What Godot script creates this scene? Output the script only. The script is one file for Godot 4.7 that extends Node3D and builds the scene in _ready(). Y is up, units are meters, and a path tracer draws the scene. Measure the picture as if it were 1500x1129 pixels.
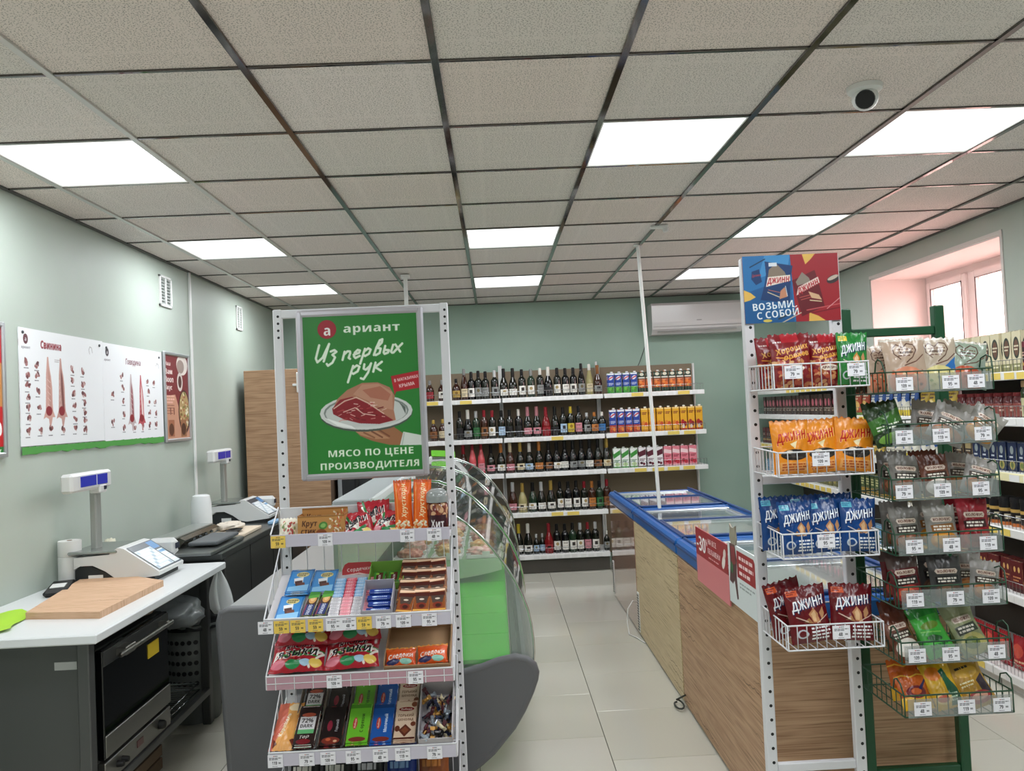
extends Node3D
# A small grocery shop: meat counter, wine wall, chest freezers, snack racks.

const CEIL := 2.716
const LEFT := -2.19
const RIGHT := 3.18
const BACK := -8.45

var mats := {}
var meshes := {}
var used := {}
var glyphs := {}
var fonts := {}
var sheets := []
const SHEET := 1024

# ---------------------------------------------------------------- mesh building
class MB:
	var v := PackedVector3Array()
	var n := PackedVector3Array()
	var t := PackedVector2Array()
	var ix := PackedInt32Array()
	var x := Transform3D()
	func vert(p: Vector3, nn: Vector3, uv := Vector2.ZERO) -> int:
		v.append(x * p); n.append((x.basis * nn).normalized()); t.append(uv)
		return v.size() - 1
	func quad(a: Vector3, b: Vector3, c: Vector3, d: Vector3, r := Rect2(0, 0, 1, 1)) -> void:  # counter-clockwise seen from outside, a = bottom left
		var nn := (b - a).cross(d - a)
		if nn.length() < 1e-12: nn = (c - b).cross(d - c)
		nn = nn.normalized()
		var i := vert(a, nn, Vector2(r.position.x, r.end.y))
		vert(b, nn, r.end); vert(c, nn, Vector2(r.end.x, r.position.y)); vert(d, nn, r.position)
		ix.append_array([i, i + 2, i + 1, i, i + 3, i + 2])
	func tri(a: Vector3, b: Vector3, c: Vector3) -> void:
		var nn := (b - a).cross(c - a).normalized()
		var i := vert(a, nn); vert(b, nn); vert(c, nn)
		ix.append_array([i, i + 2, i + 1])
	func out_quad(c: Vector3, a: Vector3, b: Vector3, d: Vector3, e: Vector3) -> void:
		if (b - a).cross(e - a).dot(a + b + d + e - c * 4.0) < 0.0: quad(a, e, d, b)
		else: quad(a, b, d, e)
	func box(c: Vector3, s: Vector3, b := 0.0, top := Rect2(0.02, 0.02, 0.02, 0.02)) -> MB:  # b = chamfer; +z and -z and the sides carry the whole picture
		var h := s * 0.5
		b = minf(b, minf(h.x, minf(h.y, h.z)) * 0.98)
		var f := Rect2(0, 0, 1, 1)
		var X := Vector3(h.x, 0, 0); var Y := Vector3(0, h.y, 0); var Z := Vector3(0, 0, h.z)
		var q := Vector3(b, b, b)
		var hx := X - Vector3(b, 0, 0); var hy := Y - Vector3(0, b, 0); var hz := Z - Vector3(0, 0, b)
		quad(c - hx - hy + Z, c + hx - hy + Z, c + hx + hy + Z, c - hx + hy + Z, f)
		quad(c + hx - hy - Z, c - hx - hy - Z, c - hx + hy - Z, c + hx + hy - Z, f)
		quad(c + X - hy + hz, c + X - hy - hz, c + X + hy - hz, c + X + hy + hz, f)
		quad(c - X - hy - hz, c - X - hy + hz, c - X + hy + hz, c - X + hy - hz, f)
		quad(c - hx + Y + hz, c + hx + Y + hz, c + hx + Y - hz, c - hx + Y - hz, top)
		quad(c - hx - Y - hz, c + hx - Y - hz, c + hx - Y + hz, c - hx - Y + hz, top)
		if b > 0.0:
			for i in [-1.0, 1.0]:
				for j in [-1.0, 1.0]:
					out_quad(c, c + X * i + hy * j - hz, c + X * i + hy * j + hz, c + hx * i + Y * j + hz, c + hx * i + Y * j - hz)
					out_quad(c, c + X * i + hz * j - hy, c + X * i + hz * j + hy, c + hx * i + Z * j + hy, c + hx * i + Z * j - hy)
					out_quad(c, c + Y * i + hz * j - hx, c + Y * i + hz * j + hx, c + hy * i + Z * j + hx, c + hy * i + Z * j - hx)
					for k in [-1.0, 1.0]:
						var p: Vector3 = c + X * i + hy * j + hz * k; var r: Vector3 = c + hx * i + Y * j + hz * k; var w: Vector3 = c + hx * i + hy * j + Z * k
						if (r - p).cross(w - p).dot(p - c) < 0.0: tri(p, w, r)
						else: tri(p, r, w)
		return self
	func tube(pts: Array, r: float, k := 6, closed := false) -> MB:
		var m := pts.size()
		var up := Vector3.ZERO
		var base := v.size()
		for i in m + (1 if closed else 0):
			var p: Vector3 = pts[i % m]
			var a: Vector3 = pts[(i - 1 + m) % m] if closed or i > 0 else p
			var b: Vector3 = pts[(i + 1) % m] if closed or i < m - 1 else p
			var d := (b - a).normalized()
			if up == Vector3.ZERO: up = d.cross(Vector3(0.31, 0.9, 0.17)).normalized()
			up = (up - d * up.dot(d)).normalized()
			var sd := d.cross(up)
			for j in k:
				var an := TAU * j / k
				var nn := up * cos(an) + sd * sin(an)
				vert(p + nn * r, nn)
		for i in (m if closed else m - 1):
			for j in k:
				var a0 := base + i * k + j; var a1 := base + i * k + (j + 1) % k
				ix.append_array([a0, a0 + k, a1, a1, a0 + k, a1 + k])
		if not closed and r > 0.004:
			for e in [0, m - 1]:
				var c0 := base + int(e) * k
				for j in range(1, k - 1):
					ix.append_array([c0, c0 + j, c0 + j + 1])
		return self
	func rod(a: Vector3, b: Vector3, r: float, k := 6) -> MB:
		return tube([a, b], r, k)
	func lathe(prof: Array, k := 16, uv := Rect2(0, 0, 1, 1), at := Vector3.ZERO, arc := TAU) -> MB:  # prof: Vector2(radius, height) from the bottom up
		var len := [0.0]
		for i in range(1, prof.size()): len.append(len[i - 1] + (prof[i] - prof[i - 1]).length())
		for i in prof.size() - 1:
			var d: Vector2 = (prof[i + 1] - prof[i]).normalized()
			var nn := [Vector2(d.y, -d.x), Vector2(d.y, -d.x)]
			for e in 2:
				var o: int = i - 1 if e == 0 else i + 1
				if o >= 0 and o < prof.size() - 1:
					var od: Vector2 = (prof[o + 1] - prof[o]).normalized()
					if d.dot(od) > 0.75: nn[e] = (nn[e] + Vector2(od.y, -od.x)).normalized()
			var base := v.size()
			for j in k + 1:
				var an := arc * j / k
				var dir := Vector3(sin(an), 0, cos(an))
				for e in 2:
					var p: Vector2 = prof[i + e]
					vert(at + dir * p.x + Vector3(0, p.y, 0), dir * nn[e].x + Vector3(0, nn[e].y, 0), Vector2(uv.position.x + uv.size.x * j / k, uv.end.y - uv.size.y * len[i + e] / len[-1]))
			for j in k:
				var a0 := base + j * 2
				ix.append_array([a0, a0 + 1, a0 + 2, a0 + 2, a0 + 1, a0 + 3])
		return self
	func sheet(fn: Callable, nu: int, nv: int, uv := Rect2(0, 0, 1, 1)) -> MB:  # fn(u, v) -> Vector3; v runs downwards in the picture; seen from outside u to the right
		var p := []
		for j in nv + 1:
			for i in nu + 1: p.append(fn.call(float(i) / nu, float(j) / nv))
		var base := v.size()
		for j in nv + 1:
			for i in nu + 1:
				var du: Vector3 = p[j * (nu + 1) + mini(i + 1, nu)] - p[j * (nu + 1) + maxi(i - 1, 0)]
				var dv: Vector3 = p[mini(j + 1, nv) * (nu + 1) + i] - p[maxi(j - 1, 0) * (nu + 1) + i]
				var nn := dv.cross(du)
				vert(p[j * (nu + 1) + i], nn.normalized() if nn.length() > 1e-10 else Vector3(0, 0, 1), uv.position + uv.size * Vector2(float(i) / nu, float(j) / nv))
		for j in nv:
			for i in nu:
				var a := base + j * (nu + 1) + i
				ix.append_array([a, a + 1, a + nu + 1, a + 1, a + nu + 2, a + nu + 1])
		return self
	func extrude(poly: Array, z0: float, z1: float) -> MB:  # an outline in x and y, counter-clockwise, between z0 and z1
		var pp := PackedVector2Array(poly)
		if Geometry2D.is_polygon_clockwise(pp): pp.reverse()
		# Godot calls a polygon clockwise in y-down axes, so turn to y-up order
		var area := 0.0
		for i in pp.size():
			var a := pp[i]; var b := pp[(i + 1) % pp.size()]
			area += a.cross(b)
		if area < 0.0: pp.reverse()
		var tr := Geometry2D.triangulate_polygon(pp)
		for s in 2:
			var z := z1 if s == 0 else z0
			var nn := Vector3(0, 0, 1) if s == 0 else Vector3(0, 0, -1)
			var base := v.size()
			for q in pp: vert(Vector3(q.x, q.y, z), nn, Vector2(q.x, -q.y))
			for i in range(0, tr.size(), 3):
				var a := pp[tr[i]]; var b := pp[tr[i + 1]]; var c := pp[tr[i + 2]]
				var ccw := (b - a).cross(c - a) > 0.0
				if ccw != (s == 0): ix.append_array([base + tr[i], base + tr[i + 1], base + tr[i + 2]])
				else: ix.append_array([base + tr[i], base + tr[i + 2], base + tr[i + 1]])
		for i in pp.size():
			var a := pp[i]; var b := pp[(i + 1) % pp.size()]
			quad(Vector3(a.x, a.y, z1), Vector3(a.x, a.y, z0), Vector3(b.x, b.y, z0), Vector3(b.x, b.y, z1))
		return self
	func mesh() -> ArrayMesh:
		var arr := []
		arr.resize(Mesh.ARRAY_MAX)
		arr[Mesh.ARRAY_VERTEX] = v; arr[Mesh.ARRAY_NORMAL] = n; arr[Mesh.ARRAY_TEX_UV] = t; arr[Mesh.ARRAY_INDEX] = ix
		var m := ArrayMesh.new()
		m.add_surface_from_arrays(Mesh.PRIMITIVE_TRIANGLES, arr)
		return m

# ---------------------------------------------------------------- print for labels, posters and packs
class PT:
	var im: Image
	var h: Node3D
	var k := 2
	func _init(host: Node3D, w: int, hh: int, bg: String) -> void:
		h = host
		im = Image.create(w * k, hh * k, false, Image.FORMAT_RGBA8)
		im.fill(Color(bg))
	func rect(x: float, y: float, w: float, hh: float, c: String) -> PT:
		im.fill_rect(Rect2i(roundi(x * k), roundi(y * k), roundi(w * k), roundi(hh * k)), Color(c))
		return self
	func poly(p: Array, c: String) -> PT:
		var col := Color(c)
		var lo := 1e9; var hi := -1e9
		for q in p:
			lo = minf(lo, q.y * k); hi = maxf(hi, q.y * k)
		for y in range(maxi(0, ceili(lo - 0.5)), mini(im.get_height() - 1, floori(hi - 0.5)) + 1):
			var yy := y + 0.5
			var xs := []
			for i in p.size():
				var a: Vector2 = p[i] * k; var b: Vector2 = p[(i + 1) % p.size()] * k
				if (a.y <= yy) != (b.y <= yy): xs.append(a.x + (yy - a.y) / (b.y - a.y) * (b.x - a.x))
			xs.sort()
			for i in range(0, xs.size() - 1, 2):
				var x0 := roundi(xs[i]); var x1 := roundi(xs[i + 1])
				if x1 > x0: im.fill_rect(Rect2i(x0, y, x1 - x0, 1), col)
		return self
	func pl(p: Array, c: String) -> PT:  # a flat list of numbers x, y, x, y ...
		var q := []
		for i in range(0, p.size(), 2): q.append(Vector2(p[i], p[i + 1]))
		return poly(q, c)
	func ell(x: float, y: float, rx: float, ry: float, c: String, ang := 0.0) -> PT:
		var q := []
		for i in 24: q.append(Vector2(x, y) + Vector2(cos(TAU * i / 24) * rx, sin(TAU * i / 24) * ry).rotated(ang))
		return poly(q, c)
	func line(p: Array, w: float, c: String) -> PT:
		for i in range(0, p.size() - 2, 2):
			var a := Vector2(p[i], p[i + 1]); var b := Vector2(p[i + 2], p[i + 3])
			var s := (b - a).normalized().orthogonal() * w * 0.5
			poly([a + s, b + s, b - s, a - s], c)
			if w > 1.6: ell(b.x, b.y, w * 0.5, w * 0.5, c)
		if w > 1.6: ell(p[0], p[1], w * 0.5, w * 0.5, c)
		return self
	func text(s: String, x: float, y: float, size: float, c: String, wide := 0.0, ang := 0.0, slant := 0.0, font := "Droid Sans", weight := 700) -> PT:  # size = height of a capital; wide > 0 fits the width
		var g: Dictionary = h.glyph(s, font, weight)
		var sc: float = size / g.cap
		var sx: float = wide / g.width if wide > 0.0 else sc
		var tv: PackedVector3Array = g.v; var ti: PackedInt32Array = g.i
		for i in range(0, ti.size(), 3):
			var q := []
			for j in 3:
				var p := tv[ti[i + j]]
				q.append(Vector2(x, y) + Vector2((p.x - g.mid) * sx + (p.y - g.low) * sc * slant - size * slant * 0.5, -(p.y - g.low) * sc + size * 0.5).rotated(ang))
			poly(q, c)
		return self
	func scrawl(x: float, y: float, w: float, rows: int, step: float, th: float, c: String) -> PT:  # lines of small print too small to read
		var r := RandomNumberGenerator.new()
		r.seed = int(x * 7 + y * 13 + w)
		for j in rows:
			var xx := x
			while xx < x + w * (1.0 if j < rows - 1 else 0.7):
				var l := r.randf_range(w * 0.08, w * 0.25)
				rect(xx, y + j * step, minf(l, x + w - xx), th, c)
				xx += l + w * 0.04
		return self
	func fin() -> Dictionary:
		im.resize(im.get_width() / k, im.get_height() / k, Image.INTERPOLATE_BILINEAR)
		return h.on_sheet(im)

func on_sheet(im: Image) -> Dictionary:  # many small prints share a few large sheets
	var w := im.get_width(); var hh := im.get_height()
	var q: Dictionary = {} if sheets.is_empty() else sheets[-1]
	if sheets.is_empty() or (q.x + w > SHEET and q.y + q.row + hh > SHEET) or q.y + hh > SHEET:
		q = {"im": Image.create(SHEET, SHEET, false, Image.FORMAT_RGBA8), "x": 0, "y": 0, "row": 0, "mats": []}
		sheets.append(q)
	if q.x + w > SHEET:
		q.x = 0; q.y += q.row; q.row = 0
	q.im.blit_rect(im, Rect2i(0, 0, w, hh), Vector2i(q.x, q.y))
	var d := {"sheet": sheets.size() - 1, "scale": V((w - 1.0) / SHEET, (hh - 1.0) / SHEET, 1), "offset": V((q.x + 0.5) / SHEET, (q.y + 0.5) / SHEET, 0)}
	q.x += w; q.row = maxi(q.row, hh)
	return d

func finish_sheets() -> void:
	for q in sheets:
		var t := ImageTexture.create_from_image(q.im)
		for m in q.mats: m.albedo_texture = t

func glyph(s: String, font: String, weight: int) -> Dictionary:
	var key := s + font + str(weight)
	if not glyphs.has(key):
		var fk := font + str(weight)
		if not fonts.has(fk):
			var f := SystemFont.new()
			f.font_names = PackedStringArray([font]); f.font_weight = weight
			fonts[fk] = f
		var out := []
		for str_ in [s, "Н"]:
			var tm := TextMesh.new()
			tm.font = fonts[fk]; tm.font_size = 40; tm.pixel_size = 0.1; tm.depth = 0.0; tm.curve_step = 1.5; tm.text = str_
			out.append(tm.get_mesh_arrays())
		var gv: PackedVector3Array = out[0][Mesh.ARRAY_VERTEX]
		var gi = out[0][Mesh.ARRAY_INDEX]
		if gi == null or gi.size() == 0: gi = PackedInt32Array(range(gv.size()))
		var x0 := 1e9; var x1 := -1e9
		for p in gv:
			x0 = minf(x0, p.x); x1 = maxf(x1, p.x)
		var lo := 1e9; var hi := -1e9
		for p in (out[1][Mesh.ARRAY_VERTEX] as PackedVector3Array):
			lo = minf(lo, p.y); hi = maxf(hi, p.y)
		glyphs[key] = {"v": gv, "i": gi, "mid": (x0 + x1) * 0.5, "width": maxf(0.01, x1 - x0), "low": lo, "cap": maxf(0.01, hi - lo)}
	return glyphs[key]

# ---------------------------------------------------------------- materials and nodes
func mat(key: String, col := "ffffff", rough := 0.6, metal := 0.0, more := {}) -> StandardMaterial3D:
	if mats.has(key): return mats[key]
	var m := StandardMaterial3D.new()
	m.resource_name = key
	m.albedo_color = Color(col); m.roughness = rough; m.metallic = metal
	for p in more:
		if p == "tri":
			m.uv1_triplanar = true; m.uv1_scale = more[p]
		elif p == "world":
			m.uv1_triplanar = true; m.uv1_world_triplanar = true; m.uv1_scale = more[p]
		elif more[p] is Dictionary:
			m.uv1_scale = more[p].scale; m.uv1_offset = more[p].offset
			sheets[more[p].sheet].mats.append(m)
		else: m.set(p, more[p])
	mats[key] = m
	return m

func glassy(key: String, col: String, alpha: float) -> StandardMaterial3D:
	var c := Color(col); c.a = alpha
	return mat(key, "ffffff", 0.03, 0.0, {"transparency": BaseMaterial3D.TRANSPARENCY_ALPHA, "albedo_color": c, "cull_mode": BaseMaterial3D.CULL_DISABLED})

func noise_tex(seed_: int, freq: float, ramp: Array, size := 256, octaves := 4, kind := FastNoiseLite.TYPE_SIMPLEX_SMOOTH, bump := false) -> NoiseTexture2D:
	var nz := FastNoiseLite.new()
	nz.seed = seed_; nz.frequency = freq; nz.fractal_octaves = octaves; nz.noise_type = kind
	var tx := NoiseTexture2D.new()
	tx.width = size; tx.height = size; tx.seamless = true; tx.noise = nz
	if ramp:
		var g := Gradient.new()
		var offs := PackedFloat32Array(); var cols := PackedColorArray()
		for i in range(0, ramp.size(), 2):
			offs.append(ramp[i]); cols.append(Color(ramp[i + 1]))
		g.offsets = offs; g.colors = cols
		tx.color_ramp = g
	if bump: tx.as_normal_map = true
	return tx

func numbered(n: String) -> String:
	used[n] = used.get(n, -1) + 1
	return n if used[n] == 0 else "%s_%03d" % [n, used[n]]

func obj(called: String, mb, m: Material, parent: Node = self, at := Vector3.ZERO) -> MeshInstance3D:
	var o := MeshInstance3D.new()
	o.name = numbered(called) if parent == self else called
	o.mesh = mb.mesh() if mb is MB else mb
	o.material_override = m
	o.position = at
	parent.add_child(o, true)
	return o

func tag(o: Node, label: String, category: String, group := "", kind := "") -> Node:
	if label: o.set_meta("label", label)
	if category: o.set_meta("category", category)
	if group: o.set_meta("group", group)
	if kind: o.set_meta("kind", kind)
	return o

func thing(called: String, label: String, category: String, at := Vector3.ZERO, turn := 0.0, group := "") -> Node3D:
	var o := Node3D.new()
	o.name = numbered(called)
	add_child(o)
	o.position = at; o.rotation.y = turn
	tag(o, label, category, group)
	return o

func struct(called: String, mb, m: Material, parent: Node = self, at := Vector3.ZERO) -> MeshInstance3D:
	var o := obj(called, mb, m, parent, at)
	if parent == self: o.set_meta("kind", "structure")
	return o

func copy_of(o: Node3D, label: String, at: Vector3, rot := Vector3.ZERO) -> Node3D:
	var c: Node3D = o.duplicate()
	c.name = numbered(str(o.name).get_slice("_0", 0))
	add_child(c)
	c.position = at; c.rotation = rot
	if label: c.set_meta("label", label)
	return c

func V(a: float, b: float, c: float) -> Vector3: return Vector3(a, b, c)
func P(a: float, b: float) -> Vector2: return Vector2(a, b)
func nth(i: int) -> String:
	return ["first", "second", "third", "fourth", "fifth", "sixth", "seventh", "eighth", "ninth", "tenth", "eleventh", "twelfth", "thirteenth", "fourteenth", "fifteenth", "sixteenth", "seventeenth", "eighteenth", "nineteenth", "twentieth", "twenty-first", "twenty-second", "twenty-third", "twenty-fourth", "twenty-fifth", "twenty-sixth", "twenty-seventh", "twenty-eighth", "twenty-ninth", "thirtieth"][i]

func _ready() -> void:
	# camera
	var cam := Camera3D.new()
	cam.name = "camera"
	cam.fov = 50.49
	cam.position = V(0, 1.605, 0)
	cam.rotation = V(0.0296, -0.0224, -0.0454)
	cam.near = 0.02
	add_child(cam)
	cam.current = true
	# sky: bright hazy daylight with a warm rosy cast, as the window shows
	var env := Environment.new()
	env.background_mode = Environment.BG_SKY
	var sky := Sky.new()
	var ps := ProceduralSkyMaterial.new()
	ps.sky_top_color = Color("ffd6d6"); ps.sky_horizon_color = Color("ffcccc")
	ps.ground_horizon_color = Color("e8c4bd"); ps.ground_bottom_color = Color("b59a92")
	ps.sky_energy_multiplier = 1.0; ps.sun_angle_max = 0.0
	sky.sky_material = ps
	env.sky = sky
	env.background_energy_multiplier = 7.5
	env.tonemap_mode = Environment.TONE_MAPPER_LINEAR
	env.tonemap_exposure = 1.42
	env.sdfgi_enabled = true; env.ssao_enabled = true; env.ssil_enabled = true
	var we := WorldEnvironment.new()
	we.name = "world"; we.environment = env
	add_child(we)
	make_materials()
	room()
	ceiling_lights()
	left_wall()
	work_table()
	steel_table()
	back_cabinet()
	deli_case()
	wine_wall()
	freezers()
	right_gondola()
	candy_stand()
	white_rack()
	green_rack()
	finish_sheets()

func make_materials() -> void:
	mat("white metal", "dcdce0", 0.4)
	mat("shelf white", "e4e4e2", 0.4)
	mat("black", "101012", 0.5)
	mat("chrome", "b8bcc0", 0.18, 1.0)
	mat("dark steel", "5f605f", 0.42, 0.6)
	mat("clear plastic", "ffffff", 0.05, 0.0, {"transparency": BaseMaterial3D.TRANSPARENCY_ALPHA, "albedo_color": Color(0.9, 0.9, 0.92, 0.16), "cull_mode": BaseMaterial3D.CULL_DISABLED})
	mat("oak", "ffffff", 0.5, 0.0, {"albedo_texture": oak_texture("c09c7b", "a68061", "67492f", 3), "tri": V(0.6, 1.5, 0.6)})
	mat("pale oak", "ffffff", 0.45, 0.0, {"albedo_texture": oak_texture("d0bb96", "bfa880", "7a6242", 8), "tri": V(0.6, 1.5, 0.6)})

func oak_texture(light: String, mid: String, dark: String, sd: int) -> ImageTexture:
	var w := 768; var hh := 384
	var im := Image.create(w, hh, false, Image.FORMAT_RGB8)
	var a := FastNoiseLite.new(); a.seed = sd; a.frequency = 0.012; a.fractal_octaves = 3
	var b := FastNoiseLite.new(); b.seed = sd + 1; b.frequency = 0.05; b.fractal_octaves = 4
	var lc := Color(light); var mc := Color(mid); var dc := Color(dark)
	for y in hh:
		for x in w:
			var xa := absf(x - w * 0.5); var ya := absf(y - hh * 0.5) * 0.75; xa *= 0.75  # mirrored, so that repeats join
			var warp := a.get_noise_2d(xa * 0.35, ya * 1.0) * 26.0
			var g := 0.5 + 0.5 * sin((ya + warp) * 0.3 + a.get_noise_2d(xa * 0.12, ya * 5.0) * 4.0)
			var f := b.get_noise_2d(xa * 0.1, ya * 5.0)
			var c := lc.lerp(mc, clampf(g * 0.55 + f * 0.7 + 0.2, 0.0, 1.0))
			if f > 0.28: c = c.lerp(dc, clampf((f - 0.28) * 2.0, 0.0, 0.5))
			im.set_pixel(x, y, c)
	var rng := RandomNumberGenerator.new(); rng.seed = sd
	for i in 9:  # long open cracks in the grain
		var y0 := rng.randf_range(10, hh - 10); var x0 := rng.randf_range(0, w * 0.6); var l := rng.randf_range(120, 330)
		for s in int(l):
			var yy := int(y0 + a.get_noise_2d((x0 + s) * 1.5, y0 * 9.0) * 9.0)
			var th := 1 + int(3.0 * sin(PI * s / l))
			for q in th:
				var px := int(x0 + s) % w; var py := clampi(yy + q, 0, hh - 1)
				im.set_pixel(px, py, im.get_pixel(px, py).lerp(dc, 0.85))
	return ImageTexture.create_from_image(im)

# ---------------------------------------------------------------- the room
func room() -> void:
	var front := 3.2
	# walls, each with its thickness
	var mint := mat("mint paint", "ffffff", 0.55, 0.0, {"albedo_texture": noise_tex(11, 0.012, [0.0, "afbab0", 1.0, "b7c1b8"], 256, 3), "world": V(0.4, 0.4, 0.4)})
	var deep := mat("green paint", "ffffff", 0.55, 0.0, {"albedo_texture": noise_tex(12, 0.012, [0.0, "98b1a2", 1.0, "a0b8aa"], 256, 3), "world": V(0.4, 0.4, 0.4)})
	var zc := (front + BACK) * 0.5; var zl := front - BACK + 0.8
	struct("wall_left", MB.new().box(V(LEFT - 0.2, 1.5, zc), V(0.4, 3.4, zl)), mint)
	struct("wall_back", MB.new().box(V(0.5, 1.5, BACK - 0.2), V(5.4, 3.4, 0.4)), deep)
	struct("wall_front", MB.new().box(V(0.5, 1.5, front + 0.2), V(5.4, 3.4, 0.4)), mint)
	var z0 := -6.74; var z1 := -4.975; var y0 := 1.05; var y1 := 2.555; var th := 0.62
	var w := MB.new(); var xc := RIGHT + th * 0.5
	w.box(V(xc, 1.5, (z0 + BACK - 0.4) * 0.5), V(th, 3.4, z0 - BACK + 0.4))
	w.box(V(xc, 1.5, (z1 + front + 0.4) * 0.5), V(th, 3.4, front + 0.4 - z1))
	w.box(V(xc, (y1 + 3.2) * 0.5, (z0 + z1) * 0.5), V(th, 3.2 - y1, z1 - z0))
	w.box(V(xc, (y0 - 0.2) * 0.5, (z0 + z1) * 0.5), V(th, y0 + 0.2, z1 - z0))
	struct("wall_right", w, mint)
	# plastered reveals of the window and a thin corner bead round the opening
	var rv := mat("reveal paint", "efe6e2", 0.6)
	var r := MB.new(); var rx := RIGHT + 0.24
	r.box(V(rx, (y0 + y1) * 0.5, z0 + 0.006), V(0.47, y1 - y0, 0.012)).box(V(rx, (y0 + y1) * 0.5, z1 - 0.006), V(0.47, y1 - y0, 0.012)).box(V(rx, y1 - 0.006, (z0 + z1) * 0.5), V(0.47, 0.012, z1 - z0))
	struct("trim_1", r, rv)
	var bd := MB.new()
	bd.box(V(RIGHT - 0.003, (y0 + y1) * 0.5, z1 + 0.012), V(0.008, y1 - y0 + 0.05, 0.024)).box(V(RIGHT - 0.003, y1 + 0.012, (z0 + z1) * 0.5), V(0.008, 0.024, z1 - z0))
	struct("trim_2", bd, mat("bead", "d9d4cf", 0.5))
	# window: white plastic frame, two sashes with panes
	var pvc := mat("window plastic", "f0e8e6", 0.35)
	var win := Node3D.new(); win.name = "window_1"; add_child(win); win.set_meta("kind", "structure")
	var fx := RIGHT + 0.5
	var f := MB.new(); var fw := 0.06
	f.box(V(fx, (y0 + y1) * 0.5, z0 + fw * 0.5), V(0.07, y1 - y0, fw)).box(V(fx, (y0 + y1) * 0.5, z1 - fw * 0.5), V(0.07, y1 - y0, fw))
	f.box(V(fx, y1 - fw * 0.5, (z0 + z1) * 0.5), V(0.07, fw, z1 - z0 - fw * 2.0)).box(V(fx, y0 + fw * 0.5, (z0 + z1) * 0.5), V(0.07, fw, z1 - z0 - fw * 2.0))
	var zm := -6.09
	f.box(V(fx, (y0 + y1) * 0.5, zm), V(0.07, y1 - y0 - fw * 2.0, 0.07))
	obj("window_frame", f, pvc, win)
	var zz := [[z0 + fw, zm - 0.035], [zm + 0.035, z1 - fw]]
	for s in zz:
		var sb := MB.new(); var a: float = s[0]; var b: float = s[1]; var sw := 0.055
		sb.box(V(fx - 0.03, (y0 + y1) * 0.5, a + sw * 0.5), V(0.06, y1 - y0 - 0.13, sw), 0.008).box(V(fx - 0.03, (y0 + y1) * 0.5, b - sw * 0.5), V(0.06, y1 - y0 - 0.13, sw), 0.008)
		sb.box(V(fx - 0.03, y1 - 0.065 - sw * 0.5, (a + b) * 0.5), V(0.056, sw, b - a - sw * 2.0)).box(V(fx - 0.03, y0 + 0.065 + sw * 0.5, (a + b) * 0.5), V(0.056, sw, b - a - sw * 2.0))
		var sash := obj("sash", sb, pvc, win)
		var gk := MB.new()
		for zg in [a + sw + 0.002, b - sw - 0.002]: gk.box(V(fx - 0.058, (y0 + y1) * 0.5, zg), V(0.006, y1 - y0 - 0.23, 0.004))
		gk.box(V(fx - 0.058, y1 - 0.122, (a + b) * 0.5), V(0.006, 0.004, b - a - 0.11))
		obj("gasket", gk, mat("gasket", "3a3638", 0.7), sash)
		obj("pane", MB.new().box(V(fx - 0.03, (y0 + y1) * 0.5, (a + b) * 0.5), V(0.012, y1 - y0 - 0.24, b - a - 0.11)), glassy("window glass", "ffffff", 0.04), sash)
	struct("window_sill", MB.new().box(V(RIGHT + 0.2, y0 + 0.012, (z0 + z1) * 0.5), V(0.5, 0.024, z1 - z0), 0.006), mat("sill", "eee9e6", 0.3))
	struct("ground", MB.new().box(V(14, -0.35, -6), V(21, 0.1, 40)), mat("pavement", "a79c95", 0.9))
	# floor: a slab with a tile on it for each tile
	var fl := struct("floor", MB.new().box(V(0.5, -0.06, zc), V(5.8, 0.1, zl)), mat("grout", "6a665c", 0.9))
	var tm := []
	for i in 4:
		tm.append(mat("floor tile %d" % i, ["c9c6ba", "cdcabe", "c6c3b6", "cbc7bc"][i], 0.13, 0.0, {"roughness_texture": noise_tex(31, 0.03, [0.0, "a0a0a0", 1.0, "ffffff"], 128), "world": V(1.1, 1.1, 1.1), "metallic_specular": 0.42}))
	var tmesh := MB.new().box(V(0, -0.009, 0), V(0.597, 0.018, 0.597), 0.0015).mesh()
	var rng := RandomNumberGenerator.new(); rng.seed = 4
	for i in range(-5, 5):
		for j in range(0, 20):
			var off := 0.27 if (i & 1) == 0 else 0.0
			var z := BACK + 0.24 + 0.6 * j + off - 0.3
			if z > front or (i > 3 and j > 16): continue
			var xx := 0.4624 + 0.6 * i + 0.3
			if xx > RIGHT + 0.2 or xx < LEFT - 0.3: continue
			obj("floor_tile", tmesh, tm[rng.randi() % 4], fl, V(xx, 0, z - 0.6 * (1 if off > 0.0 else 0) + 0.0))
	# ceiling: slab above, mineral-fibre tiles resting on a metal grid
	var cl := struct("ceiling", MB.new().box(V(0.5, 3.05, zc), V(6.4, 0.12, zl)), mat("concrete", "8d8a86", 0.9))
	var spots := noise_tex(21, 0.11, [0.0, "4a4642", 0.2, "8a8580", 0.28, "ece3df", 1.0, "f1e9e6"], 512, 2, FastNoiseLite.TYPE_CELLULAR)
	var ctm := [mat("fibre tile", "ffffff", 0.9, 0.0, {"albedo_texture": spots, "tri": V(2.6, 2.6, 2.6)}), mat("fibre tile warm", "fbf7f4", 0.9, 0.0, {"albedo_texture": spots, "tri": V(2.6, 2.6, 2.6)}), mat("fibre tile cool", "f6f7f5", 0.9, 0.0, {"albedo_texture": spots, "tri": V(2.6, 2.6, 2.6)})]
	var cmesh := MB.new().box(V(0, 0.009, 0), V(0.594, 0.016, 0.594), 0.002).mesh()
	var gx := -0.139; var gz := -1.949
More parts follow.
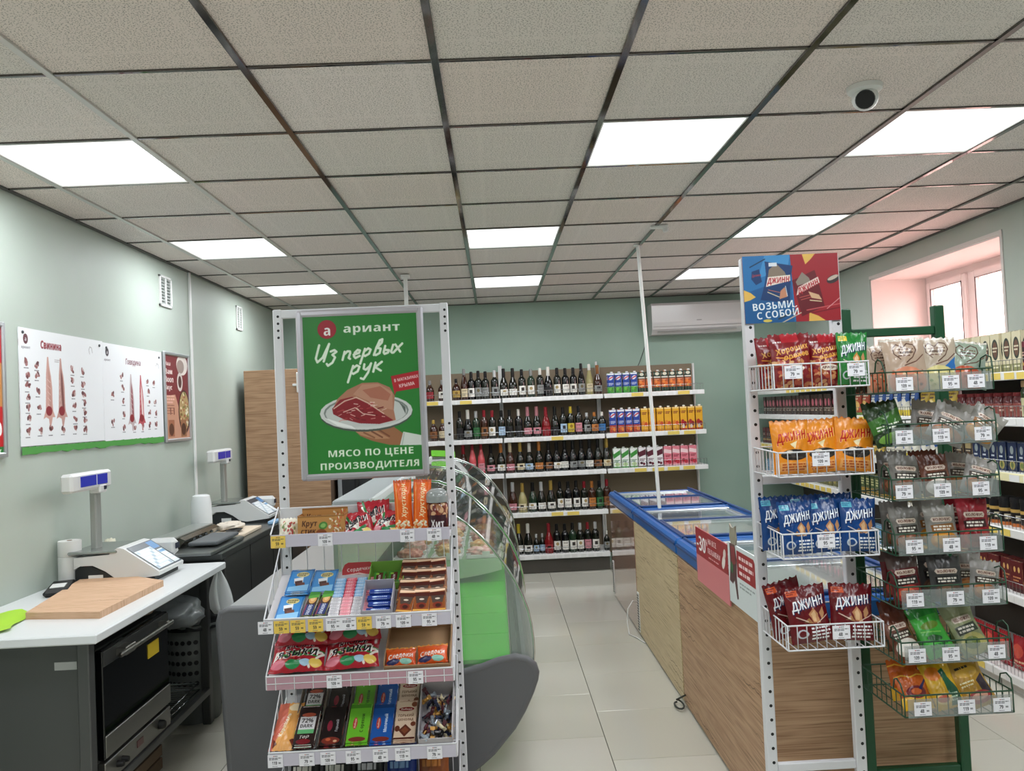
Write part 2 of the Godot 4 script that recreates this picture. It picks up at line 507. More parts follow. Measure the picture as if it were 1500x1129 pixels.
	for i in range(-4, 6):
		for j in range(-9, 11):
			if lamp_at(i, j): continue
			var ax := maxf(gx + 0.6 * i, LEFT); var bx := minf(gx + 0.6 * i + 0.6, RIGHT)
			var az := maxf(gz - 0.6 * (j + 1), BACK); var bz := gz - 0.6 * j
			if bx - ax < 0.03 or bz - az < 0.03: continue
			var me: Mesh = cmesh
			if bx - ax < 0.59 or bz - az < 0.59: me = MB.new().box(V(0, 0.009, 0), V(bx - ax - 0.006, 0.016, bz - az - 0.006), 0.002).mesh()
			obj("ceiling_tile", me, ctm[rng.randi() % 3], cl, V((ax + bx) * 0.5, CEIL, (az + bz) * 0.5))
	var bar := mat("grid metal", "6b6866", 0.16, 1.0, {"roughness_texture": noise_tex(41, 0.02, [0.0, "303030", 1.0, "c0c0c0"], 128), "world": V(1.5, 1.5, 1.5)})
	var bar_lit := mat("grid lit", "c9c8c4", 0.35, 0.3)  # left bars paler: the bright wall they mirror is put into the colour
	for i in range(-3, 6): obj("grid_bar", MB.new().box(V(gx + 0.6 * i, CEIL - 0.002, zc), V(0.024, 0.012, front - BACK), 0.001), bar_lit if i < -1 else bar, cl)
	for j in range(-8, 11): obj("grid_bar", MB.new().box(V((LEFT + RIGHT) * 0.5, CEIL - 0.001, gz - 0.6 * j), V(RIGHT - LEFT, 0.01, 0.013), 0.001), bar, cl)
	var ang := mat("wall angle", "5f5f5c", 0.5, 0.3)
	for e in [[V(LEFT + 0.01, CEIL - 0.002, zc), V(0.02, 0.012, front - BACK)], [V(RIGHT - 0.01, CEIL - 0.002, zc), V(0.02, 0.012, front - BACK)], [V(0.5, CEIL - 0.002, BACK + 0.01), V(5.3, 0.012, 0.02)]]:
		obj("wall_angle", MB.new().box(e[0], e[1]), ang, cl)

func lamp_at(i: int, j: int) -> bool:
	return [[-3, 2], [-3, 5], [-3, 8], [1, 2], [0, 5], [0, 8], [3, 2], [3, 5], [3, 8], [-3, -1], [1, -1], [3, -1], [-3, -4], [0, -4], [3, -4]].has([i, j])

func ceiling_lights() -> void:
	var glow := mat("diffuser", "ffffff", 0.4, 0.0, {"emission_enabled": true, "emission": Color("fbfdff"), "emission_energy_multiplier": 1.15})
	var frame := mat("lamp frame", "eeeeec", 0.4)
	var where := {-3: "over the work tables by the left wall", 0: "over the meat counter", 1: "over the aisle, nearest of the middle row", 3: "by the window wall"}
	for i in range(-4, 6):
		for j in range(-9, 11):
			if not lamp_at(i, j): continue
			var x := -0.139 + 0.6 * i + 0.3; var z := -1.949 - 0.6 * j - 0.3
			var far: String = "nearest" if j == 2 else ("middle" if j == 5 else ("farthest" if j == 8 else ("overhead" if j == -1 else "rearmost")))
			var t := thing("ceiling_light", "%s square white ceiling light panel %s" % [far, where[i] if i != 1 or j == 2 else "over the aisle behind the racks"], "ceiling light", V(x, CEIL, z), 0.0, "ceiling light panels")
			var f := MB.new()
			for s in [-1, 1]:
				f.box(V(0.289 * s, 0.02, 0), V(0.014, 0.05, 0.592), 0.001).box(V(0, 0.02, 0.289 * s), V(0.564, 0.05, 0.014), 0.001)
			f.box(V(0, 0.05, 0), V(0.59, 0.008, 0.59))
			obj("frame", f, frame, t)
			obj("diffuser", MB.new().box(V(0, 0.008, 0), V(0.564, 0.008, 0.564)), glow, t)
			var l := AreaLight3D.new()
			l.name = "panel_light"
			l.area_size = Vector2(0.56, 0.56); l.area_normalize_energy = true
			l.light_color = Color("f6fbff"); l.light_energy = 1.0; l.area_range = 20.0
			l.shadow_enabled = true
			l.rotation.x = -PI / 2
			l.position = V(0, -0.012, 0)
			t.add_child(l)

func from(p: Vector3) -> MB:  # a builder that takes room coordinates for a thing based at p
	var m := MB.new()
	m.x = Transform3D(Basis(), -p)
	return m

func printed(key: String, tex, rough := 0.4, more := {}) -> StandardMaterial3D:
	var d := {"albedo_texture": tex}
	d.merge(more)
	return mat(key, "ffffff", rough, 0.0, d)

# ---------------------------------------------------------------- what hangs on the left wall
func meat_bits(p: PT, spots: Array, sd: int) -> void:
	var r := RandomNumberGenerator.new(); r.seed = sd
	for s in spots:
		var x: float = s[0]; var y: float = s[1]
		for i in 5: p.ell(x + r.randf_range(-6, 6), y + r.randf_range(-5, 5), r.randf_range(4, 7), r.randf_range(2.5, 5), ["8f5a5c", "a87878", "c9b0ae", "5f3438", "96605e"][i], r.randf_range(0, 3))
		p.scrawl(x - 11, y + 12, 22, 1, 4, 2, "6d6a70")

func carcass(p: PT, x: float, y: float, sgn: float, body: String, dark: String) -> void:
	p.pl([x - 3, y, x + 2, y, x + 5, y + 22, x + 11, y + 44, x + 15, y + 70, x + 15, y + 105, x + 17, y + 122, x + 25, y + 136, x + 14, y + 136, x + 6, y + 158, x + 1, y + 156, x - 2, y + 140, x - 13, y + 136, x - 24, y + 140, x - 14, y + 120, x - 11, y + 80, x - 9, y + 40], body)
	p.pl([x, y + 22, x + 7, y + 46, x + 11, y + 100, x + 12, y + 125, x + 3, y + 120, x - 1, y + 70], dark)
	for i in 5: p.line([x - 5, y + 50 + i * 14, x + 8 * sgn, y + 58 + i * 14], 1.5, "e4c4bd")
	p.ell(x, y + 122, 13, 11, "8e2c34")

func left_wall() -> void:
	var white := "eef0f3"
	# pork chart
	var p := PT.new(self, 372, 256, white)
	p.ell(26, 24, 9, 11, "5d2f36").text("а", 26, 24, 9, white).text("ариант", 26, 42, 6, "8b8890", 34)
	p.text("Свинина", 128, 32, 17, "5a2630", 86, 0.0, 0.08, "Droid Sans")
	p.text("Свинина", 127, 31, 17, "9b2f3c", 86, 0.0, 0.08)
	p.line([300, 28, 306, 20, 314, 22, 318, 34], 2, "a9a4a6").line([300, 28, 304, 38], 2, "a9a4a6").scrawl(140, 62, 22, 2, 4, 2, "b5adb0")
	carcass(p, 112, 58, 1.0, "d0a398", "c29186")
	carcass(p, 166, 58, -1.0, "c59a92", "7d4a46")
	meat_bits(p, [[28, 74], [30, 102], [30, 126], [30, 150], [30, 172], [30, 196], [28, 224], [68, 78], [68, 100], [70, 136], [72, 174], [74, 222], [118, 222], [170, 222], [220, 82], [220, 108], [222, 138], [224, 168], [226, 198], [224, 222], [266, 84], [268, 114], [270, 140], [270, 160], [272, 182], [274, 204], [272, 224]], 3)
	var z := [-3.816, -4.625, -5.43]
	var c := thing("meat_chart", "white wall chart of pork cuts with two hanging carcasses, green strip below", "chart", V(LEFT, 1.535, -4.22))
	obj("sheet", from(V(LEFT, 1.535, -4.22)).box(V(LEFT + 0.004, 1.815, (z[0] + z[1]) * 0.5), V(0.005, 0.555, z[0] - z[1])), printed("pork print", p.fin()), c)
	obj("green_strip", torn_strip(z[0], z[1], V(LEFT, 1.535, -4.22), 5), mat("strip green", "4e9a45", 0.6), c)
	# beef chart
	p = PT.new(self, 372, 256, white)
	p.ell(26, 24, 9, 11, "4a4148").text("а", 26, 24, 9, white).text("ариант", 26, 44, 6, "8b8890", 34)
	p.text("Говядина", 178, 42, 16, "7a4652", 92, 0.0, 0.05)
	p.line([330, 44, 336, 36, 346, 40, 348, 50], 2, "a9a4a6")
	carcass(p, 160, 76, 1.0, "c2b0b2", "8d4a52")
	carcass(p, 222, 76, -1.0, "b9525c", "e3d3d0")
	meat_bits(p, [[106, 84], [110, 114], [112, 150], [112, 186], [112, 222], [50, 136], [48, 208], [176, 224], [228, 224], [268, 92], [270, 122], [272, 150], [274, 184], [274, 218], [312, 96], [316, 150], [318, 184], [318, 218]], 9)
	c = thing("meat_chart", "white wall chart of beef cuts, beside the framed brown food poster", "chart", V(LEFT, 1.53, -5.03))
	obj("sheet", from(V(LEFT, 1.53, -5.03)).box(V(LEFT + 0.005, 1.81, (z[1] + z[2]) * 0.5), V(0.005, 0.555, z[1] - z[2] + 0.01)), printed("beef print", p.fin()), c)
	obj("green_strip", torn_strip(z[1], z[2], V(LEFT, 1.53, -5.03), 9), mats["strip green"], c)
	var dots := [[z[0] - 0.03, 2.07], [z[1] + 0.04, 2.065], [z[1] - 0.04, 2.06], [z[2] + 0.04, 2.05]]
	for i in 4:
		var t := thing("wall_screw", ["dark screw in the top corner of the pork chart nearest the red poster", "dark screw in the pork chart's corner at the seam", "dark screw in the beef chart's corner at the seam", "dark screw in the beef chart's corner near the brown poster"][i], "screw", V(LEFT + 0.008, dots[i][1], dots[i][0]), 0.0, "chart screws")
		obj("head", MB.new().lathe([P(0.0, 0.004), P(0.007, 0.004), P(0.008, 0.0)], 10), mat("screw", "55585c", 0.4, 0.8), t)
		t.rotation.z = -PI / 2
	# framed flatbread poster
	p = PT.new(self, 144, 196, "7d3036")
	p.pl([0, 96, 60, 92, 84, 130, 144, 130, 144, 196, 0, 196], "c9957c").ell(106, 22, 34, 24, "e6dcd4").ell(96, 26, 22, 16, "a7948c").ell(90, 62, 17, 22, "d7cfc8").ell(90, 62, 10, 14, "5b3a38")
	p.ell(112, 132, 36, 52, "4b2a28").ell(112, 130, 30, 46, "b89c6c")
	var r := RandomNumberGenerator.new(); r.seed = 12
	for i in 60:
		var q := Vector2.from_angle(r.randf() * TAU) * sqrt(r.randf())
		p.ell(112 + q.x * 27, 130 + q.y * 43, 3, 3.6, ["d8cf9b", "8e5a3c", "e9e2c9", "6d7a3c", "b0604a"][i % 5], r.randf() * 3)
	p.text("Наш", 22, 22, 9, "f2e6df", 30).text("Вам", 26, 40, 12, "f6efe9", 40).text("Вооп", 28, 58, 13, "f6efe9", 46).text("Вкус", 24, 76, 11, "f6efe9", 38).scrawl(8, 94, 46, 3, 7, 4, "e8b3a5").scrawl(8, 116, 44, 4, 6, 2, "8d5a4c")
	p.rect(16, 150, 34, 38, "a4694e").rect(70, 154, 0, 0, "a4694e").ell(33, 172, 14, 14, "5f3a2c").rect(88, 150, 34, 40, "9a6a4a").ell(105, 172, 14, 14, "4c2e22").line([30, 124, 30, 136], 5, "7a4436").line([50, 124, 50, 136], 5, "7a4436")
	wall_poster("framed_poster", "brown and pink food poster in a silver snap frame beside the beef chart", -5.45, -5.905, 1.49, 2.10, printed("bread print", p.fin()))
	# red price poster, cut by the frame's edge
	p = PT.new(self, 144, 196, "c4161d")
	p.rect(0, 58, 144, 66, "c98a4c").ell(60, 86, 62, 34, "e8d9c8").ell(64, 88, 40, 24, "d6a76c").pl([0, 124, 110, 120, 144, 128, 144, 196, 0, 196], "c4161d").rect(0, 184, 144, 12, "2f7d3a")
	p.text("ЦЕНА", 92, 20, 20, "ffffff", 92).scrawl(30, 34, 105, 1, 6, 2, "f3c2c0").text("НИЗКО", 94, 45, 9, "ffffff", 70)
	p.text("15%", 96, 154, 34, "ffffff", 84, -0.08).text("ариант", 110, 190, 7, "dff0d8", 52)
	wall_poster("framed_poster", "red discount poster in a silver snap frame, left of the pork chart", -3.235, -3.695, 1.495, 2.10, printed("red print", p.fin()))
	# two ventilation grilles
	for i in 2:
		var zc: float = [-5.542, -7.132][i]
		var g := thing("vent_grille", ["white wall vent grille above the beef chart", "white wall vent grille in the far corner above the cabinet"][i], "vent", V(LEFT, 2.4, zc), 0.0, "wall vents")
		var fr := MB.new(); var w: float = [0.2, 0.15][i]
		for s in [-1.0, 1.0]:
			fr.box(V(0.006, 0.105, s * (w * 0.5 - 0.008)), V(0.014, 0.21, 0.016), 0.002).box(V(0.006, 0.105 + s * 0.097, 0), V(0.014, 0.016, w), 0.002)
		fr.box(V(0.006, 0.105, 0), V(0.014, 0.2, 0.014), 0.002)
		obj("frame", fr, mats["shelf white"], g)
		obj("recess", MB.new().box(V(0.001, 0.105, 0), V(0.002, 0.2, w - 0.01)), mat("vent dark", "8f9491", 0.8), g)
		for s in [-1.0, 1.0]:
			for k in 9:
				var sl := MB.new()
				sl.x = Transform3D(Basis(Vector3(0, 0, 1), -0.6), V(0.006, 0.022 + k * 0.0208, s * w * 0.25))
				obj("slat", sl.box(Vector3.ZERO, V(0.012, 0.003, w * 0.5 - 0.02)), mat("slat", "c4c9c6", 0.5), g)
	# cable duct with its socket
	var d := thing("cable_duct", "thin white vertical cable duct on the left wall beside the brown poster", "cable duct", V(LEFT, 0.88, -5.98))
	obj("duct", MB.new().box(V(0.008, 0.916, 0), V(0.016, 1.832, 0.025), 0.003), mats["shelf white"], d)
	obj("socket", MB.new().box(V(0.018, 0.1, 0.0), V(0.036, 0.08, 0.08), 0.006), mats["shelf white"], d)

func torn_strip(z0: float, z1: float, b: Vector3, sd: int) -> MB:
	var m := from(b)
	var r := RandomNumberGenerator.new(); r.seed = sd
	var k := 14
	var y := 1.532; var lo := 1.497
	for i in k:
		var a := lerpf(z0, z1, float(i) / k); var c := lerpf(z0, z1, float(i + 1) / k)
		var l2 := 1.499 + r.randf_range(-0.006, 0.006)
		m.quad(V(LEFT + 0.009, lo, a), V(LEFT + 0.009, l2, c), V(LEFT + 0.009, y + r.randf_range(0, 0.004), c), V(LEFT + 0.009, y, a))
		m.quad(V(LEFT + 0.002, lo, a), V(LEFT + 0.002, l2, c), V(LEFT + 0.009, l2, c), V(LEFT + 0.009, lo, a))
		lo = l2
	return m

func wall_poster(called: String, label: String, za: float, zb: float, ya: float, yb: float, m: Material) -> void:
	var b := V(LEFT, ya, (za + zb) * 0.5)
	var t := thing(called, label, "poster", b)
	obj("print", from(b).box(V(LEFT + 0.008, (ya + yb) * 0.5, b.z), V(0.004, yb - ya - 0.03, za - zb - 0.03)), m, t)
	for s in [-1.0, 1.0]:
		obj("frame_rail", from(b).box(V(LEFT + 0.011, (ya + yb) * 0.5, b.z + s * ((za - zb) * 0.5 - 0.012)), V(0.02, yb - ya, 0.024), 0.006), mat("snap frame", "c3c5c8", 0.3, 0.7), t)
		obj("frame_rail", from(b).box(V(LEFT + 0.0108, (ya + yb) * 0.5 + s * ((yb - ya) * 0.5 - 0.012), b.z), V(0.0196, 0.024, za - zb - 0.03), 0.006), mats["snap frame"], t)

# ---------------------------------------------------------------- the white-topped table with the oven
func work_table() -> void:
	var b := V(-1.85, 0, -3.8)
	var steel: Material = mats["dark steel"]
	var tbl := thing("work_table", "steel work table with white top along the left wall, oven built in", "table", b)
	obj("tabletop", from(b).box(V(-1.845, 0.832, -3.785), V(0.69, 0.036, 1.45), 0.005), mat("white laminate", "e6e8ea", 0.25), tbl)
	for z in [-3.2, -4.475]:
		for x in [-1.61, -2.15]: obj("leg", from(b).box(V(x, 0.407, z), V(0.045, 0.814, 0.05), 0.004), steel, tbl)
	obj("side_panel", from(b).box(V(-1.88, 0.44, -3.215), V(0.5, 0.72, 0.012)), steel, tbl)
	obj("top_rail", from(b).box(V(-1.612, 0.79, -3.84), V(0.03, 0.045, 1.22)), mat("rail shade", "2b2c2c", 0.5, 0.5), tbl)
	obj("lower_beam", from(b).box(V(-1.6, 0.178, -3.84), V(0.03, 0.035, 1.22), 0.003), steel, tbl)
	obj("lower_beam", from(b).box(V(-2.15, 0.178, -3.84), V(0.03, 0.035, 1.22), 0.003), steel, tbl)
	obj("sticker", from(b).box(V(-1.69, 0.7, -3.207), V(0.085, 0.03, 0.004)), mat("pale sticker", "b9bab8", 0.5), tbl)
	# oven
	var ob := V(-1.85, 0.195, -3.62)
	var ov := thing("oven", "built-in steel oven with dark glass door and yellow sticker under the white table", "oven", ob)
	obj("body", from(ob).box(V(-1.87, 0.465, -3.62), V(0.5, 0.53, 0.64), 0.004), mat("oven body", "232423", 0.5, 0.4), ov)
	var fp := mat("oven steel", "8d8b85", 0.35, 0.85)
	var panel := obj("control_panel", from(ob).box(V(-1.61, 0.24, -3.62), V(0.03, 0.085, 0.645), 0.003), fp, ov)
	for k in [[-3.815, 0.021], [-3.4, 0.014], [-3.445, 0.014]]:
		var kn := MB.new()
		kn.x = Transform3D(Basis(Vector3(0, 0, 1), -PI / 2), V(-1.595, 0.242, k[0]) - ob)
		var rr: float = k[1]
		kn.lathe([P(0, 0), P(rr, 0), P(rr * 0.9, 0.02), P(rr * 0.75, 0.026), P(0, 0.026)], 16)
		obj("knob", kn, mats["black"], panel)
	obj("display", from(ob).box(V(-1.594, 0.245, -3.61), V(0.004, 0.028, 0.06)), mat("dim display", "5a3434", 0.3), panel)
	var door := obj("door", from(ob).box(V(-1.61, 0.51, -3.62), V(0.03, 0.43, 0.645), 0.004), mat("oven glass", "0c0e0f", 0.06), ov)
	obj("lower_trim", from(ob).box(V(-1.593, 0.345, -3.62), V(0.006, 0.085, 0.64), 0.002), fp, door)
	obj("upper_trim", from(ob).box(V(-1.593, 0.69, -3.62), V(0.006, 0.06, 0.64), 0.002), mat("oven grey", "4c4d4c", 0.4, 0.6), door)
	obj("handle", from(ob).tube([V(-1.55, 0.69, -3.36), V(-1.55, 0.69, -3.88)], 0.011, 10).box(V(-1.572, 0.69, -3.45), V(0.05, 0.035, 0.09), 0.004).box(V(-1.572, 0.69, -3.84), V(0.05, 0.03, 0.03), 0.004), fp, door)
	obj("sticker", from(ob).box(V(-1.593, 0.6, -3.77), V(0.003, 0.062, 0.115)), mat("yellow sticker", "d9b92c", 0.6), door)
	# lower wire shelves
	var wires := [V(-1.87, 0.2, -4.21), V(-1.87, 0.235, -4.2)]
	for i in 2:
		var g := thing("oven_rack", ["lower chrome wire oven rack on the table frame beside the oven", "upper chrome wire oven rack lying on the lower rack beside the oven"][i], "wire rack", wires[i], 0.02 * i, "spare oven racks")
		var m := MB.new()
		m.tube([V(-0.24, 0, -0.2), V(0.24, 0, -0.2), V(0.24, 0, 0.2), V(-0.24, 0, 0.2)], 0.0045, 6, true)
		for k in 13: m.rod(V(-0.24, 0, -0.18 + k * 0.03), V(0.24, 0, -0.18 + k * 0.03), 0.002, 5)
		m.rod(V(0, -0.004, -0.2), V(0, -0.004, 0.2), 0.003, 5)
		tag(obj("wire_frame", m, mats["chrome"], g), "", "", "", "stuff")
	var cr := thing("crate", "low brown wooden crate on the floor under the oven", "crate", V(-1.78, 0, -3.72))
	var cw := mat("crate wood", "6e5a46", 0.8)
	for s in [-1.0, 1.0]:
		for k in 2:
			obj("board", MB.new().box(V(0, 0.03 + k * 0.06, s * 0.19), V(0.28, 0.05, 0.012), 0.002), cw, cr)
			obj("board", MB.new().box(V(s * 0.146, 0.03 + k * 0.06, 0), V(0.012, 0.05, 0.392), 0.002), cw, cr)
	obj("bottom", MB.new().box(V(0, 0.008, 0), V(0.28, 0.012, 0.36)), cw, cr)
	# laundry-style bin behind the far leg
	var bb := V(-1.715, 0, -4.585)
	var bin := thing("waste_bin", "grey plastic bin with rows of holes and black liner behind the table leg", "bin", bb)
	obj("body", MB.new().lathe([P(0.125, 0.005), P(0.13, 0.0), P(0.155, 0.5), P(0.165, 0.505), P(0.165, 0.525), P(0.15, 0.525), P(0.125, 0.02)], 28), mat("bin plastic", "727673", 0.45), bin)
	var hl := MB.new()
	for r in 5:
		for k in 7:
			var an := -0.9 + k * 0.22
			var rr := 0.13 + 0.025 * (0.22 + r * 0.055) / 0.5 + 0.0012
			hl.x = Transform3D(Basis(Vector3(0, 1, 0), an) * Basis(Vector3(1, 0, 0), PI / 2), V(sin(an) * rr, 0.22 + r * 0.055, cos(an) * rr))
			hl.lathe([P(0.013, -0.002), P(0.012, 0.001), P(0.0, 0.001)], 8)
	tag(obj("hole_pattern", hl, mats["black"], bin), "", "", "", "stuff")
	obj("liner", crumple(0.172, 0.5, 0.63, 3), mat("black bag", "131415", 0.35), bin)
	# carrier bags
	var wb := thing("plastic_bag", "white translucent plastic bag hanging from the table corner by the bin", "plastic bag", V(-1.51, 0.62, -4.42))
	obj("bag", MB.new().sheet(hung.bind(0.15, 0.22), 14, 14), mat("white film", "d9dcdc", 0.3, 0.0, {"backlight": Color(0.5, 0.5, 0.5), "cull_mode": BaseMaterial3D.CULL_DISABLED}), wb)
	wb.rotation.y = 0.9
	var cb := thing("plastic_bag", "clear crumpled bags stuffed on top of the bin under the table", "plastic bag", V(-1.75, 0.56, -4.3))
	obj("bag", lump(0.19, 0.09, 0.13, 5, 0.35), mat("grey film", "84888a", 0.2, 0.0, {"clearcoat_enabled": true, "clearcoat": 0.6}), cb)
	var rag := thing("cloth_rag", "beige crumpled rag on top of the oven", "cloth", V(-1.7, 0.735, -3.84))
	obj("rag", lump(0.085, 0.04, 0.07, 8, 0.4), mat("beige cloth", "b9a58c", 0.9), rag)
	# on the table top: Y = 0.85
	var bd := thing("cutting_board", "thick light wooden cutting board on the white table top", "cutting board", V(-1.76, 0.85, -3.6), 0.0)
	obj("board", MB.new().extrude([P(-0.165, 0.24), P(-0.29, -0.44), P(-0.03, -0.455), P(0.165, -0.31), P(0.155, 0.29)], 0.0, 0.028), mat("board wood", "ffffff", 0.6, 0.0, {"albedo_texture": oak_texture("d9b394", "cda583", "a9825f", 21), "tri": V(1.6, 1.6, 1.6)}), bd)
	bd.get_child(0).rotation.x = -PI / 2
	bd.get_child(0).scale = V(1, -1, 1)
	bd.get_child(0).rotation = V(PI / 2, 0, 0); bd.get_child(0).scale = V(1, 1, 1); bd.get_child(0).position = V(0, 0.028, 0)
	var gc := thing("cleaning_cloth", "lime green cleaning cloth hanging over the near table edge", "cloth", V(-2.06, 0.851, -3.26))
	obj("cloth", MB.new().sheet(func(u, v): return V((u - 0.5) * 0.3 + 0.03 * sin(v * 5.0), 0.006 + 0.005 * sin(u * 9.0 + v * 5.0), (v - 0.5) * 0.38 + 0.04 * sin(u * 4.0)), 12, 12), mat("lime cloth", "a6d33a", 0.9, 0.0, {"cull_mode": BaseMaterial3D.CULL_DISABLED}), gc)
	gc.rotation.y = 0.5
	var tl := thing("label_terminal", "small black tool with a white label lying on the table by the paper rolls", "tool", V(-2.07, 0.85, -3.9), 0.35)
	obj("case", MB.new().box(V(0, 0.016, 0), V(0.11, 0.032, 0.26), 0.012), mats["black"], tl)
	obj("label", MB.new().box(V(-0.005, 0.033, 0.02), V(0.06, 0.003, 0.1)), mat("paper", "e4e4e2", 0.7), tl)
	for i in 2:
		var rl := thing("paper_roll", ["white label roll standing on the table by the scale, lower of the two stacked", "white label roll on top of another roll beside the scale"][i], "paper roll", V(-2.125, 0.85 + i * 0.135, -4.1), 0.0, "stacked label rolls")
		var hh: float = [0.134, 0.075][i]
		obj("roll", MB.new().lathe([P(0.013, 0), P(0.052, 0), P(0.053, 0.003), P(0.053, hh - 0.003), P(0.052, hh), P(0.013, hh), P(0.012, 0.0)], 24), mats["paper"], rl)
		obj("core", MB.new().lathe([P(0.0125, 0), P(0.0125, hh + 0.001), P(0.010, hh + 0.001), P(0.010, 0)], 14), mat("cardboard", "9a7b5c", 0.8), rl)
	scale_machine("white shop scale with tall display pole on the white work table", V(-1.927, 0.85, -4.2))
	var sc: Node3D = get_node("weighing_scale")
	copy_of(sc, "white shop scale with display pole on the steel counter near the cabinet", V(-1.94, 0.867, -6.18))
	var pb := thing("paper_bag", "small pale paper bag standing behind the scale on the white table", "paper bag", V(-2.1, 0.85, -4.46))
	obj("bag", lump(0.04, 0.09, 0.07, 14, 0.25), mat("pale paper", "dcd9c4", 0.8), pb)

func hung(u: float, v: float, w: float, l: float) -> Vector3:
	var k := 0.25 + 0.75 * sin(minf(v * 1.5, 1.0) * PI * 0.5)
	if v > 0.85: k *= 1.0 - (v - 0.85) * 1.8
	return V((u - 0.5) * w * k + 0.02 * v, l * (0.9 - v), 0.03 * sin(u * 11.0) * (0.4 + v) + 0.03 * sin(u * PI) * v)

func lump(rx: float, ry: float, rz: float, sd: int, rough: float) -> MB:
	var nz := FastNoiseLite.new(); nz.seed = sd; nz.frequency = 0.9; nz.fractal_octaves = 3
	return MB.new().sheet(func(u, v):
		var a: float = u * TAU; var t: float = v * PI
		var d := V(sin(t) * sin(a), cos(t), sin(t) * cos(a))
		var f := 1.0 + rough * nz.get_noise_3d(d.x * 2.2, d.y * 2.2, d.z * 2.2)
		return V(d.x * rx * f, maxf(d.y * ry * f + ry * 0.8, 0.0), d.z * rz * f), 24, 14)

func crumple(r: float, y0: float, y1: float, sd: int) -> MB:
	var nz := FastNoiseLite.new(); nz.seed = sd; nz.frequency = 0.7
	return MB.new().sheet(func(u, v):
		var a: float = u * TAU
		var rr: float = r * (1.0 - 0.25 * v) + 0.03 * v * nz.get_noise_2d(sin(a) * 4.0, cos(a) * 4.0 + v * 2.0) * 2.0
		if v < 0.12: rr = r - 0.004
		return V(sin(a) * rr, lerpf(y0, y1, v * (0.75 + 0.4 * nz.get_noise_2d(cos(a) * 3.0, sin(a) * 3.0))), cos(a) * rr), 32, 8)

func scale_machine(label: String, at: Vector3) -> void:  # faces the shop side +x; keys on the slope
	var s := thing("weighing_scale", label, "scale", at, 0.0, "shop scales")
	var body := mat("scale plastic", "d6d7d6", 0.4)
	# outline in x (towards the seller) and y, extruded along z
	var o := [P(-0.15, 0.075), P(-0.12, 0.09), P(-0.06, 0.09), P(0.0, 0.06), P(0.05, 0.022), P(0.1, 0.012), P(0.26, 0.028), P(0.262, 0.045), P(0.09, 0.165), P(0.06, 0.17), P(0.02, 0.14), P(-0.15, 0.13)]
	obj("housing", MB.new().extrude(o, -0.145, 0.16), body, s)
	obj("base", MB.new().extrude([P(-0.15, 0.0), P(0.235, 0.0), P(0.235, 0.02), P(0.08, 0.011), P(0.045, 0.02), P(-0.01, 0.058), P(-0.07, 0.085), P(-0.12, 0.085), P(-0.15, 0.07)], -0.14, 0.15), mat("scale base", "26292b", 0.5), s)
	var pad := PT.new(self, 128, 104, "2d3a46")
	pad.rect(4, 22, 84, 78, "cfdbe4").rect(90, 4, 34, 30, "3d7fb8").rect(92, 40, 30, 60, "dfe8ee").rect(4, 4, 84, 16, "3a4550")
	for i in 6:
		for j in 6: pad.rect(7 + i * 13.5, 25 + j * 12.5, 11, 9.5, "f1f5f8" if (i + j) % 5 else "a9bccb")
	for j in 4: pad.rect(94, 44 + j * 13, 26, 9, "5b97c8" if j == 0 else "f3f6f8")
	var kp := MB.new()
	kp.quad(V(0.256, 0.052, 0.14), V(0.256, 0.052, -0.14), V(0.096, 0.1635, -0.14), V(0.096, 0.1635, 0.14))
	kp.quad(V(0.254, 0.049, 0.14), V(0.254, 0.049, -0.14), V(0.256, 0.052, -0.14), V(0.256, 0.052, 0.14))
	obj("keypad", kp, printed("keypad print", pad.fin(), 0.3), s)
	obj("printer", MB.new().box(V(0.14, 0.115, -0.19), V(0.15, 0.09, 0.06), 0.02), body, s)
	obj("label_slot", MB.new().box(V(0.216, 0.12, -0.19), V(0.004, 0.03, 0.05), 0.001), mat("dark slot", "20263a", 0.4), s)
	obj("platform", MB.new().box(V(-0.06, 0.152, 0.0), V(0.24, 0.014, 0.33), 0.005), mat("scale tray", "a9adab", 0.25, 0.9), s)
	obj("plate", MB.new().box(V(-0.05, 0.03, 0.151), V(0.07, 0.025, 0.004)), mats["paper"], s)
	obj("pole", MB.new().box(V(-0.1, 0.28, 0.03), V(0.032, 0.36, 0.06), 0.006), mat("pole metal", "a3a5a1", 0.4, 0.4), s)
	var hd := MB.new()
	obj("display_head", MB.new().box(V(-0.09, 0.5, 0.13), V(0.06, 0.09, 0.4), 0.012).box(V(-0.085, 0.455, 0.03), V(0.06, 0.045, 0.075), 0.008), body, s)
	var bl := mat("blue screen", "1a1f8c", 0.15, 0.0, {"emission_enabled": true, "emission": Color("2026a8"), "emission_energy_multiplier": 0.25})
	obj("screen", MB.new().box(V(-0.059, 0.503, 0.175), V(0.004, 0.05, 0.15)), bl, s)
	obj("screen", MB.new().box(V(-0.059, 0.503, 0.035), V(0.004, 0.05, 0.1)), bl, s)
	obj("button", MB.new().box(V(-0.053, 0.458, 0.02), V(0.004, 0.018, 0.022)), mats["dark slot"], s)

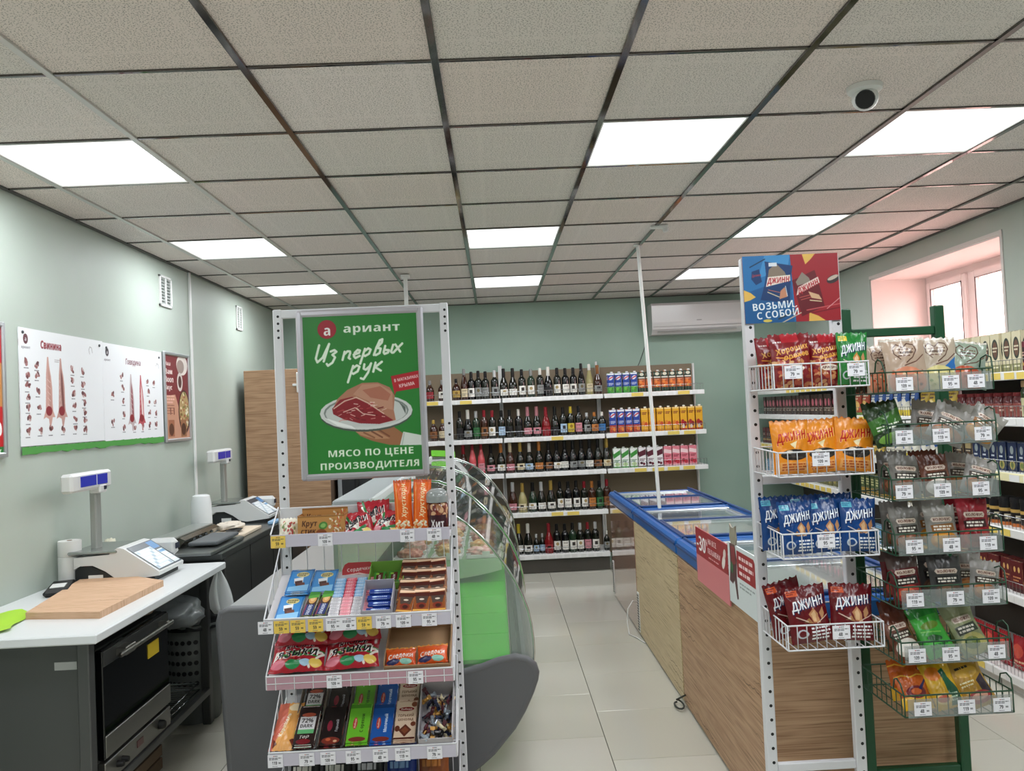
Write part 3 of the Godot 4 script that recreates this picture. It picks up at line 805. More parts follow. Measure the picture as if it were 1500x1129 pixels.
# ---------------------------------------------------------------- the steel counter and what stands on it
func steel_table() -> void:
	var b := V(-1.89, 0, -5.8)
	var steel: Material = mats["dark steel"]
	var t := thing("steel_counter", "long dark steel counter along the left wall behind the white table", "counter", b)
	obj("body", from(b).box(V(-1.89, 0.44, -5.84), V(0.57, 0.78, 2.06), 0.004), steel, t)
	obj("worktop", from(b).box(V(-1.885, 0.847, -5.8), V(0.6, 0.038, 2.2), 0.004), mat("steel top", "7d807f", 0.3, 0.9), t)
	for z in [-4.76, -6.84]:
		for x in [-1.66, -2.12]: obj("foot", from(b).box(V(x, 0.025, z), V(0.04, 0.05, 0.04)), mats["black"], t)
	for z in [-5.3, -5.83, -6.36]: obj("seam", from(b).box(V(-1.604, 0.45, z), V(0.003, 0.74, 0.004)), mats["black"], t)
	var y := 0.867
	var wr := thing("film_wrapper", "metal film wrapping machine with a grey hot plate on the steel counter", "wrapping machine", V(-1.8, y, -4.95))
	obj("base", MB.new().box(V(0.02, 0.012, 0.05), V(0.34, 0.022, 0.6), 0.004), mat("wrap steel", "8f9392", 0.3, 0.9), wr)
	obj("hot_plate", MB.new().box(V(0.08, 0.045, -0.03), V(0.17, 0.022, 0.4), 0.006), mat("plate grey", "5c6064", 0.45), wr)
	var hs := MB.new()
	hs.extrude([P(-0.2, 0.02), P(-0.06, 0.02), P(-0.02, 0.07), P(-0.05, 0.085), P(-0.2, 0.075)], -0.42, 0.17)
	obj("roll_housing", hs, mat("housing steel", "6d6c62", 0.25, 0.9), wr)
	for k in 4: obj("bolt", MB.new().lathe([P(0.011, 0), P(0.011, 0.01), P(0, 0.012)], 10, Rect2(0, 0, 1, 1), V(-0.03, 0.05, -0.3 + k * 0.1)), mats["chrome"], wr)
	obj("front_bar", MB.new().box(V(-0.125, 0.088, -0.12), V(0.13, 0.012, 0.6), 0.004), mat("bar light", "b5b9b7", 0.3, 0.8), wr)
	var rl := thing("film_roll", "tall white roll of plastic bags standing on the steel counter by the wall", "plastic roll", V(-2.0, y, -5.56))
	obj("roll", MB.new().lathe([P(0.0, 0.002), P(0.066, 0.0), P(0.068, 0.06), P(0.066, 0.2), P(0.056, 0.255), P(0.04, 0.262), P(0.0, 0.25)], 24), mat("roll film", "e2e5e6", 0.35), rl)
	var cb := thing("chopping_board", "pale chopping board with a crumpled towel on the steel counter", "cutting board", V(-1.76, y, -5.5))
	obj("board", MB.new().box(V(0, 0.011, 0), V(0.23, 0.022, 0.42), 0.004), mat("pale board", "e0cfb9", 0.5), cb)
	var tw := thing("kitchen_towel", "crumpled pale towel lying on the pale chopping board", "towel", V(-1.82, y + 0.022, -5.56))
	obj("towel", lump(0.09, 0.028, 0.12, 17, 0.35), mat("towel", "d8cdbf", 0.9), tw)
	var kn := thing("scale_tray", "black oval tray on the pale chopping board", "tray", V(-1.735, y + 0.022, -5.4))
	obj("tray", MB.new().sheet(func(u, v):
		var a: float = u * TAU
		var rr: float = v
		return V(sin(a) * 0.05 * rr, 0.004 + 0.012 * pow(rr, 4.0), cos(a) * 0.09 * rr), 24, 6), mats["black"], kn)
	var bx := thing("film_box", "blue and white packet lying on the steel counter edge below the far scale", "packet", V(-1.625, y, -5.95), 0.0)
	obj("packet", MB.new().box(V(0, 0.012, 0), V(0.05, 0.024, 0.16), 0.006), mat("pale blue", "8fb4d6", 0.5), bx)

# ---------------------------------------------------------------- the tall wooden cabinet and the fridge beside it
func back_cabinet() -> void:
	var b := V(-1.77, 0, -7.3)
	var t := thing("wood_cabinet", "tall wood grain cabinet panel in the far left corner behind the promo poster", "cabinet", b)
	obj("carcass", from(b).box(V(-1.775, 1.02, -7.32), V(0.69, 2.03, 0.58)), mat("cabinet shade", "6b5646", 0.6), t)
	var oak: StandardMaterial3D = mats["oak"]
	obj("door", from(b).box(V(-1.775, 1.02, -7.015), V(0.7, 2.036, 0.02), 0.002), oak, t)
	obj("handle", from(b).box(V(-1.665, 1.92, -6.99), V(0.02, 0.17, 0.02), 0.004).box(V(-1.685, 1.9, -6.992), V(0.05, 0.02, 0.016), 0.003), mats["shelf white"], t)
	var c := V(-1.2, 0, -7.4)
	var fr := thing("drinks_fridge", "dark glass-door fridge between the wood cabinet and the meat counter", "fridge", c)
	obj("body", from(c).box(V(-1.15, 0.6, -7.45), V(0.5, 1.2, 0.5), 0.01), mat("fridge dark", "25272a", 0.4), fr)
	for i in 4: obj("door_frame", from(c).box(V(-1.38 + i * 0.15, 0.6, -7.19), V(0.035, 1.16, 0.02), 0.004), [mat("fridge grey", "9ea3a6", 0.4), mats["black"], mat("fridge gold", "b59a4c", 0.4), mats["fridge grey"]][i], fr)

# ---------------------------------------------------------------- the meat counter
func deli_profile(off := 0.0) -> Array:  # the curved glass in x and y, from the top to the front edge
	var q := []
	for p in [P(-0.56, 1.222), P(-0.45, 1.221), P(-0.34, 1.205), P(-0.22, 1.155), P(-0.15, 1.105), P(-0.09, 1.045), P(-0.035, 0.98), P(0.02, 0.9), P(0.055, 0.84), P(0.083, 0.775), P(0.105, 0.71), P(0.117, 0.645), P(0.123, 0.58), P(0.123, 0.52), P(0.117, 0.46)]: q.append(p)
	if off != 0.0:
		var o := []
		for i in q.size():
			var d: Vector2 = (q[mini(i + 1, q.size() - 1)] - q[maxi(i - 1, 0)]).normalized()
			o.append(q[i] + Vector2(-d.y, d.x) * off)
		return o
	return q

func deli_case() -> void:
	var z0 := -3.66; var z1 := -7.0
	var b := V(-0.55, 0, (z0 + z1) * 0.5)
	var t := thing("deli_case", "long refrigerated meat counter with curved glass, lime green lining and grey end", "display case", b)
	var lime := mat("lime lining", "43bd22", 0.22)
	var grey := mat("counter grey", "66676a", 0.42)
	# body below the display and the seller's side
	obj("base", from(b).box(V(-0.62, 0.22, b.z), V(0.95, 0.4, z0 - z1 - 0.04), 0.01), mat("lime base", "7fae3e", 0.4), t)
	obj("seller_side", from(b).box(V(-0.98, 0.43, b.z), V(0.44, 0.64, z0 - z1), 0.02), grey, t)
	obj("seller_top", from(b).box(V(-0.99, 0.765, b.z), V(0.5, 0.03, z0 - z1), 0.008), mat("counter light", "a9abac", 0.35, 0.3), t)
	# back wall, top and rear doors
	obj("back_panel", from(b).box(V(-0.735, 0.99, b.z), V(0.02, 0.46, z0 - z1 - 0.03)), mat("lining pale", "b4c6b6", 0.3), t)
	obj("top_board", from(b).box(V(-0.655, 1.222, b.z), V(0.17, 0.03, z0 - z1), 0.006), mat("counter top", "b3b8bb", 0.35, 0.3), t)
	obj("top_edge", from(b).box(V(-0.56, 1.226, b.z), V(0.018, 0.03, z0 - z1), 0.004), mat("edge white", "dfe3e4", 0.3), t)
	# display deck in lime sheets
	for i in 8:
		obj("deck_sheet", from(b).box(V(-0.35, 0.487, z0 - 0.03 - 0.21 - i * 0.415), V(0.74, 0.02, 0.411), 0.002), lime, t)
	obj("deck_edge", from(b).box(V(0.04, 0.47, b.z), V(0.03, 0.1, z0 - z1 - 0.03), 0.004), mat("edge dark", "2a2d2c", 0.35), t)
	obj("front_panel", from(b).box(V(0.085, 0.4, b.z), V(0.06, 0.12, z0 - z1 - 0.01), 0.02), grey, t)
	# raised part of the deck with the meat
	obj("raised_deck", from(b).sheet(func(u, v):
		var x := lerpf(-0.72, 0.0, u)
		var lo := 0.515 + 0.06 * pow(u, 3.0)
		return V(x, lerpf(0.645, lo, v), lerpf(-5.36, -5.33, v)), 16, 2).box(V(-0.36, 0.625, -6.17), V(0.72, 0.03, 1.62), 0.004), mat("tray green", "8fae86", 0.35), t)
	# glass: the front in three bent panes, the two ends, the joints between
	var gl := glassy("counter glass", "dff0e6", 0.05)
	var pr := deli_profile(); var ins := deli_profile(-0.008)
	var cuts := [z0 - 0.012, -4.78, -5.89, z1 + 0.012]
	for i in 3:
		var m := from(b)
		var za: float = cuts[i] - 0.004; var zb: float = cuts[i + 1] + 0.004
		for e in 2:
			var q: Array = pr if e == 0 else ins
			m.sheet(func(u, v):
				var f: float = v * (q.size() - 1)
				var k := mini(int(f), q.size() - 2)
				var p: Vector2 = q[k].lerp(q[k + 1], f - k)
				return V(p.x, p.y, lerpf(za, zb, u) if e == 0 else lerpf(zb, za, u)), 2, 42)
		obj("curved_pane", m, gl, t)
	for i in 4:
		var pts := []
		for q in deli_profile(0.004): pts.append(V(q.x, q.y, cuts[i]) - b)
		obj("glass_joint", MB.new().tube(pts, 0.005, 6), mat("joint metal", "c9d0cd", 0.15, 0.9), t)
	for z in [z0, z1 + 0.004]:
		var o := []
		for q in deli_profile(): o.append(q)
		o.append(P(0.08, 0.45)); o.append(P(-0.72, 0.48)); o.append(P(-0.72, 1.21))
		obj("end_pane", from(b).extrude(o, z - 0.003, z + 0.003), glassy("end glass", "cfe6d6", 0.12) if z == z0 else mat("end dark", "20262a", 0.3), t)
	# thin light tubes under the top and half-way
	obj("inner_shelf", from(b).box(V(-0.58, 0.93, -6.2), V(0.26, 0.008, 1.5), 0.002), gl, t)
	# moulded grey end with its rounded nose
	var o2 := [P(-1.215, 0.06), P(-1.19, 0.03), P(-0.19, 0.025), P(-0.13, 0.07), P(-0.08, 0.11), P(0.015, 0.215), P(0.06, 0.285), P(0.098, 0.36), P(0.12, 0.415), P(0.126, 0.445), P(0.118, 0.475), P(0.09, 0.5), P(0.04, 0.512), P(-0.03, 0.5), P(-0.1, 0.477), P(-0.19, 0.456), P(-0.36, 0.45), P(-0.6, 0.47), P(-0.76, 0.6), P(-0.8, 0.775), P(-1.2, 0.782), P(-1.235, 0.77), P(-1.245, 0.73)]
	var em := from(b).extrude(o2, z0 + 0.006, z0 + 0.035)
	# a rounded lip along the outline
	var lip := []
	for q in o2: lip.append(V(q.x, q.y, z0 + 0.018) - b)
	em.x = Transform3D()
	em.tube(lip, 0.02, 8, true)
	obj("end_panel", em, grey, t)
	obj("end_panel", from(b).extrude(o2, z1 - 0.035, z1 - 0.006), grey, t)
	var flag := thing("promo_board", "lime green board standing on the far end of the meat counter", "board", V(-0.45, 1.24, -6.9))
	obj("board", MB.new().sheet(func(u, v): return V(lerpf(-0.1, 0.1, u), 0.05 * (1.0 - v) + 0.005 - 0.02 * u * u, 0.03 * sin(u * 3.0)), 10, 6).box(V(0, 0.012, 0.0), V(0.18, 0.02, 0.03), 0.004), mat("lime board", "7fd63e", 0.5, 0.0, {"cull_mode": BaseMaterial3D.CULL_DISABLED}), flag)
	# meat trays on the raised deck
	var r := RandomNumberGenerator.new(); r.seed = 77
	var meat := [mat("meat red", "ffffff", 0.35, 0.0, {"albedo_texture": noise_tex(61, 0.03, [0.0, "7d2f2a", 0.5, "b85c4e", 0.62, "d99c86", 1.0, "e6c3ae"], 128, 3), "tri": V(6, 6, 6)}), mat("meat gold", "ffffff", 0.35, 0.0, {"albedo_texture": noise_tex(62, 0.03, [0.0, "b06a2e", 0.5, "d9a45c", 0.65, "e8cf9a", 1.0, "f0e2c0"], 128, 3), "tri": V(6, 6, 6)}), mat("meat pink", "ffffff", 0.35, 0.0, {"albedo_texture": noise_tex(63, 0.03, [0.0, "c2746a", 0.5, "dba095", 0.65, "ecc7bb", 1.0, "f3e0d6"], 128, 3), "tri": V(6, 6, 6)})]
	var shapes := [lump(0.085, 0.035, 0.075, 4, 0.3), lump(0.08, 0.045, 0.07, 9, 0.4), lump(0.09, 0.03, 0.08, 15, 0.5)]
	var sm := []
	for s in shapes: sm.append(s.mesh())
	var tr := MB.new()
	tr.box(V(0, 0.004, 0), V(0.2, 0.008, 0.17), 0.003)
	for s in [-1.0, 1.0]:
		tr.box(V(s * 0.099, 0.013, 0), V(0.006, 0.024, 0.17), 0.002).box(V(0, 0.013, s * 0.084), V(0.2, 0.024, 0.006), 0.002)
	var trm := tr.mesh()
	var words := ["red", "golden", "pale pink"]
	for row in 6:
		for c in 3:
			var kind := (row * 2 + c) % 3
			var x := -0.6 + c * 0.235 + r.randf_range(-0.008, 0.008); var z := -5.48 - row * 0.25
			var tt := thing("meat_tray", "%s meat tray in glass counter, %s row, %s" % [words[kind], nth(row), ["by the seller's wall", "in the middle", "by the curved front"][c]], "meat tray", V(x, 0.641, z), r.randf_range(-0.08, 0.08), "meat trays in the counter")
			obj("tray", trm, mats["shelf white"], tt)
			obj("meat", sm[(row + c) % 3], meat[kind], tt, V(0, 0.009, 0))
			if row == 0 and c > 0: obj("price_tag", MB.new().box(V(0.03, 0.03, 0.1), V(0.05, 0.035, 0.003)), mats["paper"], tt)
	for i in 5:
		var s := thing("sausage_string", "dark bunch of sausages hanging inside the counter, %s from the near end" % nth(i), "sausages", V(-0.55 + 0.02 * i, 0.74, -5.7 - i * 0.24), 0.0, "hanging sausages")
		for k in 3:
			var sp := []
			for j in 7: sp.append(V(0.02 * sin(j * 1.3 + k), 0.29 - j * 0.04, -0.03 + k * 0.03 + 0.008 * cos(j * 1.7 + k * 2.0)))
			obj("sausage", MB.new().tube(sp, 0.014, 8), mat("sausage", "5f2f2c", 0.35), s)
		obj("hook", MB.new().rod(V(0, 0.28, 0), V(0, 0.455, 0), 0.002, 5), mats["chrome"], s)
	# power pole from the ceiling down to the counter
	var pp := thing("power_pole", "thin white square pole from the ceiling down to the meat counter", "pole", V(-0.66, 1.238, -6.45))
	obj("pole", MB.new().box(V(0, 0.735, 0), V(0.03, 1.47, 0.03), 0.003), mats["shelf white"], pp)
	obj("collar", MB.new().box(V(0, 1.455, 0), V(0.07, 0.03, 0.06), 0.004), mats["shelf white"], pp)

# ---------------------------------------------------------------- shelving on the back wall
const WINE_Y := [1.72, 1.33, 0.985, 0.595, 0.185]
const SHELF_NAME := ["top", "second", "middle", "fourth", "lowest"]

func guard(w: float, hh: float, step: float) -> MB:  # low wire fence along a shelf edge, along x, centred
	var m := MB.new()
	m.rod(V(-w * 0.5, hh, 0), V(w * 0.5, hh, 0), 0.0022, 5)
	var k := int(w / step)
	for i in k + 1: m.rod(V(-w * 0.5 + w * i / k, 0, 0), V(-w * 0.5 + w * i / k, hh, 0), 0.0014, 4)
	return m

func rail_tags(w: float, pitch: float, sd: int, fill := 0.85) -> MB:
	var m := MB.new()
	var r := RandomNumberGenerator.new(); r.seed = sd
	var x := -w * 0.5 + pitch * 0.6
	while x < w * 0.5 - pitch * 0.4:
		if r.randf() < fill: m.box(V(x, r.randf_range(-0.003, 0.001), 0), V(pitch * 0.72, 0.034, 0.002))
		x += pitch * r.randf_range(0.9, 1.15)
	return m

func wine_wall() -> void:
	var zf := -7.985; var zb := BACK + 0.03
	var metal: Material = mats["shelf white"]
	var back := mat("shelf back", "85755f", 0.55)
	for mdl in 3:
		var xc := -0.43 + mdl * 1.0
		var b := V(xc, 0, (zf + zb) * 0.5)
		var t := thing("wall_shelving", ["white metal shelving bay on the back wall, left bay behind the promo poster", "white metal shelving bay of wine bottles on the back wall, middle bay", "white metal shelving bay with juice cartons on the back wall, right bay"][mdl], "shelving", b, 0.0, "back wall shelving bays")
		obj("back_panel", from(b).box(V(xc, 1.05, zb), V(0.985, 1.9, 0.02)), back, t)
		for s in [-1.0, 1.0]:
			obj("upright", from(b).box(V(xc + s * 0.49, 1.03, zb + 0.03), V(0.018, 2.06 if mdl < 2 else 1.94, 0.05), 0.002), metal, t)
		obj("plinth", from(b).box(V(xc, 0.065, zf - 0.05), V(0.98, 0.12, 0.02)), mat("plinth", "54504a", 0.6), t)
		var gm := guard(0.97, 0.06, 0.028)
		for k in 5:
			if mdl == 2 and k > 2: continue
			var y: float = WINE_Y[k]
			var sh := obj("shelf", from(b).box(V(xc, y - 0.015, (zf + zb) * 0.5), V(0.985, 0.03, zf - zb), 0.003), metal, t)
			obj("price_rail", from(b).box(V(xc, y - 0.022, zf + 0.006), V(0.985, 0.044, 0.012), 0.003), mat("rail white", "ededec", 0.35), sh)
			tag(obj("price_tags", rail_tags(0.97, 0.075, k * 7 + mdl), mats["paper"], sh, V(0, y - 0.022, zf + 0.0135 - b.z)), "", "", "", "stuff")
			if (k + mdl) % 2 == 0 or mdl == 2: tag(obj("price_tags", rail_tags(0.9, 0.16, k * 5 + mdl, 0.5), mat("yellow paper", "e3c964", 0.7), sh, V(0.02, y - 0.022, zf + 0.015 - b.z)), "yellow price tags", "", "", "stuff")
			tag(obj("wire_guard", gm, mats["chrome"], sh, V(0, y, zf - 0.004 - b.z)), "", "", "", "stuff")
		if mdl == 1:
			obj("shelf", from(b).box(V(xc, 0.15, (zf + zb) * 0.5 - 0.02), V(0.98, 0.03, zf - zb - 0.06)), metal, t)
	bottles(zf - 0.085)
	cartons(zf - 0.075)
	# air conditioner and its drain cord
	var ab := V(2.09, 2.3, BACK)
	var ac := thing("air_conditioner", "white wall air conditioner under the ceiling, right of the wine wall", "air conditioner", ab)
	var cm := MB.new()
	var pr := [P(0.0, 0.0), P(0.17, 0.0), P(0.225, 0.05), P(0.235, 0.12), P(0.235, 0.29), P(0.215, 0.315), P(0.0, 0.315)]
	cm.x = Transform3D(Basis(Vector3(0, 1, 0), -PI / 2), V(0.46, 0, 0))
	cm.extrude(pr, 0.0, 0.92)
	obj("case", cm, mat("ac white", "d5d2d2", 0.2), ac)
	obj("flap", MB.new().box(V(0, 0.03, 0.2), V(0.8, 0.006, 0.07), 0.002), mat("ac flap", "aba9a8", 0.3), ac)
	obj("panel_line", MB.new().box(V(0, 0.075, 0.2345), V(0.9, 0.004, 0.004)), mat("ac line", "8f8d8c", 0.4), ac)
	obj("badge", MB.new().box(V(0.02, 0.13, 0.236), V(0.05, 0.008, 0.002)), mats["ac line"], ac)
	var cd := thing("cable", "thin dark cable hanging on the back wall below the air conditioner", "cable", V(1.5, 1.95, BACK + 0.006))
	obj("cord", MB.new().tube([V(0.11, 0.39, 0), V(0.09, 0.25, 0), V(0.03, 0.1, 0), V(-0.02, 0.0, 0)], 0.004, 6), mat("cord dark", "4e5652", 0.6), cd)

func bottle_shape(kind: String) -> Array:
	match kind:
		"champagne": return [[P(0, 0.004), P(0.012, 0.0), P(0.04, 0.0), P(0.043, 0.006), P(0.0435, 0.1), P(0.041, 0.13), P(0.03, 0.168), P(0.018, 0.2), P(0.0145, 0.215), P(0.0145, 0.285), P(0.013, 0.29), P(0, 0.29)], 0.195, 0.291, 0.018, 0.045, 0.028, 0.088]
		"spirit": return [[P(0, 0.004), P(0.012, 0.0), P(0.038, 0.0), P(0.041, 0.006), P(0.041, 0.11), P(0.037, 0.13), P(0.02, 0.155), P(0.0135, 0.165), P(0.0135, 0.205), P(0, 0.206)], 0.172, 0.212, 0.0155, 0.0425, 0.03, 0.095]
		"slim": return [[P(0, 0.004), P(0.012, 0.0), P(0.033, 0.0), P(0.0355, 0.006), P(0.0355, 0.14), P(0.032, 0.165), P(0.019, 0.22), P(0.0135, 0.25), P(0.0135, 0.305), P(0, 0.306)], 0.245, 0.308, 0.0155, 0.037, 0.03, 0.11]
		_: return [[P(0, 0.004), P(0.012, 0.0), P(0.035, 0.0), P(0.0375, 0.006), P(0.0375, 0.165), P(0.034, 0.185), P(0.018, 0.205), P(0.0145, 0.215), P(0.0145, 0.275), P(0, 0.276)], 0.212, 0.279, 0.0165, 0.039, 0.03, 0.115]

func bottles(z: float) -> void:
	var prints := []
	for i in 3:
		var p := PT.new(self, 48, 48, "ffffff")
		if i == 0: p.scrawl(10, 8, 28, 2, 5, 2.5, "6a5f58").scrawl(8, 24, 32, 4, 5, 1.5, "a49c94")
		elif i == 1: p.rect(15, 10, 18, 18, "3a3330").scrawl(10, 34, 28, 2, 5, 2, "8a827a")
		else: p.ell(24, 16, 9, 9, "b09a6a").scrawl(8, 30, 32, 3, 5, 2, "7a6c60")
		prints.append(p.fin())
	var glass := {"dark": mat("dark bottle", "14160f", 0.08, 0.0, {"metallic_specular": 0.6}), "green": mat("green bottle", "1f3322", 0.08, 0.0, {"metallic_specular": 0.6}), "brown": mat("brown bottle", "3a1d12", 0.08, 0.0, {"metallic_specular": 0.6}), "rose": mat("rose bottle", "c9575c", 0.1), "red": mat("red bottle", "7e1a1e", 0.1), "pale": mat("pale bottle", "a39a6a", 0.1), "clear": mat("clear bottle", "a5aaa4", 0.08), "black": mat("black bottle", "0b0b0d", 0.08, 0.0, {"metallic_specular": 0.6})}
	var col := {"white": "e9e6de", "cream": "d9cba8", "pink": "cf8a94", "red": "9a2630", "orange": "c0793a", "yellow": "d0b83a", "blue": "3c78b4", "pale blue": "a9c3dc", "grey": "8f918f", "gold": "b99a4c", "black": "1c1b1c", "silver": "c9cacb", "brown": "8a5a34", "green": "2f6d3c"}
	var rows := [
		"-0.63 spirit brown red grey|-0.51 spirit brown white grey|-0.37 spirit brown gold black|-0.29 slim brown cream grey|-0.22 wine black white black|-0.15 wine dark grey black|-0.08 wine dark grey black|0.01 wine dark grey silver|0.1 champagne dark white black|0.19 champagne dark white black|0.28 wine dark white black|0.37 wine green white grey|0.46 wine dark grey white|0.54 champagne black black white|0.63 wine dark white black|0.71 wine black white black|0.79 wine black white black|0.87 slim black grey black|0.95 slim pale cream white|1.03 champagne brown grey brown",
		"-0.61 spirit brown brown gold|-0.52 spirit brown cream gold|-0.35 wine dark black black|-0.27 champagne black grey white|-0.19 wine green green silver|-0.11 wine brown brown red|-0.03 wine dark white red|0.06 wine dark pale_blue black|0.14 wine dark black black|0.23 wine black black white|0.32 champagne dark pink pink|0.41 champagne dark pink pink|0.5 champagne red red red|0.59 champagne dark black black|0.67 wine dark pale_blue black|0.745 wine dark yellow yellow|0.825 wine dark pink black|0.905 spirit dark grey silver|0.98 spirit dark orange orange|1.055 spirit dark blue white",
		"-0.33 champagne brown brown red|-0.24 slim rose pink red|-0.155 slim rose pink red|-0.06 champagne dark pink black|0.04 champagne dark white orange|0.13 champagne brown pink cream|0.23 champagne dark cream gold|0.32 champagne dark pale_blue white|0.415 champagne dark orange orange|0.51 champagne black brown black|0.59 champagne black white black|0.67 champagne black white black|0.75 champagne black grey black|0.835 champagne black grey black|0.915 champagne black white black|1.0 champagne dark brown black|1.085 champagne dark cream gold",
		"0.14 champagne brown pink silver|0.235 champagne pale cream gold|0.335 champagne green white black|0.42 champagne dark white silver|0.515 champagne dark white gold|0.605 wine dark white black|0.685 wine black white black|0.765 wine black white black|0.845 wine dark white red|0.92 wine brown orange orange|0.995 wine green green black|1.07 wine brown brown red",
		"0.18 champagne dark white yellow|0.27 champagne dark white white|0.35 spirit dark pale_blue silver|0.41 spirit dark pale_blue silver|0.475 champagne red red red|0.555 wine black white black|0.635 wine black white black|0.71 wine green white black|0.785 wine dark white silver|0.86 wine dark pink red|0.935 wine dark white silver|1.045 spirit dark grey white"]
	var body := {}; var caps := {}; var labs := {}
	for k in ["champagne", "spirit", "slim", "wine"]:
		var s := bottle_shape(k)
		body[k] = MB.new().lathe(s[0], 18).mesh()
		caps[k] = MB.new().lathe([P(s[3] * 0.95, s[1]), P(s[3], s[1] + 0.004), P(s[3] * 0.96, s[2] - 0.004), P(s[3] * 0.7, s[2]), P(0, s[2] + 0.001)], 12).mesh()
		var m := MB.new()
		m.x = Transform3D(Basis(Vector3(0, 1, 0), -1.05), Vector3.ZERO)
		m.lathe([P(s[4] - 0.0012, s[5]), P(s[4] - 0.0012, s[6])], 10, Rect2(0, 0, 1, 1), Vector3.ZERO, 2.1)
		labs[k] = m.mesh()
	var n := 0
	var rng := RandomNumberGenerator.new(); rng.seed = 90
	for r in rows.size():
		var list: PackedStringArray = rows[r].split("|")
		for i in list.size():
			var f := list[i].split(" ")
			var lc := f[3].replace("_", " ")
			var kind: String = {"champagne": "sparkling wine", "spirit": "short", "slim": "slim", "wine": "wine"}[f[1]]
			var t := thing("bottle", "%s %s bottle with %s label, %s from left on the %s bottle shelf" % [f[2], kind, lc, nth(i), SHELF_NAME[r]], "bottle", V(float(f[0]), WINE_Y[r], z + rng.randf_range(-0.012, 0.012)), rng.randf_range(-0.25, 0.25), "bottles on the %s shelf of the wine wall" % SHELF_NAME[r])
			var sc := 1.0 + rng.randf_range(-0.02, 0.025)
			t.scale = Vector3(1, sc, 1) if r != 4 or f[1] != "spirit" else V(0.72, 0.9, 0.72)
			obj("glass", body[f[1]], glass[f[2]], t)
			obj("cap", caps[f[1]], mat("cap " + f[4], col[f[4]], 0.35, 0.3), t)
			var pi := n % 3
			obj("label", labs[f[1]], mat("label %s %d" % [lc, pi], col[lc], 0.55, 0.0, {"albedo_texture": prints[pi]}), t)
			n += 1

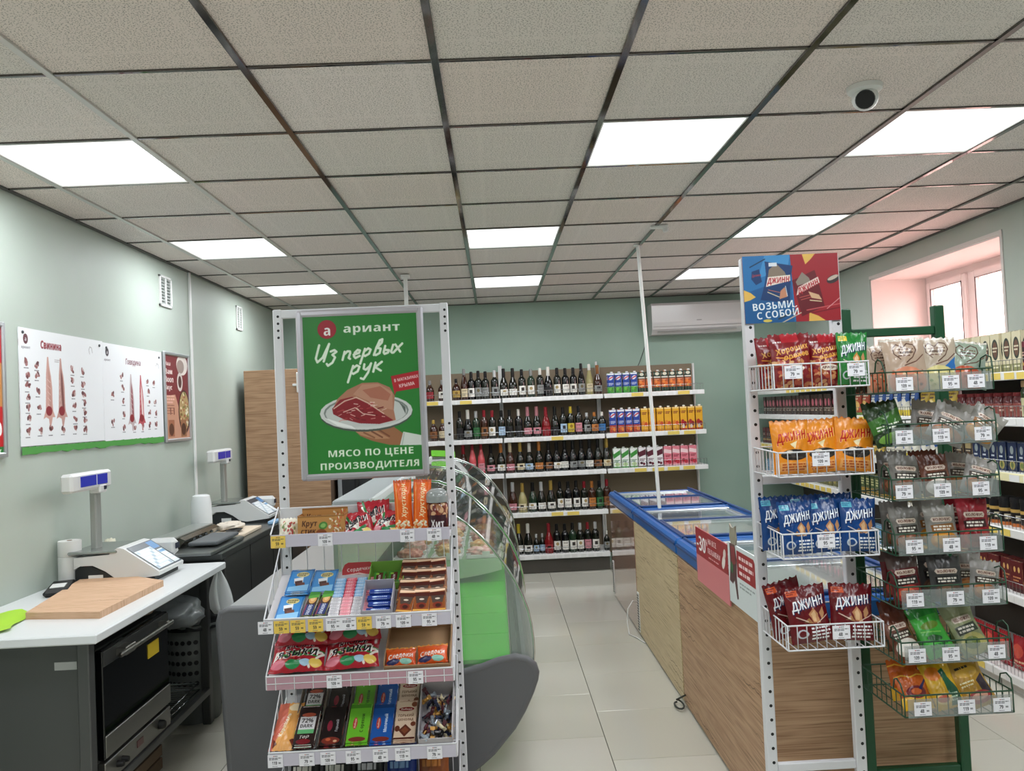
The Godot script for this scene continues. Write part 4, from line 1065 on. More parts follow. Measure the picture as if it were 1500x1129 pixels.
func cartons(z: float) -> void:
	var tex := {}
	var p := PT.new(self, 64, 176, "1d3f9a")
	p.rect(0, 0, 64, 14, "e9edf2").ell(32, 42, 24, 17, "d7dce4", -0.5).line([10, 52, 30, 40, 54, 32], 9, "c8263a").rect(0, 118, 64, 58, "3f9a3a").ell(22, 140, 15, 15, "6fc23f").ell(44, 152, 15, 15, "4d8f2e").scrawl(8, 86, 48, 3, 8, 4, "e6e9ef")
	tex["blue and green"] = p.fin()
	p = PT.new(self, 64, 176, "1d3f9a")
	p.rect(0, 0, 64, 14, "e9edf2").ell(32, 42, 24, 17, "d7dce4", -0.5).line([10, 52, 30, 40, 54, 32], 9, "c8263a").rect(0, 118, 64, 58, "a83a2c").ell(22, 142, 15, 15, "d8632e").ell(44, 150, 15, 15, "e08a3a").scrawl(8, 86, 48, 3, 8, 4, "e6e9ef")
	tex["blue and red"] = p.fin()
	p = PT.new(self, 64, 176, "15342a")
	p.ell(32, 20, 22, 14, "d8d4c0").rect(0, 44, 64, 12, "dcd8cc").rect(0, 62, 64, 80, "b0522a").ell(20, 90, 14, 16, "e0823a").ell(44, 104, 15, 17, "d9692a").ell(28, 126, 13, 12, "e8a54e").rect(0, 146, 64, 30, "1c3f30").scrawl(6, 70, 52, 1, 5, 3, "f0dcc0")
	tex["dark green and orange"] = p.fin()
	p = PT.new(self, 64, 176, "e3a92a")
	p.rect(0, 0, 64, 8, "f3dc9a").scrawl(8, 28, 48, 2, 11, 8, "7a2e20").ell(18, 116, 17, 20, "d9822a").ell(44, 124, 18, 20, "c9502a").ell(32, 148, 18, 16, "e6b04a").rect(0, 162, 64, 14, "c9861e")
	tex["yellow orange juice"] = p.fin()
	p = PT.new(self, 64, 176, "e3a92a")
	p.rect(0, 0, 64, 8, "f3dc9a").scrawl(8, 28, 48, 2, 11, 8, "7a2e20").ell(20, 118, 18, 22, "a8242c").ell(44, 130, 17, 20, "8a1a26").ell(26, 150, 15, 14, "d8c8c0").rect(0, 166, 64, 10, "a8242c")
	tex["yellow and red berry"] = p.fin()
	p = PT.new(self, 64, 176, "e8ebe6")
	p.pl([0, 50, 64, 10, 64, 52, 0, 92], "3f8f3a").scrawl(6, 104, 52, 2, 12, 8, "2f6e34").ell(32, 146, 22, 18, "b8cf9a").rect(0, 166, 64, 10, "3f8f3a")
	tex["white and green"] = p.fin()
	p = PT.new(self, 64, 176, "e6e3e4")
	p.pl([0, 40, 64, 14, 64, 64, 0, 88], "5a1e30").scrawl(6, 100, 52, 2, 12, 8, "6a4450").ell(22, 142, 12, 12, "4a1426").ell(44, 150, 12, 12, "6a1c30").rect(0, 168, 64, 8, "3a3438")
	tex["white and plum"] = p.fin()
	p = PT.new(self, 64, 176, "e0808e")
	p.pl([0, 20, 64, 34, 64, 66, 0, 56], "f3d4d6").scrawl(8, 76, 48, 2, 12, 8, "8a1c34").ell(20, 132, 16, 18, "b01c34").ell(44, 142, 17, 18, "c42c40").rect(0, 164, 64, 12, "d8b0b4")
	tex["pink cherry"] = p.fin()
	var m := MB.new().box(V(0, 0.1, 0), V(0.068, 0.2, 0.065), 0.004).mesh()
	var small := MB.new().box(V(0, 0.1, 0), V(0.075, 0.2, 0.07), 0.004).mesh()
	var cap := MB.new().lathe([P(0.013, 0), P(0.013, 0.012), P(0.011, 0.014), P(0, 0.014)], 12).mesh()
	var rows := [
		["blue and green", 4, "dark green and orange", 7, 1.135, 0.0765],
		["blue and red", 4, "yellow orange juice", 5, 1.14, 0.0775, "yellow and red berry", 3],
		["white and green", 3, "white and plum", 3, 1.16, 0.0835, "pink cherry", 4]]
	var rng := RandomNumberGenerator.new(); rng.seed = 55
	for r in 3:
		var row: Array = rows[r]
		var seq := []
		for q in [[row[0], row[1]], [row[2], row[3]], [row[6] if row.size() > 6 else "", row[7] if row.size() > 7 else 0]]:
			for i in q[1]: seq.append(q[0])
		for i in seq.size():
			var x: float = row[4] + row[5] * i + 0.02
			var t := thing("juice_carton", "%s carton, %s from left on the %s carton shelf" % [seq[i], nth(i), SHELF_NAME[r]], "carton", V(x, WINE_Y[r], z + rng.randf_range(-0.008, 0.008)), rng.randf_range(-0.06, 0.06), "drink cartons on the %s shelf" % SHELF_NAME[r])
			t.scale.y = [1.0, 1.15, 0.96][r]
			obj("box", m if r < 2 else small, printed("carton " + seq[i], tex[seq[i]], 0.35), t)
			obj("cap", cap, mat("carton cap %d" % r, ["e6e6e4", "e8e4da", "e2e6e2"][r], 0.4), t, V(0.012 * (1 if r < 2 else -1), 0.2, 0.004))

# ---------------------------------------------------------------- the three chest freezers
func freezers() -> void:
	var x0 := 0.95; var x1 := 1.635; var xc := (x0 + x1) * 0.5
	var span := [[-2.975, -4.365], [-4.385, -5.735], [-5.755, -6.93]]
	var skin := [mats["oak"], mats["pale oak"], mat("glossy wood", "ffffff", 0.12, 0.0, {"albedo_texture": oak_texture("b58d7a", "a07864", "70503f", 13), "tri": V(0.6, 1.5, 0.6), "clearcoat_enabled": true, "clearcoat": 1.0, "clearcoat_roughness": 0.05})]
	var blue := mat("freezer blue", "195ca6", 0.28)
	var navy := mat("freezer navy", "153c74", 0.3)
	var white: Material = mats["shelf white"]
	for i in 3:
		var za: float = span[i][0]; var zb: float = span[i][1]; var zc := (za + zb) * 0.5; var l := za - zb
		var b := V(xc, 0, zc)
		var t := thing("chest_freezer", ["wood-clad chest freezer with blue rim, nearest, behind the white snack rack", "pale wood-clad chest freezer with blue rim, middle one of the row", "glossy brown chest freezer with blue rim, farthest, near the wine wall"][i], "freezer", b, 0.0, "chest freezers")
		var m := from(b)
		for s in [[x0 + 0.035, 0.07], [x1 - 0.035, 0.07]]: m.box(V(s[0], 0.43, zc), V(s[1], 0.76, l - 0.03))
		for s in [za - 0.04, zb + 0.04]: m.box(V(xc, 0.43, s), V(x1 - x0 - 0.02, 0.76, 0.07))
		m.box(V(xc, 0.2, zc), V(x1 - x0 - 0.03, 0.3, l - 0.04))
		obj("tub", m, white, t)
		obj("side_cladding", from(b).box(V(x0 - 0.004, 0.4, zc), V(0.016, 0.77, l), 0.002), skin[i], t)
		obj("side_cladding", from(b).box(V(x1 + 0.004, 0.4, zc), V(0.016, 0.77, l), 0.002), skin[i], t)
		if i == 0: obj("end_cladding", from(b).box(V(xc, 0.4, za + 0.002), V(x1 - x0 + 0.02, 0.77, 0.016), 0.002), skin[i], t)
		# rim: an outer blue rail all round, white inner lip, two runners
		var rm := MB.new()
		for s in [[V(x0 + 0.012, 0.83, zc), V(0.055, 0.09, l + 0.006)], [V(x1 - 0.012, 0.83, zc), V(0.055, 0.09, l + 0.006)], [V(xc, 0.826, za - 0.03), V(x1 - x0 - 0.03, 0.08, 0.065)], [V(xc, 0.826, zb + 0.03), V(x1 - x0 - 0.03, 0.08, 0.065)]]:
			rm.x = Transform3D(Basis(), -b)
			rm.box(s[0], s[1], 0.014)
		obj("rim", rm, blue, t)
		for s in [x0 + 0.03, x1 - 0.03]: obj("lid_runner", from(b).box(V(s, 0.879, zc), V(0.014, 0.012, l - 0.01), 0.003), navy, t)
		for s in [x0 - 0.017, x1 + 0.017]: obj("rim_trim", from(b).box(V(s, 0.845, zc), V(0.01, 0.018, l - 0.02), 0.004), navy, t)
		for s in [x0 + 0.055, x1 - 0.055]: obj("inner_lip", from(b).box(V(s, 0.84, zc), V(0.03, 0.03, l - 0.1), 0.004), mat("lip white", "dfe6ea", 0.25), t)
		# two sliding glass lids, one above the other where they meet
		for k in 2:
			var la: float = za - 0.055 if k == 0 else zc + 0.06; var lb: float = zc - 0.06 if k == 0 else zb + 0.055
			var y: float = 0.868 if k == 0 else 0.852
			var lid := obj("sliding_lid", from(b).box(V(xc, y, (la + lb) * 0.5), V(x1 - x0 - 0.11, 0.006, la - lb - 0.05)), glassy("lid glass", "e2f0f0", 0.07), t)
			var fm := MB.new()
			fm.x = Transform3D(Basis(), -b)
			for s in [la - 0.02, lb + 0.02]: fm.box(V(xc, y + 0.003, s), V(x1 - x0 - 0.09, 0.016, 0.04 if (s > zc) == (k == 0) else 0.02), 0.004)
			for s in [x0 + 0.058, x1 - 0.058]: fm.box(V(s, y + 0.002, (la + lb) * 0.5), V(0.018, 0.014, la - lb), 0.003)
			obj("lid_frame", fm, navy if k == 0 else mat("lid aluminium", "c3c8cb", 0.3, 0.8), lid)
		# grille by the floor
		if i > 0:
			var gz: float = zb + 0.04
			var gr := obj("motor_grille", from(b).box(V(x0 - 0.014, 0.165, gz), V(0.006, 0.27, 0.06)), white, t)
			var gh := MB.new()
			gh.x = Transform3D(Basis(), -b)
			for a in 14:
				for c in 4: gh.box(V(x0 - 0.0175, 0.045 + a * 0.018, gz - 0.021 + c * 0.014), V(0.002, 0.01, 0.008))
			tag(obj("slots", gh, mats["black"], gr), "", "", "", "stuff")
		for s in [za - 0.12, zb + 0.12]:
			for q in [x0 + 0.06, x1 - 0.06]: obj("caster", from(b).box(V(q, 0.022, s), V(0.04, 0.044, 0.05), 0.012), mats["black"], t)
	frozen_goods(span, xc)
	# cords on the floor
	var c1 := thing("extension_lead", "white cord looping out at the joint of the two farther freezers", "cord", V(0.92, 0.004, -5.8))
	obj("cord", MB.new().tube([V(0.02, 0.2, -0.02), V(-0.01, 0.22, 0.02), V(-0.05, 0.17, 0.04), V(-0.06, 0.08, 0.05), V(-0.055, 0.004, 0.08), V(-0.02, 0.003, 0.16), V(0.015, 0.003, 0.3)], 0.004, 6), mats["shelf white"], c1)
	var c2 := thing("extension_lead", "dark cord loop on the floor at the joint of the two nearer freezers", "cord", V(0.93, 0.004, -4.36))
	var pts := []
	for k in 13: pts.append(V(-0.03 - 0.022 * sin(TAU * k / 12.0), 0.006 + 0.002 * k * 0.5, 0.03 - 0.06 * cos(TAU * k / 12.0)))
	pts.append(V(0.005, 0.06, 0.03))
	obj("cord", MB.new().tube(pts, 0.005, 6), mat("cord grey", "3a3d38", 0.6), c2)
	# notice boards hung on the near freezer
	var p := PT.new(self, 176, 84, "a3232e")
	p.rect(0, 42, 176, 42, "dc7f84")
	p.text("-30", 32, 23, 22, "ffffff", 52).text("%", 64, 16, 9, "ffffff", 10).text("НА ВСЕ", 96, 12, 8, "f4dede", 44).text("ПЕЛЬМЕНИ", 104, 26, 8, "f4dede", 66).scrawl(74, 35, 64, 1, 5, 2, "e6aab0").ell(154, 28, 12, 7, "efe2dc", -0.9).ell(160, 16, 8, 6, "e3d2ca", -0.9)
	var s1 := thing("price_board", "red minus thirty percent board with pink lower half on the freezer side", "sign", V(0.925, 0.765, -3.6))
	obj("board", MB.new().box(V(0, 0.125, 0), V(0.006, 0.25, 0.53)), printed("thirty print", p.fin()), s1)
	obj("clip", MB.new().box(V(0.012, 0.13, 0.1), V(0.024, 0.02, 0.03)).box(V(0.012, 0.13, -0.1), V(0.024, 0.02, 0.03)), mats["chrome"], s1)
	p = PT.new(self, 116, 84, "dbe2e4")
	p.pl([40, 6, 108, 6, 114, 12, 114, 42, 40, 42], "a3232e").scrawl(48, 12, 58, 3, 10, 5, "f0d0d0").scrawl(48, 48, 60, 2, 5, 1.5, "7a8486").rect(113, 46, 3, 38, "2a4f7e")
	p.pl([10, 0, 34, 0, 40, 20, 36, 44, 40, 72, 34, 74, 26, 50, 18, 56, 4, 54, 10, 30], "5a3438").pl([14, 4, 32, 4, 34, 26, 16, 30], "8a2c34").ell(16, 34, 6, 8, "3a6a44")
	var s2 := thing("price_board", "white and red notice board with a printed figure, behind the white rack post", "sign", V(0.926, 0.79, -3.155))
	obj("board", MB.new().box(V(0, 0.12, 0), V(0.006, 0.24, 0.355)), printed("figure print", p.fin()), s2)
	obj("clip", MB.new().box(V(0.012, 0.13, 0.0), V(0.022, 0.02, 0.03)), mats["chrome"], s2)
	p = PT.new(self, 40, 44, "cfc8b8")
	p.ell(20, 24, 14, 17, "6a5a48").ell(20, 26, 9, 11, "d3bfa8").rect(8, 4, 24, 8, "4a4638")
	var ho := MB.new()
	ho.x = Transform3D(Basis(Vector3(0, 1, 0), -PI / 2), V(0.0, 0.24, -0.1))
	ho.extrude([P(-0.03, 0.0), P(0.03, 0.0), P(0.045, 0.025), P(0.035, 0.06), P(0.04, 0.078), P(0.015, 0.066), P(-0.015, 0.066), P(-0.04, 0.078), P(-0.035, 0.06), P(-0.045, 0.025)], -0.003, 0.003)
	obj("figure_top", ho, mat("cutout", "9b9483", 0.5), s2)

func frozen_goods(span: Array, xc: float) -> void:
	var cols := [["e7e2d6", "c9574e", "d9b98c"], ["e8c46a", "f0ead8", "c98a4e"], ["cfd9e2", "7a9a5e", "d98a8e"]]
	var names := [["white and red frozen food bag in the nearest freezer", "red frozen food bag in the nearest freezer", "tan frozen food bag in the nearest freezer"], ["yellow frozen food bag in the middle freezer", "cream frozen food bag in the middle freezer", "brown frozen food bag in the middle freezer"], ["pale blue frozen food bag in the farthest freezer", "green frozen food bag in the farthest freezer", "pink frozen food bag in the farthest freezer"]]
	var pm := pouch(0.2, 0.26, 0.07, 5)
	var r := RandomNumberGenerator.new(); r.seed = 31
	for i in 3:
		var za: float = span[i][0] - 0.24; var zb: float = span[i][1] + 0.32
		var n := int((za - zb) / 0.21)
		for k in n:
			for c in 2:
				var q := (k + c * 2) % 3
				var p := "frozen %d %d" % [i, q]
				if not mats.has(p):
					var t := PT.new(self, 64, 80, cols[i][q])
					t.rect(0, 0, 64, 8, "dfe4e8").ell(32, 52, 22, 18, ["b8643c", "e8d9b0", "7a3a34"][q]).ell(30, 50, 14, 10, ["e0a060", "c98a4a", "c05a50"][q]).scrawl(10, 18, 44, 2, 10, 7, ["a8242c", "2a4f8e", "f4efe2"][q])
					printed(p, t.fin(), 0.35)
				var o := thing("frozen_bag", names[i][q], "frozen food", V(xc + (c - 0.5) * 0.25, 0.62 + r.randf_range(0, 0.02), za - 0.0 - k * 0.21), 0.0, names[i][q] + "s")
				o.rotation = V(-PI / 2 + 0.12, r.randf_range(-0.2, 0.2), 0)
				obj("bag", pm, mats[p], o)

func pouch(w: float, h: float, th: float, sd: int, gusset := false) -> ArrayMesh:  # a filled bag standing on its lower edge, print on the +z side
	var key := "pouch %s %s %s %d" % [w, h, th, sd]
	if meshes.has(key): return meshes[key]
	var nz := FastNoiseLite.new(); nz.seed = sd; nz.frequency = 3.2; nz.fractal_octaves = 2
	var m := MB.new()
	for side in [1.0, -1.0]:
		m.sheet(func(u, v):
			var uu: float = u if side > 0 else 1.0 - u
			var vv: float = v
			var e: float = pow(sin(PI * clampf(uu, 0.0, 1.0)), 0.55)
			var f: float = pow(clampf((vv - 0.05) / 0.3, 0.0, 1.0), 0.7) * pow(clampf((0.97 - vv) / 0.14, 0.0, 1.0), 0.5)
			var k: float = nz.get_noise_2d(uu * 2.0 + side, vv * 2.0) * 0.16 * th
			var z: float = side * (th * 0.5 * e * f + k * e * f) + 0.006 * nz.get_noise_2d(uu * 4.0, vv * 0.5) * (1.0 - f)
			var pin: float = 1.0 - 0.06 * f * sin(PI * vv) 
			return V((uu - 0.5) * w * pin, h * (1.0 - vv) + 0.004 * sin(uu * 40.0) * (1.0 if vv < 0.02 else 0.0), z + side * 0.0004), 16, 18, Rect2(0, 0, 1, 1) if side > 0 else Rect2(1, 0, -1, 1))
	meshes[key] = m.mesh()
	return meshes[key]

# ---------------------------------------------------------------- shelving along the window wall
const SIDE_Y := [1.685, 1.447, 1.162, 0.87, 0.53, 0.1]

func right_gondola() -> void:
	var xf := 2.65; var xb := 3.12
	var metal: Material = mats["shelf white"]
	var rails := [mats["shelf white"], mats["shelf white"], mat("rail cream", "e9e2b4", 0.4), mats["shelf white"], mats["shelf white"], mats["shelf white"]]
	for i in 5:
		var za := -3.45 - i * 0.98; var zb := za - 0.975; var zc := (za + zb) * 0.5
		var b := V((xf + xb) * 0.5, 0, zc)
		var t := thing("side_shelving", "white metal grocery shelving bay along the window wall, %s from the camera end" % nth(i), "shelving", b, 0.0, "window wall shelving bays")
		obj("back_panel", from(b).box(V(xb + 0.015, 0.84, zc), V(0.02, 1.66, 0.97)), mat("panel shaded", "4f463e", 0.5), t)  # one beige panel; lower part coloured dark for the shade behind the goods
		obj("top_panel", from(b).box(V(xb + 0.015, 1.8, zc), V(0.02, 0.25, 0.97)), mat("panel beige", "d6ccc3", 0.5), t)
		obj("upright", from(b).box(V(xb - 0.005, 0.96, za - 0.012), V(0.04, 1.9, 0.022), 0.002), metal, t)
		var gm := MB.new()
		gm.x = Transform3D(Basis(Vector3(0, 1, 0), PI / 2), Vector3.ZERO)
		gm.rod(V(-0.48, 0.06, 0), V(0.48, 0.06, 0), 0.0022, 5)
		for k in 33: gm.rod(V(-0.48 + k * 0.03, 0, 0), V(-0.48 + k * 0.03, 0.06, 0), 0.0014, 4)
		var gmm := gm.mesh()
		for k in 6:
			var y: float = SIDE_Y[k]
			var sh := obj("shelf", from(b).box(V((xf + xb) * 0.5, y - 0.015, zc), V(xb - xf, 0.03, 0.97), 0.003), metal, t)
			obj("price_rail", from(b).box(V(xf - 0.006, y - 0.022, zc), V(0.012, 0.044, 0.97), 0.003), rails[k], sh)
			var tm := rail_tags(0.95, 0.11, i * 6 + k, 0.75)
			var tn := obj("price_tags", tm, mats["paper"] if (i + k) % 3 else mats["yellow paper"], sh, V(xf - 0.0135 - b.x, y - 0.022, 0))
			tn.rotation.y = -PI / 2
			tag(tn, "", "", "", "stuff")
			tag(obj("wire_guard", gmm, mats["chrome"], sh, V(xf + 0.008 - b.x, y, 0)), "", "", "", "stuff")
		if i < 4: obj("kick", from(b).box(V(xf + 0.04, 0.035, zc), V(0.02, 0.07, 0.96)), metal, t)
	# goods: [shelf, from, to, kind]
	var plan := [[0, 3.8, 4.1, "plum jar box"], [0, 4.1, 5.4, "cream oval box"], [0, 5.4, 6.4, "pasta bag"],
		[1, 3.8, 4.15, "olive bottle"], [1, 4.15, 4.75, "jam jar"], [1, 4.75, 5.2, "grain bag"], [1, 5.2, 5.9, "blue milk bag"], [1, 5.9, 6.4, "pasta bag"], [1, 6.5, 8.2, "dark tin"],
		[2, 3.8, 4.6, "navy box"], [2, 4.6, 5.0, "dark coffee box"], [2, 5.0, 5.7, "blue milk bag"], [2, 5.7, 6.4, "grain bag"], [2, 6.5, 8.2, "plum jar box"],
		[3, 3.8, 4.7, "black gold jar"], [3, 4.7, 5.5, "grain bag"], [3, 5.5, 6.4, "spice tin"], [3, 6.5, 7.3, "olive packet"], [3, 7.3, 8.2, "pale blue packet"],
		[4, 3.8, 4.7, "maroon box"], [4, 4.7, 5.5, "amber box"], [4, 5.5, 6.3, "pale blue packet"],
		[5, 3.9, 4.9, "red bag"], [5, 4.9, 5.8, "amber box"]]
	var shelf_words := ["top", "second", "third", "fourth", "fifth", "lowest"]
	var r := RandomNumberGenerator.new(); r.seed = 71
	for q in plan:
		var kind: String = q[3]
		var g: Dictionary = goods(kind)
		var z: float = q[1]; var n := 0
		while z + g.w * 0.5 < q[2]:
			var o := thing(g.called, "%s, %s from the near end, window wall %s shelf" % [g.label, nth(n), shelf_words[q[0]]], g.cat, V(xf + 0.075 + r.randf_range(0, 0.012), SIDE_Y[q[0]], -z - g.w * 0.5), -PI / 2 + r.randf_range(-0.07, 0.07), "%ss on the %s shelf" % [kind, shelf_words[q[0]]])
			for part in g.parts: obj(part[0], part[1], part[2], o)
			z += g.w + 0.006; n += 1

func goods(kind: String) -> Dictionary:
	if meshes.has(kind): return meshes[kind]
	var p := PT.new(self, 64, 96, "d8cfae")
	var d := {}
	var bx := func(w: float, hh: float, dp: float, m: Material) -> Array: return [["box", MB.new().box(V(0, hh * 0.5, 0), V(w, hh, dp), 0.003).mesh(), m]]
	match kind:
		"cream oval box":
			p.ell(32, 40, 24, 26, "2e3a34").ell(32, 40, 18, 20, "6a4a3a").scrawl(14, 34, 36, 2, 8, 4, "e6dcc0").rect(0, 78, 64, 18, "8a8a5a").scrawl(8, 82, 48, 1, 5, 4, "f0ead0")
			d = {"w": 0.085, "label": "cream box with dark oval print", "cat": "box", "called": "grocery_box", "parts": bx.call(0.08, 0.21, 0.06, printed(kind, p.fin()))}
		"plum jar box":
			p.rect(0, 0, 64, 96, "6a2430").ell(32, 42, 24, 24, "2c1a1c").scrawl(12, 34, 40, 2, 9, 5, "d8b0a0").rect(0, 70, 64, 10, "c9a45a")
			d = {"w": 0.08, "label": "plum coloured box with dark round print", "cat": "box", "called": "grocery_box", "parts": bx.call(0.076, 0.15, 0.07, printed(kind, p.fin()))}
		"navy box":
			p.rect(0, 0, 64, 96, "1b2a4c").ell(32, 26, 14, 14, "8f9a9a").scrawl(12, 46, 40, 1, 8, 6, "d8dde0").ell(32, 76, 22, 16, "a89a5a").ell(30, 76, 12, 9, "6a7a3a")
			d = {"w": 0.075, "label": "navy box with pale print", "cat": "box", "called": "grocery_box", "parts": bx.call(0.07, 0.155, 0.06, printed(kind, p.fin()))}
		"dark coffee box":
			p.rect(0, 0, 64, 96, "2b2320").rect(8, 10, 48, 24, "a8966a").ell(32, 66, 20, 20, "6a4a2c").scrawl(12, 40, 40, 1, 6, 4, "d8c8a8")
			d = {"w": 0.09, "label": "dark brown coffee box", "cat": "box", "called": "grocery_box", "parts": bx.call(0.085, 0.16, 0.06, printed(kind, p.fin()))}
		"maroon box":
			p.rect(0, 0, 64, 96, "5f1a1f").ell(20, 26, 6, 9, "d8b06a").ell(44, 26, 6, 9, "d8b06a").scrawl(10, 48, 44, 2, 10, 5, "c98a5a").rect(0, 84, 64, 12, "3a0f14")
			d = {"w": 0.095, "label": "maroon box with gold marks", "cat": "box", "called": "grocery_box", "parts": bx.call(0.09, 0.165, 0.07, printed(kind, p.fin()))}
		"amber box":
			p.rect(0, 0, 64, 96, "a8642a").ell(32, 40, 22, 20, "e0b45a").scrawl(10, 66, 44, 2, 9, 5, "5a2a14")
			d = {"w": 0.1, "label": "amber cardboard box", "cat": "box", "called": "grocery_box", "parts": bx.call(0.095, 0.15, 0.07, printed(kind, p.fin()))}
		"black gold jar":
			p.rect(0, 0, 64, 96, "17171a").rect(0, 22, 64, 10, "c9a45a").scrawl(6, 40, 52, 2, 10, 6, "d8d0b8").rect(0, 64, 64, 32, "c0692a").ell(32, 80, 16, 9, "e8a45a")
			d = {"w": 0.08, "label": "black and gold coffee tin", "cat": "tin", "called": "coffee_tin", "parts": [["body", MB.new().lathe([P(0, 0), P(0.036, 0), P(0.0375, 0.004), P(0.0375, 0.13)], 18).mesh(), printed(kind, p.fin(), 0.3)], ["lid", MB.new().lathe([P(0.039, 0.13), P(0.039, 0.15), P(0.036, 0.153), P(0, 0.153)], 18).mesh(), mats["black"]]]}
		"dark tin":
			p.rect(0, 0, 64, 96, "3a2622").ell(32, 36, 18, 18, "c8687a").scrawl(8, 62, 48, 2, 10, 5, "d8c8b0")
			d = {"w": 0.082, "label": "dark brown packet with pink round print", "cat": "packet", "called": "grocery_packet", "parts": bx.call(0.078, 0.17, 0.06, printed(kind, p.fin()))}
		"spice tin":
			p.rect(0, 0, 64, 96, "4a5a34").scrawl(8, 20, 48, 3, 12, 7, "d8d49a").rect(0, 66, 64, 30, "a8862a")
			d = {"w": 0.075, "label": "olive green spice tin", "cat": "tin", "called": "spice_tin", "parts": bx.call(0.07, 0.15, 0.06, printed(kind, p.fin()))}
		"jam jar":
			p.rect(0, 0, 64, 96, "5a2426").rect(0, 26, 64, 44, "8a4a44").scrawl(8, 34, 48, 2, 12, 7, "d8b8a8")
			d = {"w": 0.078, "label": "dark jam jar with maroon lid", "cat": "jar", "called": "jam_jar", "parts": [["jar", MB.new().lathe([P(0, 0), P(0.034, 0), P(0.036, 0.005), P(0.036, 0.095), P(0.03, 0.108), P(0.03, 0.112)], 18).mesh(), printed(kind, p.fin(), 0.12)], ["lid", MB.new().lathe([P(0.032, 0.11), P(0.033, 0.113), P(0.033, 0.128), P(0.031, 0.13), P(0, 0.13)], 18).mesh(), mat("jar lid", "7a2a2c", 0.35, 0.4)]]}
		"olive bottle":
			p.rect(0, 0, 64, 96, "2e3a1c").rect(0, 30, 64, 46, "c9c49a").ell(32, 50, 18, 14, "3a4a24")
			d = {"w": 0.085, "label": "olive green bottle with tan cap", "cat": "bottle", "called": "sauce_bottle", "parts": [["glass", MB.new().lathe([P(0, 0), P(0.034, 0), P(0.037, 0.005), P(0.037, 0.13), P(0.03, 0.15), P(0.03, 0.16)], 18).mesh(), printed(kind, p.fin(), 0.12)], ["cap", MB.new().lathe([P(0.033, 0.155), P(0.034, 0.158), P(0.034, 0.185), P(0.032, 0.188), P(0, 0.188)], 18).mesh(), mat("tan cap", "b8946a", 0.4)]]}
		"blue milk bag":
			p.rect(0, 0, 64, 96, "d8d4c4").pl([0, 0, 64, 0, 64, 40, 0, 66], "2a5aa8").ell(38, 44, 15, 14, "e8e4d8").rect(0, 74, 64, 22, "d9c23a").scrawl(8, 14, 40, 2, 10, 6, "f0f0ea")
			d = {"w": 0.105, "label": "blue and yellow flour bag", "cat": "bag", "called": "flour_bag", "parts": [["bag", pouch(0.1, 0.17, 0.05, 3), printed(kind, p.fin())]]}
		"grain bag":
			p.rect(0, 0, 64, 96, "c9a93a").ell(32, 56, 22, 22, "e8d49a").scrawl(8, 12, 48, 2, 12, 7, "5a3a1c").rect(0, 82, 64, 14, "7a6a2a")
			d = {"w": 0.1, "label": "yellow grain bag", "cat": "bag", "called": "grain_bag", "parts": [["bag", pouch(0.095, 0.16, 0.05, 4), printed(kind, p.fin())]]}
		"pasta bag":
			p.rect(0, 0, 64, 96, "b84a2a").ell(32, 56, 24, 22, "e0b86a").scrawl(8, 12, 48, 2, 12, 7, "f4ead0").rect(0, 84, 64, 12, "6a9a3a")
			d = {"w": 0.1, "label": "orange red pasta bag", "cat": "bag", "called": "pasta_bag", "parts": [["bag", pouch(0.095, 0.17, 0.05, 6), printed(kind, p.fin())]]}
		"red bag":
			p.rect(0, 0, 64, 96, "a81e2a").ell(32, 40, 22, 20, "d85a4a").scrawl(8, 66, 48, 2, 10, 6, "e8c8a0")
			d = {"w": 0.115, "label": "bright red snack bag", "cat": "bag", "called": "snack_bag", "parts": [["bag", pouch(0.11, 0.18, 0.05, 7), printed(kind, p.fin())]]}
		"olive packet":
			p.rect(0, 0, 64, 96, "6a6a3a").scrawl(8, 14, 48, 2, 12, 7, "e4e0b8").ell(32, 66, 20, 18, "b8a85a")
			d = {"w": 0.085, "label": "olive packet with pale print", "cat": "packet", "called": "grocery_packet", "parts": bx.call(0.08, 0.13, 0.05, printed(kind, p.fin()))}
		_:
			p.rect(0, 0, 64, 96, "7aa8cc").scrawl(8, 14, 48, 2, 12, 7, "f0f4f4").ell(32, 66, 20, 18, "d8dcc8")
			d = {"w": 0.085, "label": "pale blue packet", "cat": "packet", "called": "grocery_packet", "parts": bx.call(0.08, 0.13, 0.05, printed(kind, p.fin()))}
	meshes[kind] = d
	return d

# ---------------------------------------------------------------- the candy stand with the green poster
func price_print() -> void:
	for i in 6:
		var p := PT.new(self, 80, 48, "ecc95a" if i == 1 else "eceaf0")
		p.rect(30, 4, 5, 3, "a3202c").scrawl(37, 4, 16, 1, 4, 2.5, "55525a").scrawl(8, 11, 64, 2, 5, 2.5, "44424a").text(["79", "59", "109", "95", "48", "119"][i], 36, 31, 12, "2a282e", 18 if i in [0, 1, 3, 4] else 25).text("90", 62, 31, 6, "2a282e", 12).scrawl(24, 42, 32, 1, 4, 2, "77757c")
		printed(["white tag", "yellow tag", "white tag 2", "white tag 3", "white tag 4", "white tag 5"][i], p.fin(), 0.5)

func tag_mat(i: int) -> Material:
	return mats[["white tag", "white tag 2", "white tag 3", "white tag 4", "white tag 5"][i % 5]]

func post(h: float, ys: Array) -> Array:  # a perforated upright of square tube and its holes
	var m := MB.new().box(V(0, h * 0.5, 0), V(0.036, h, 0.03), 0.003)
	var hm := MB.new()
	for y in ys:
		hm.x = Transform3D(Basis(Vector3(1, 0, 0), PI / 2), V(0.004, y, 0.0148))
		hm.lathe([P(0.0058, 0.0), P(0.0055, 0.0006), P(0, 0.0006)], 10)
	return [m.mesh(), hm.mesh()]

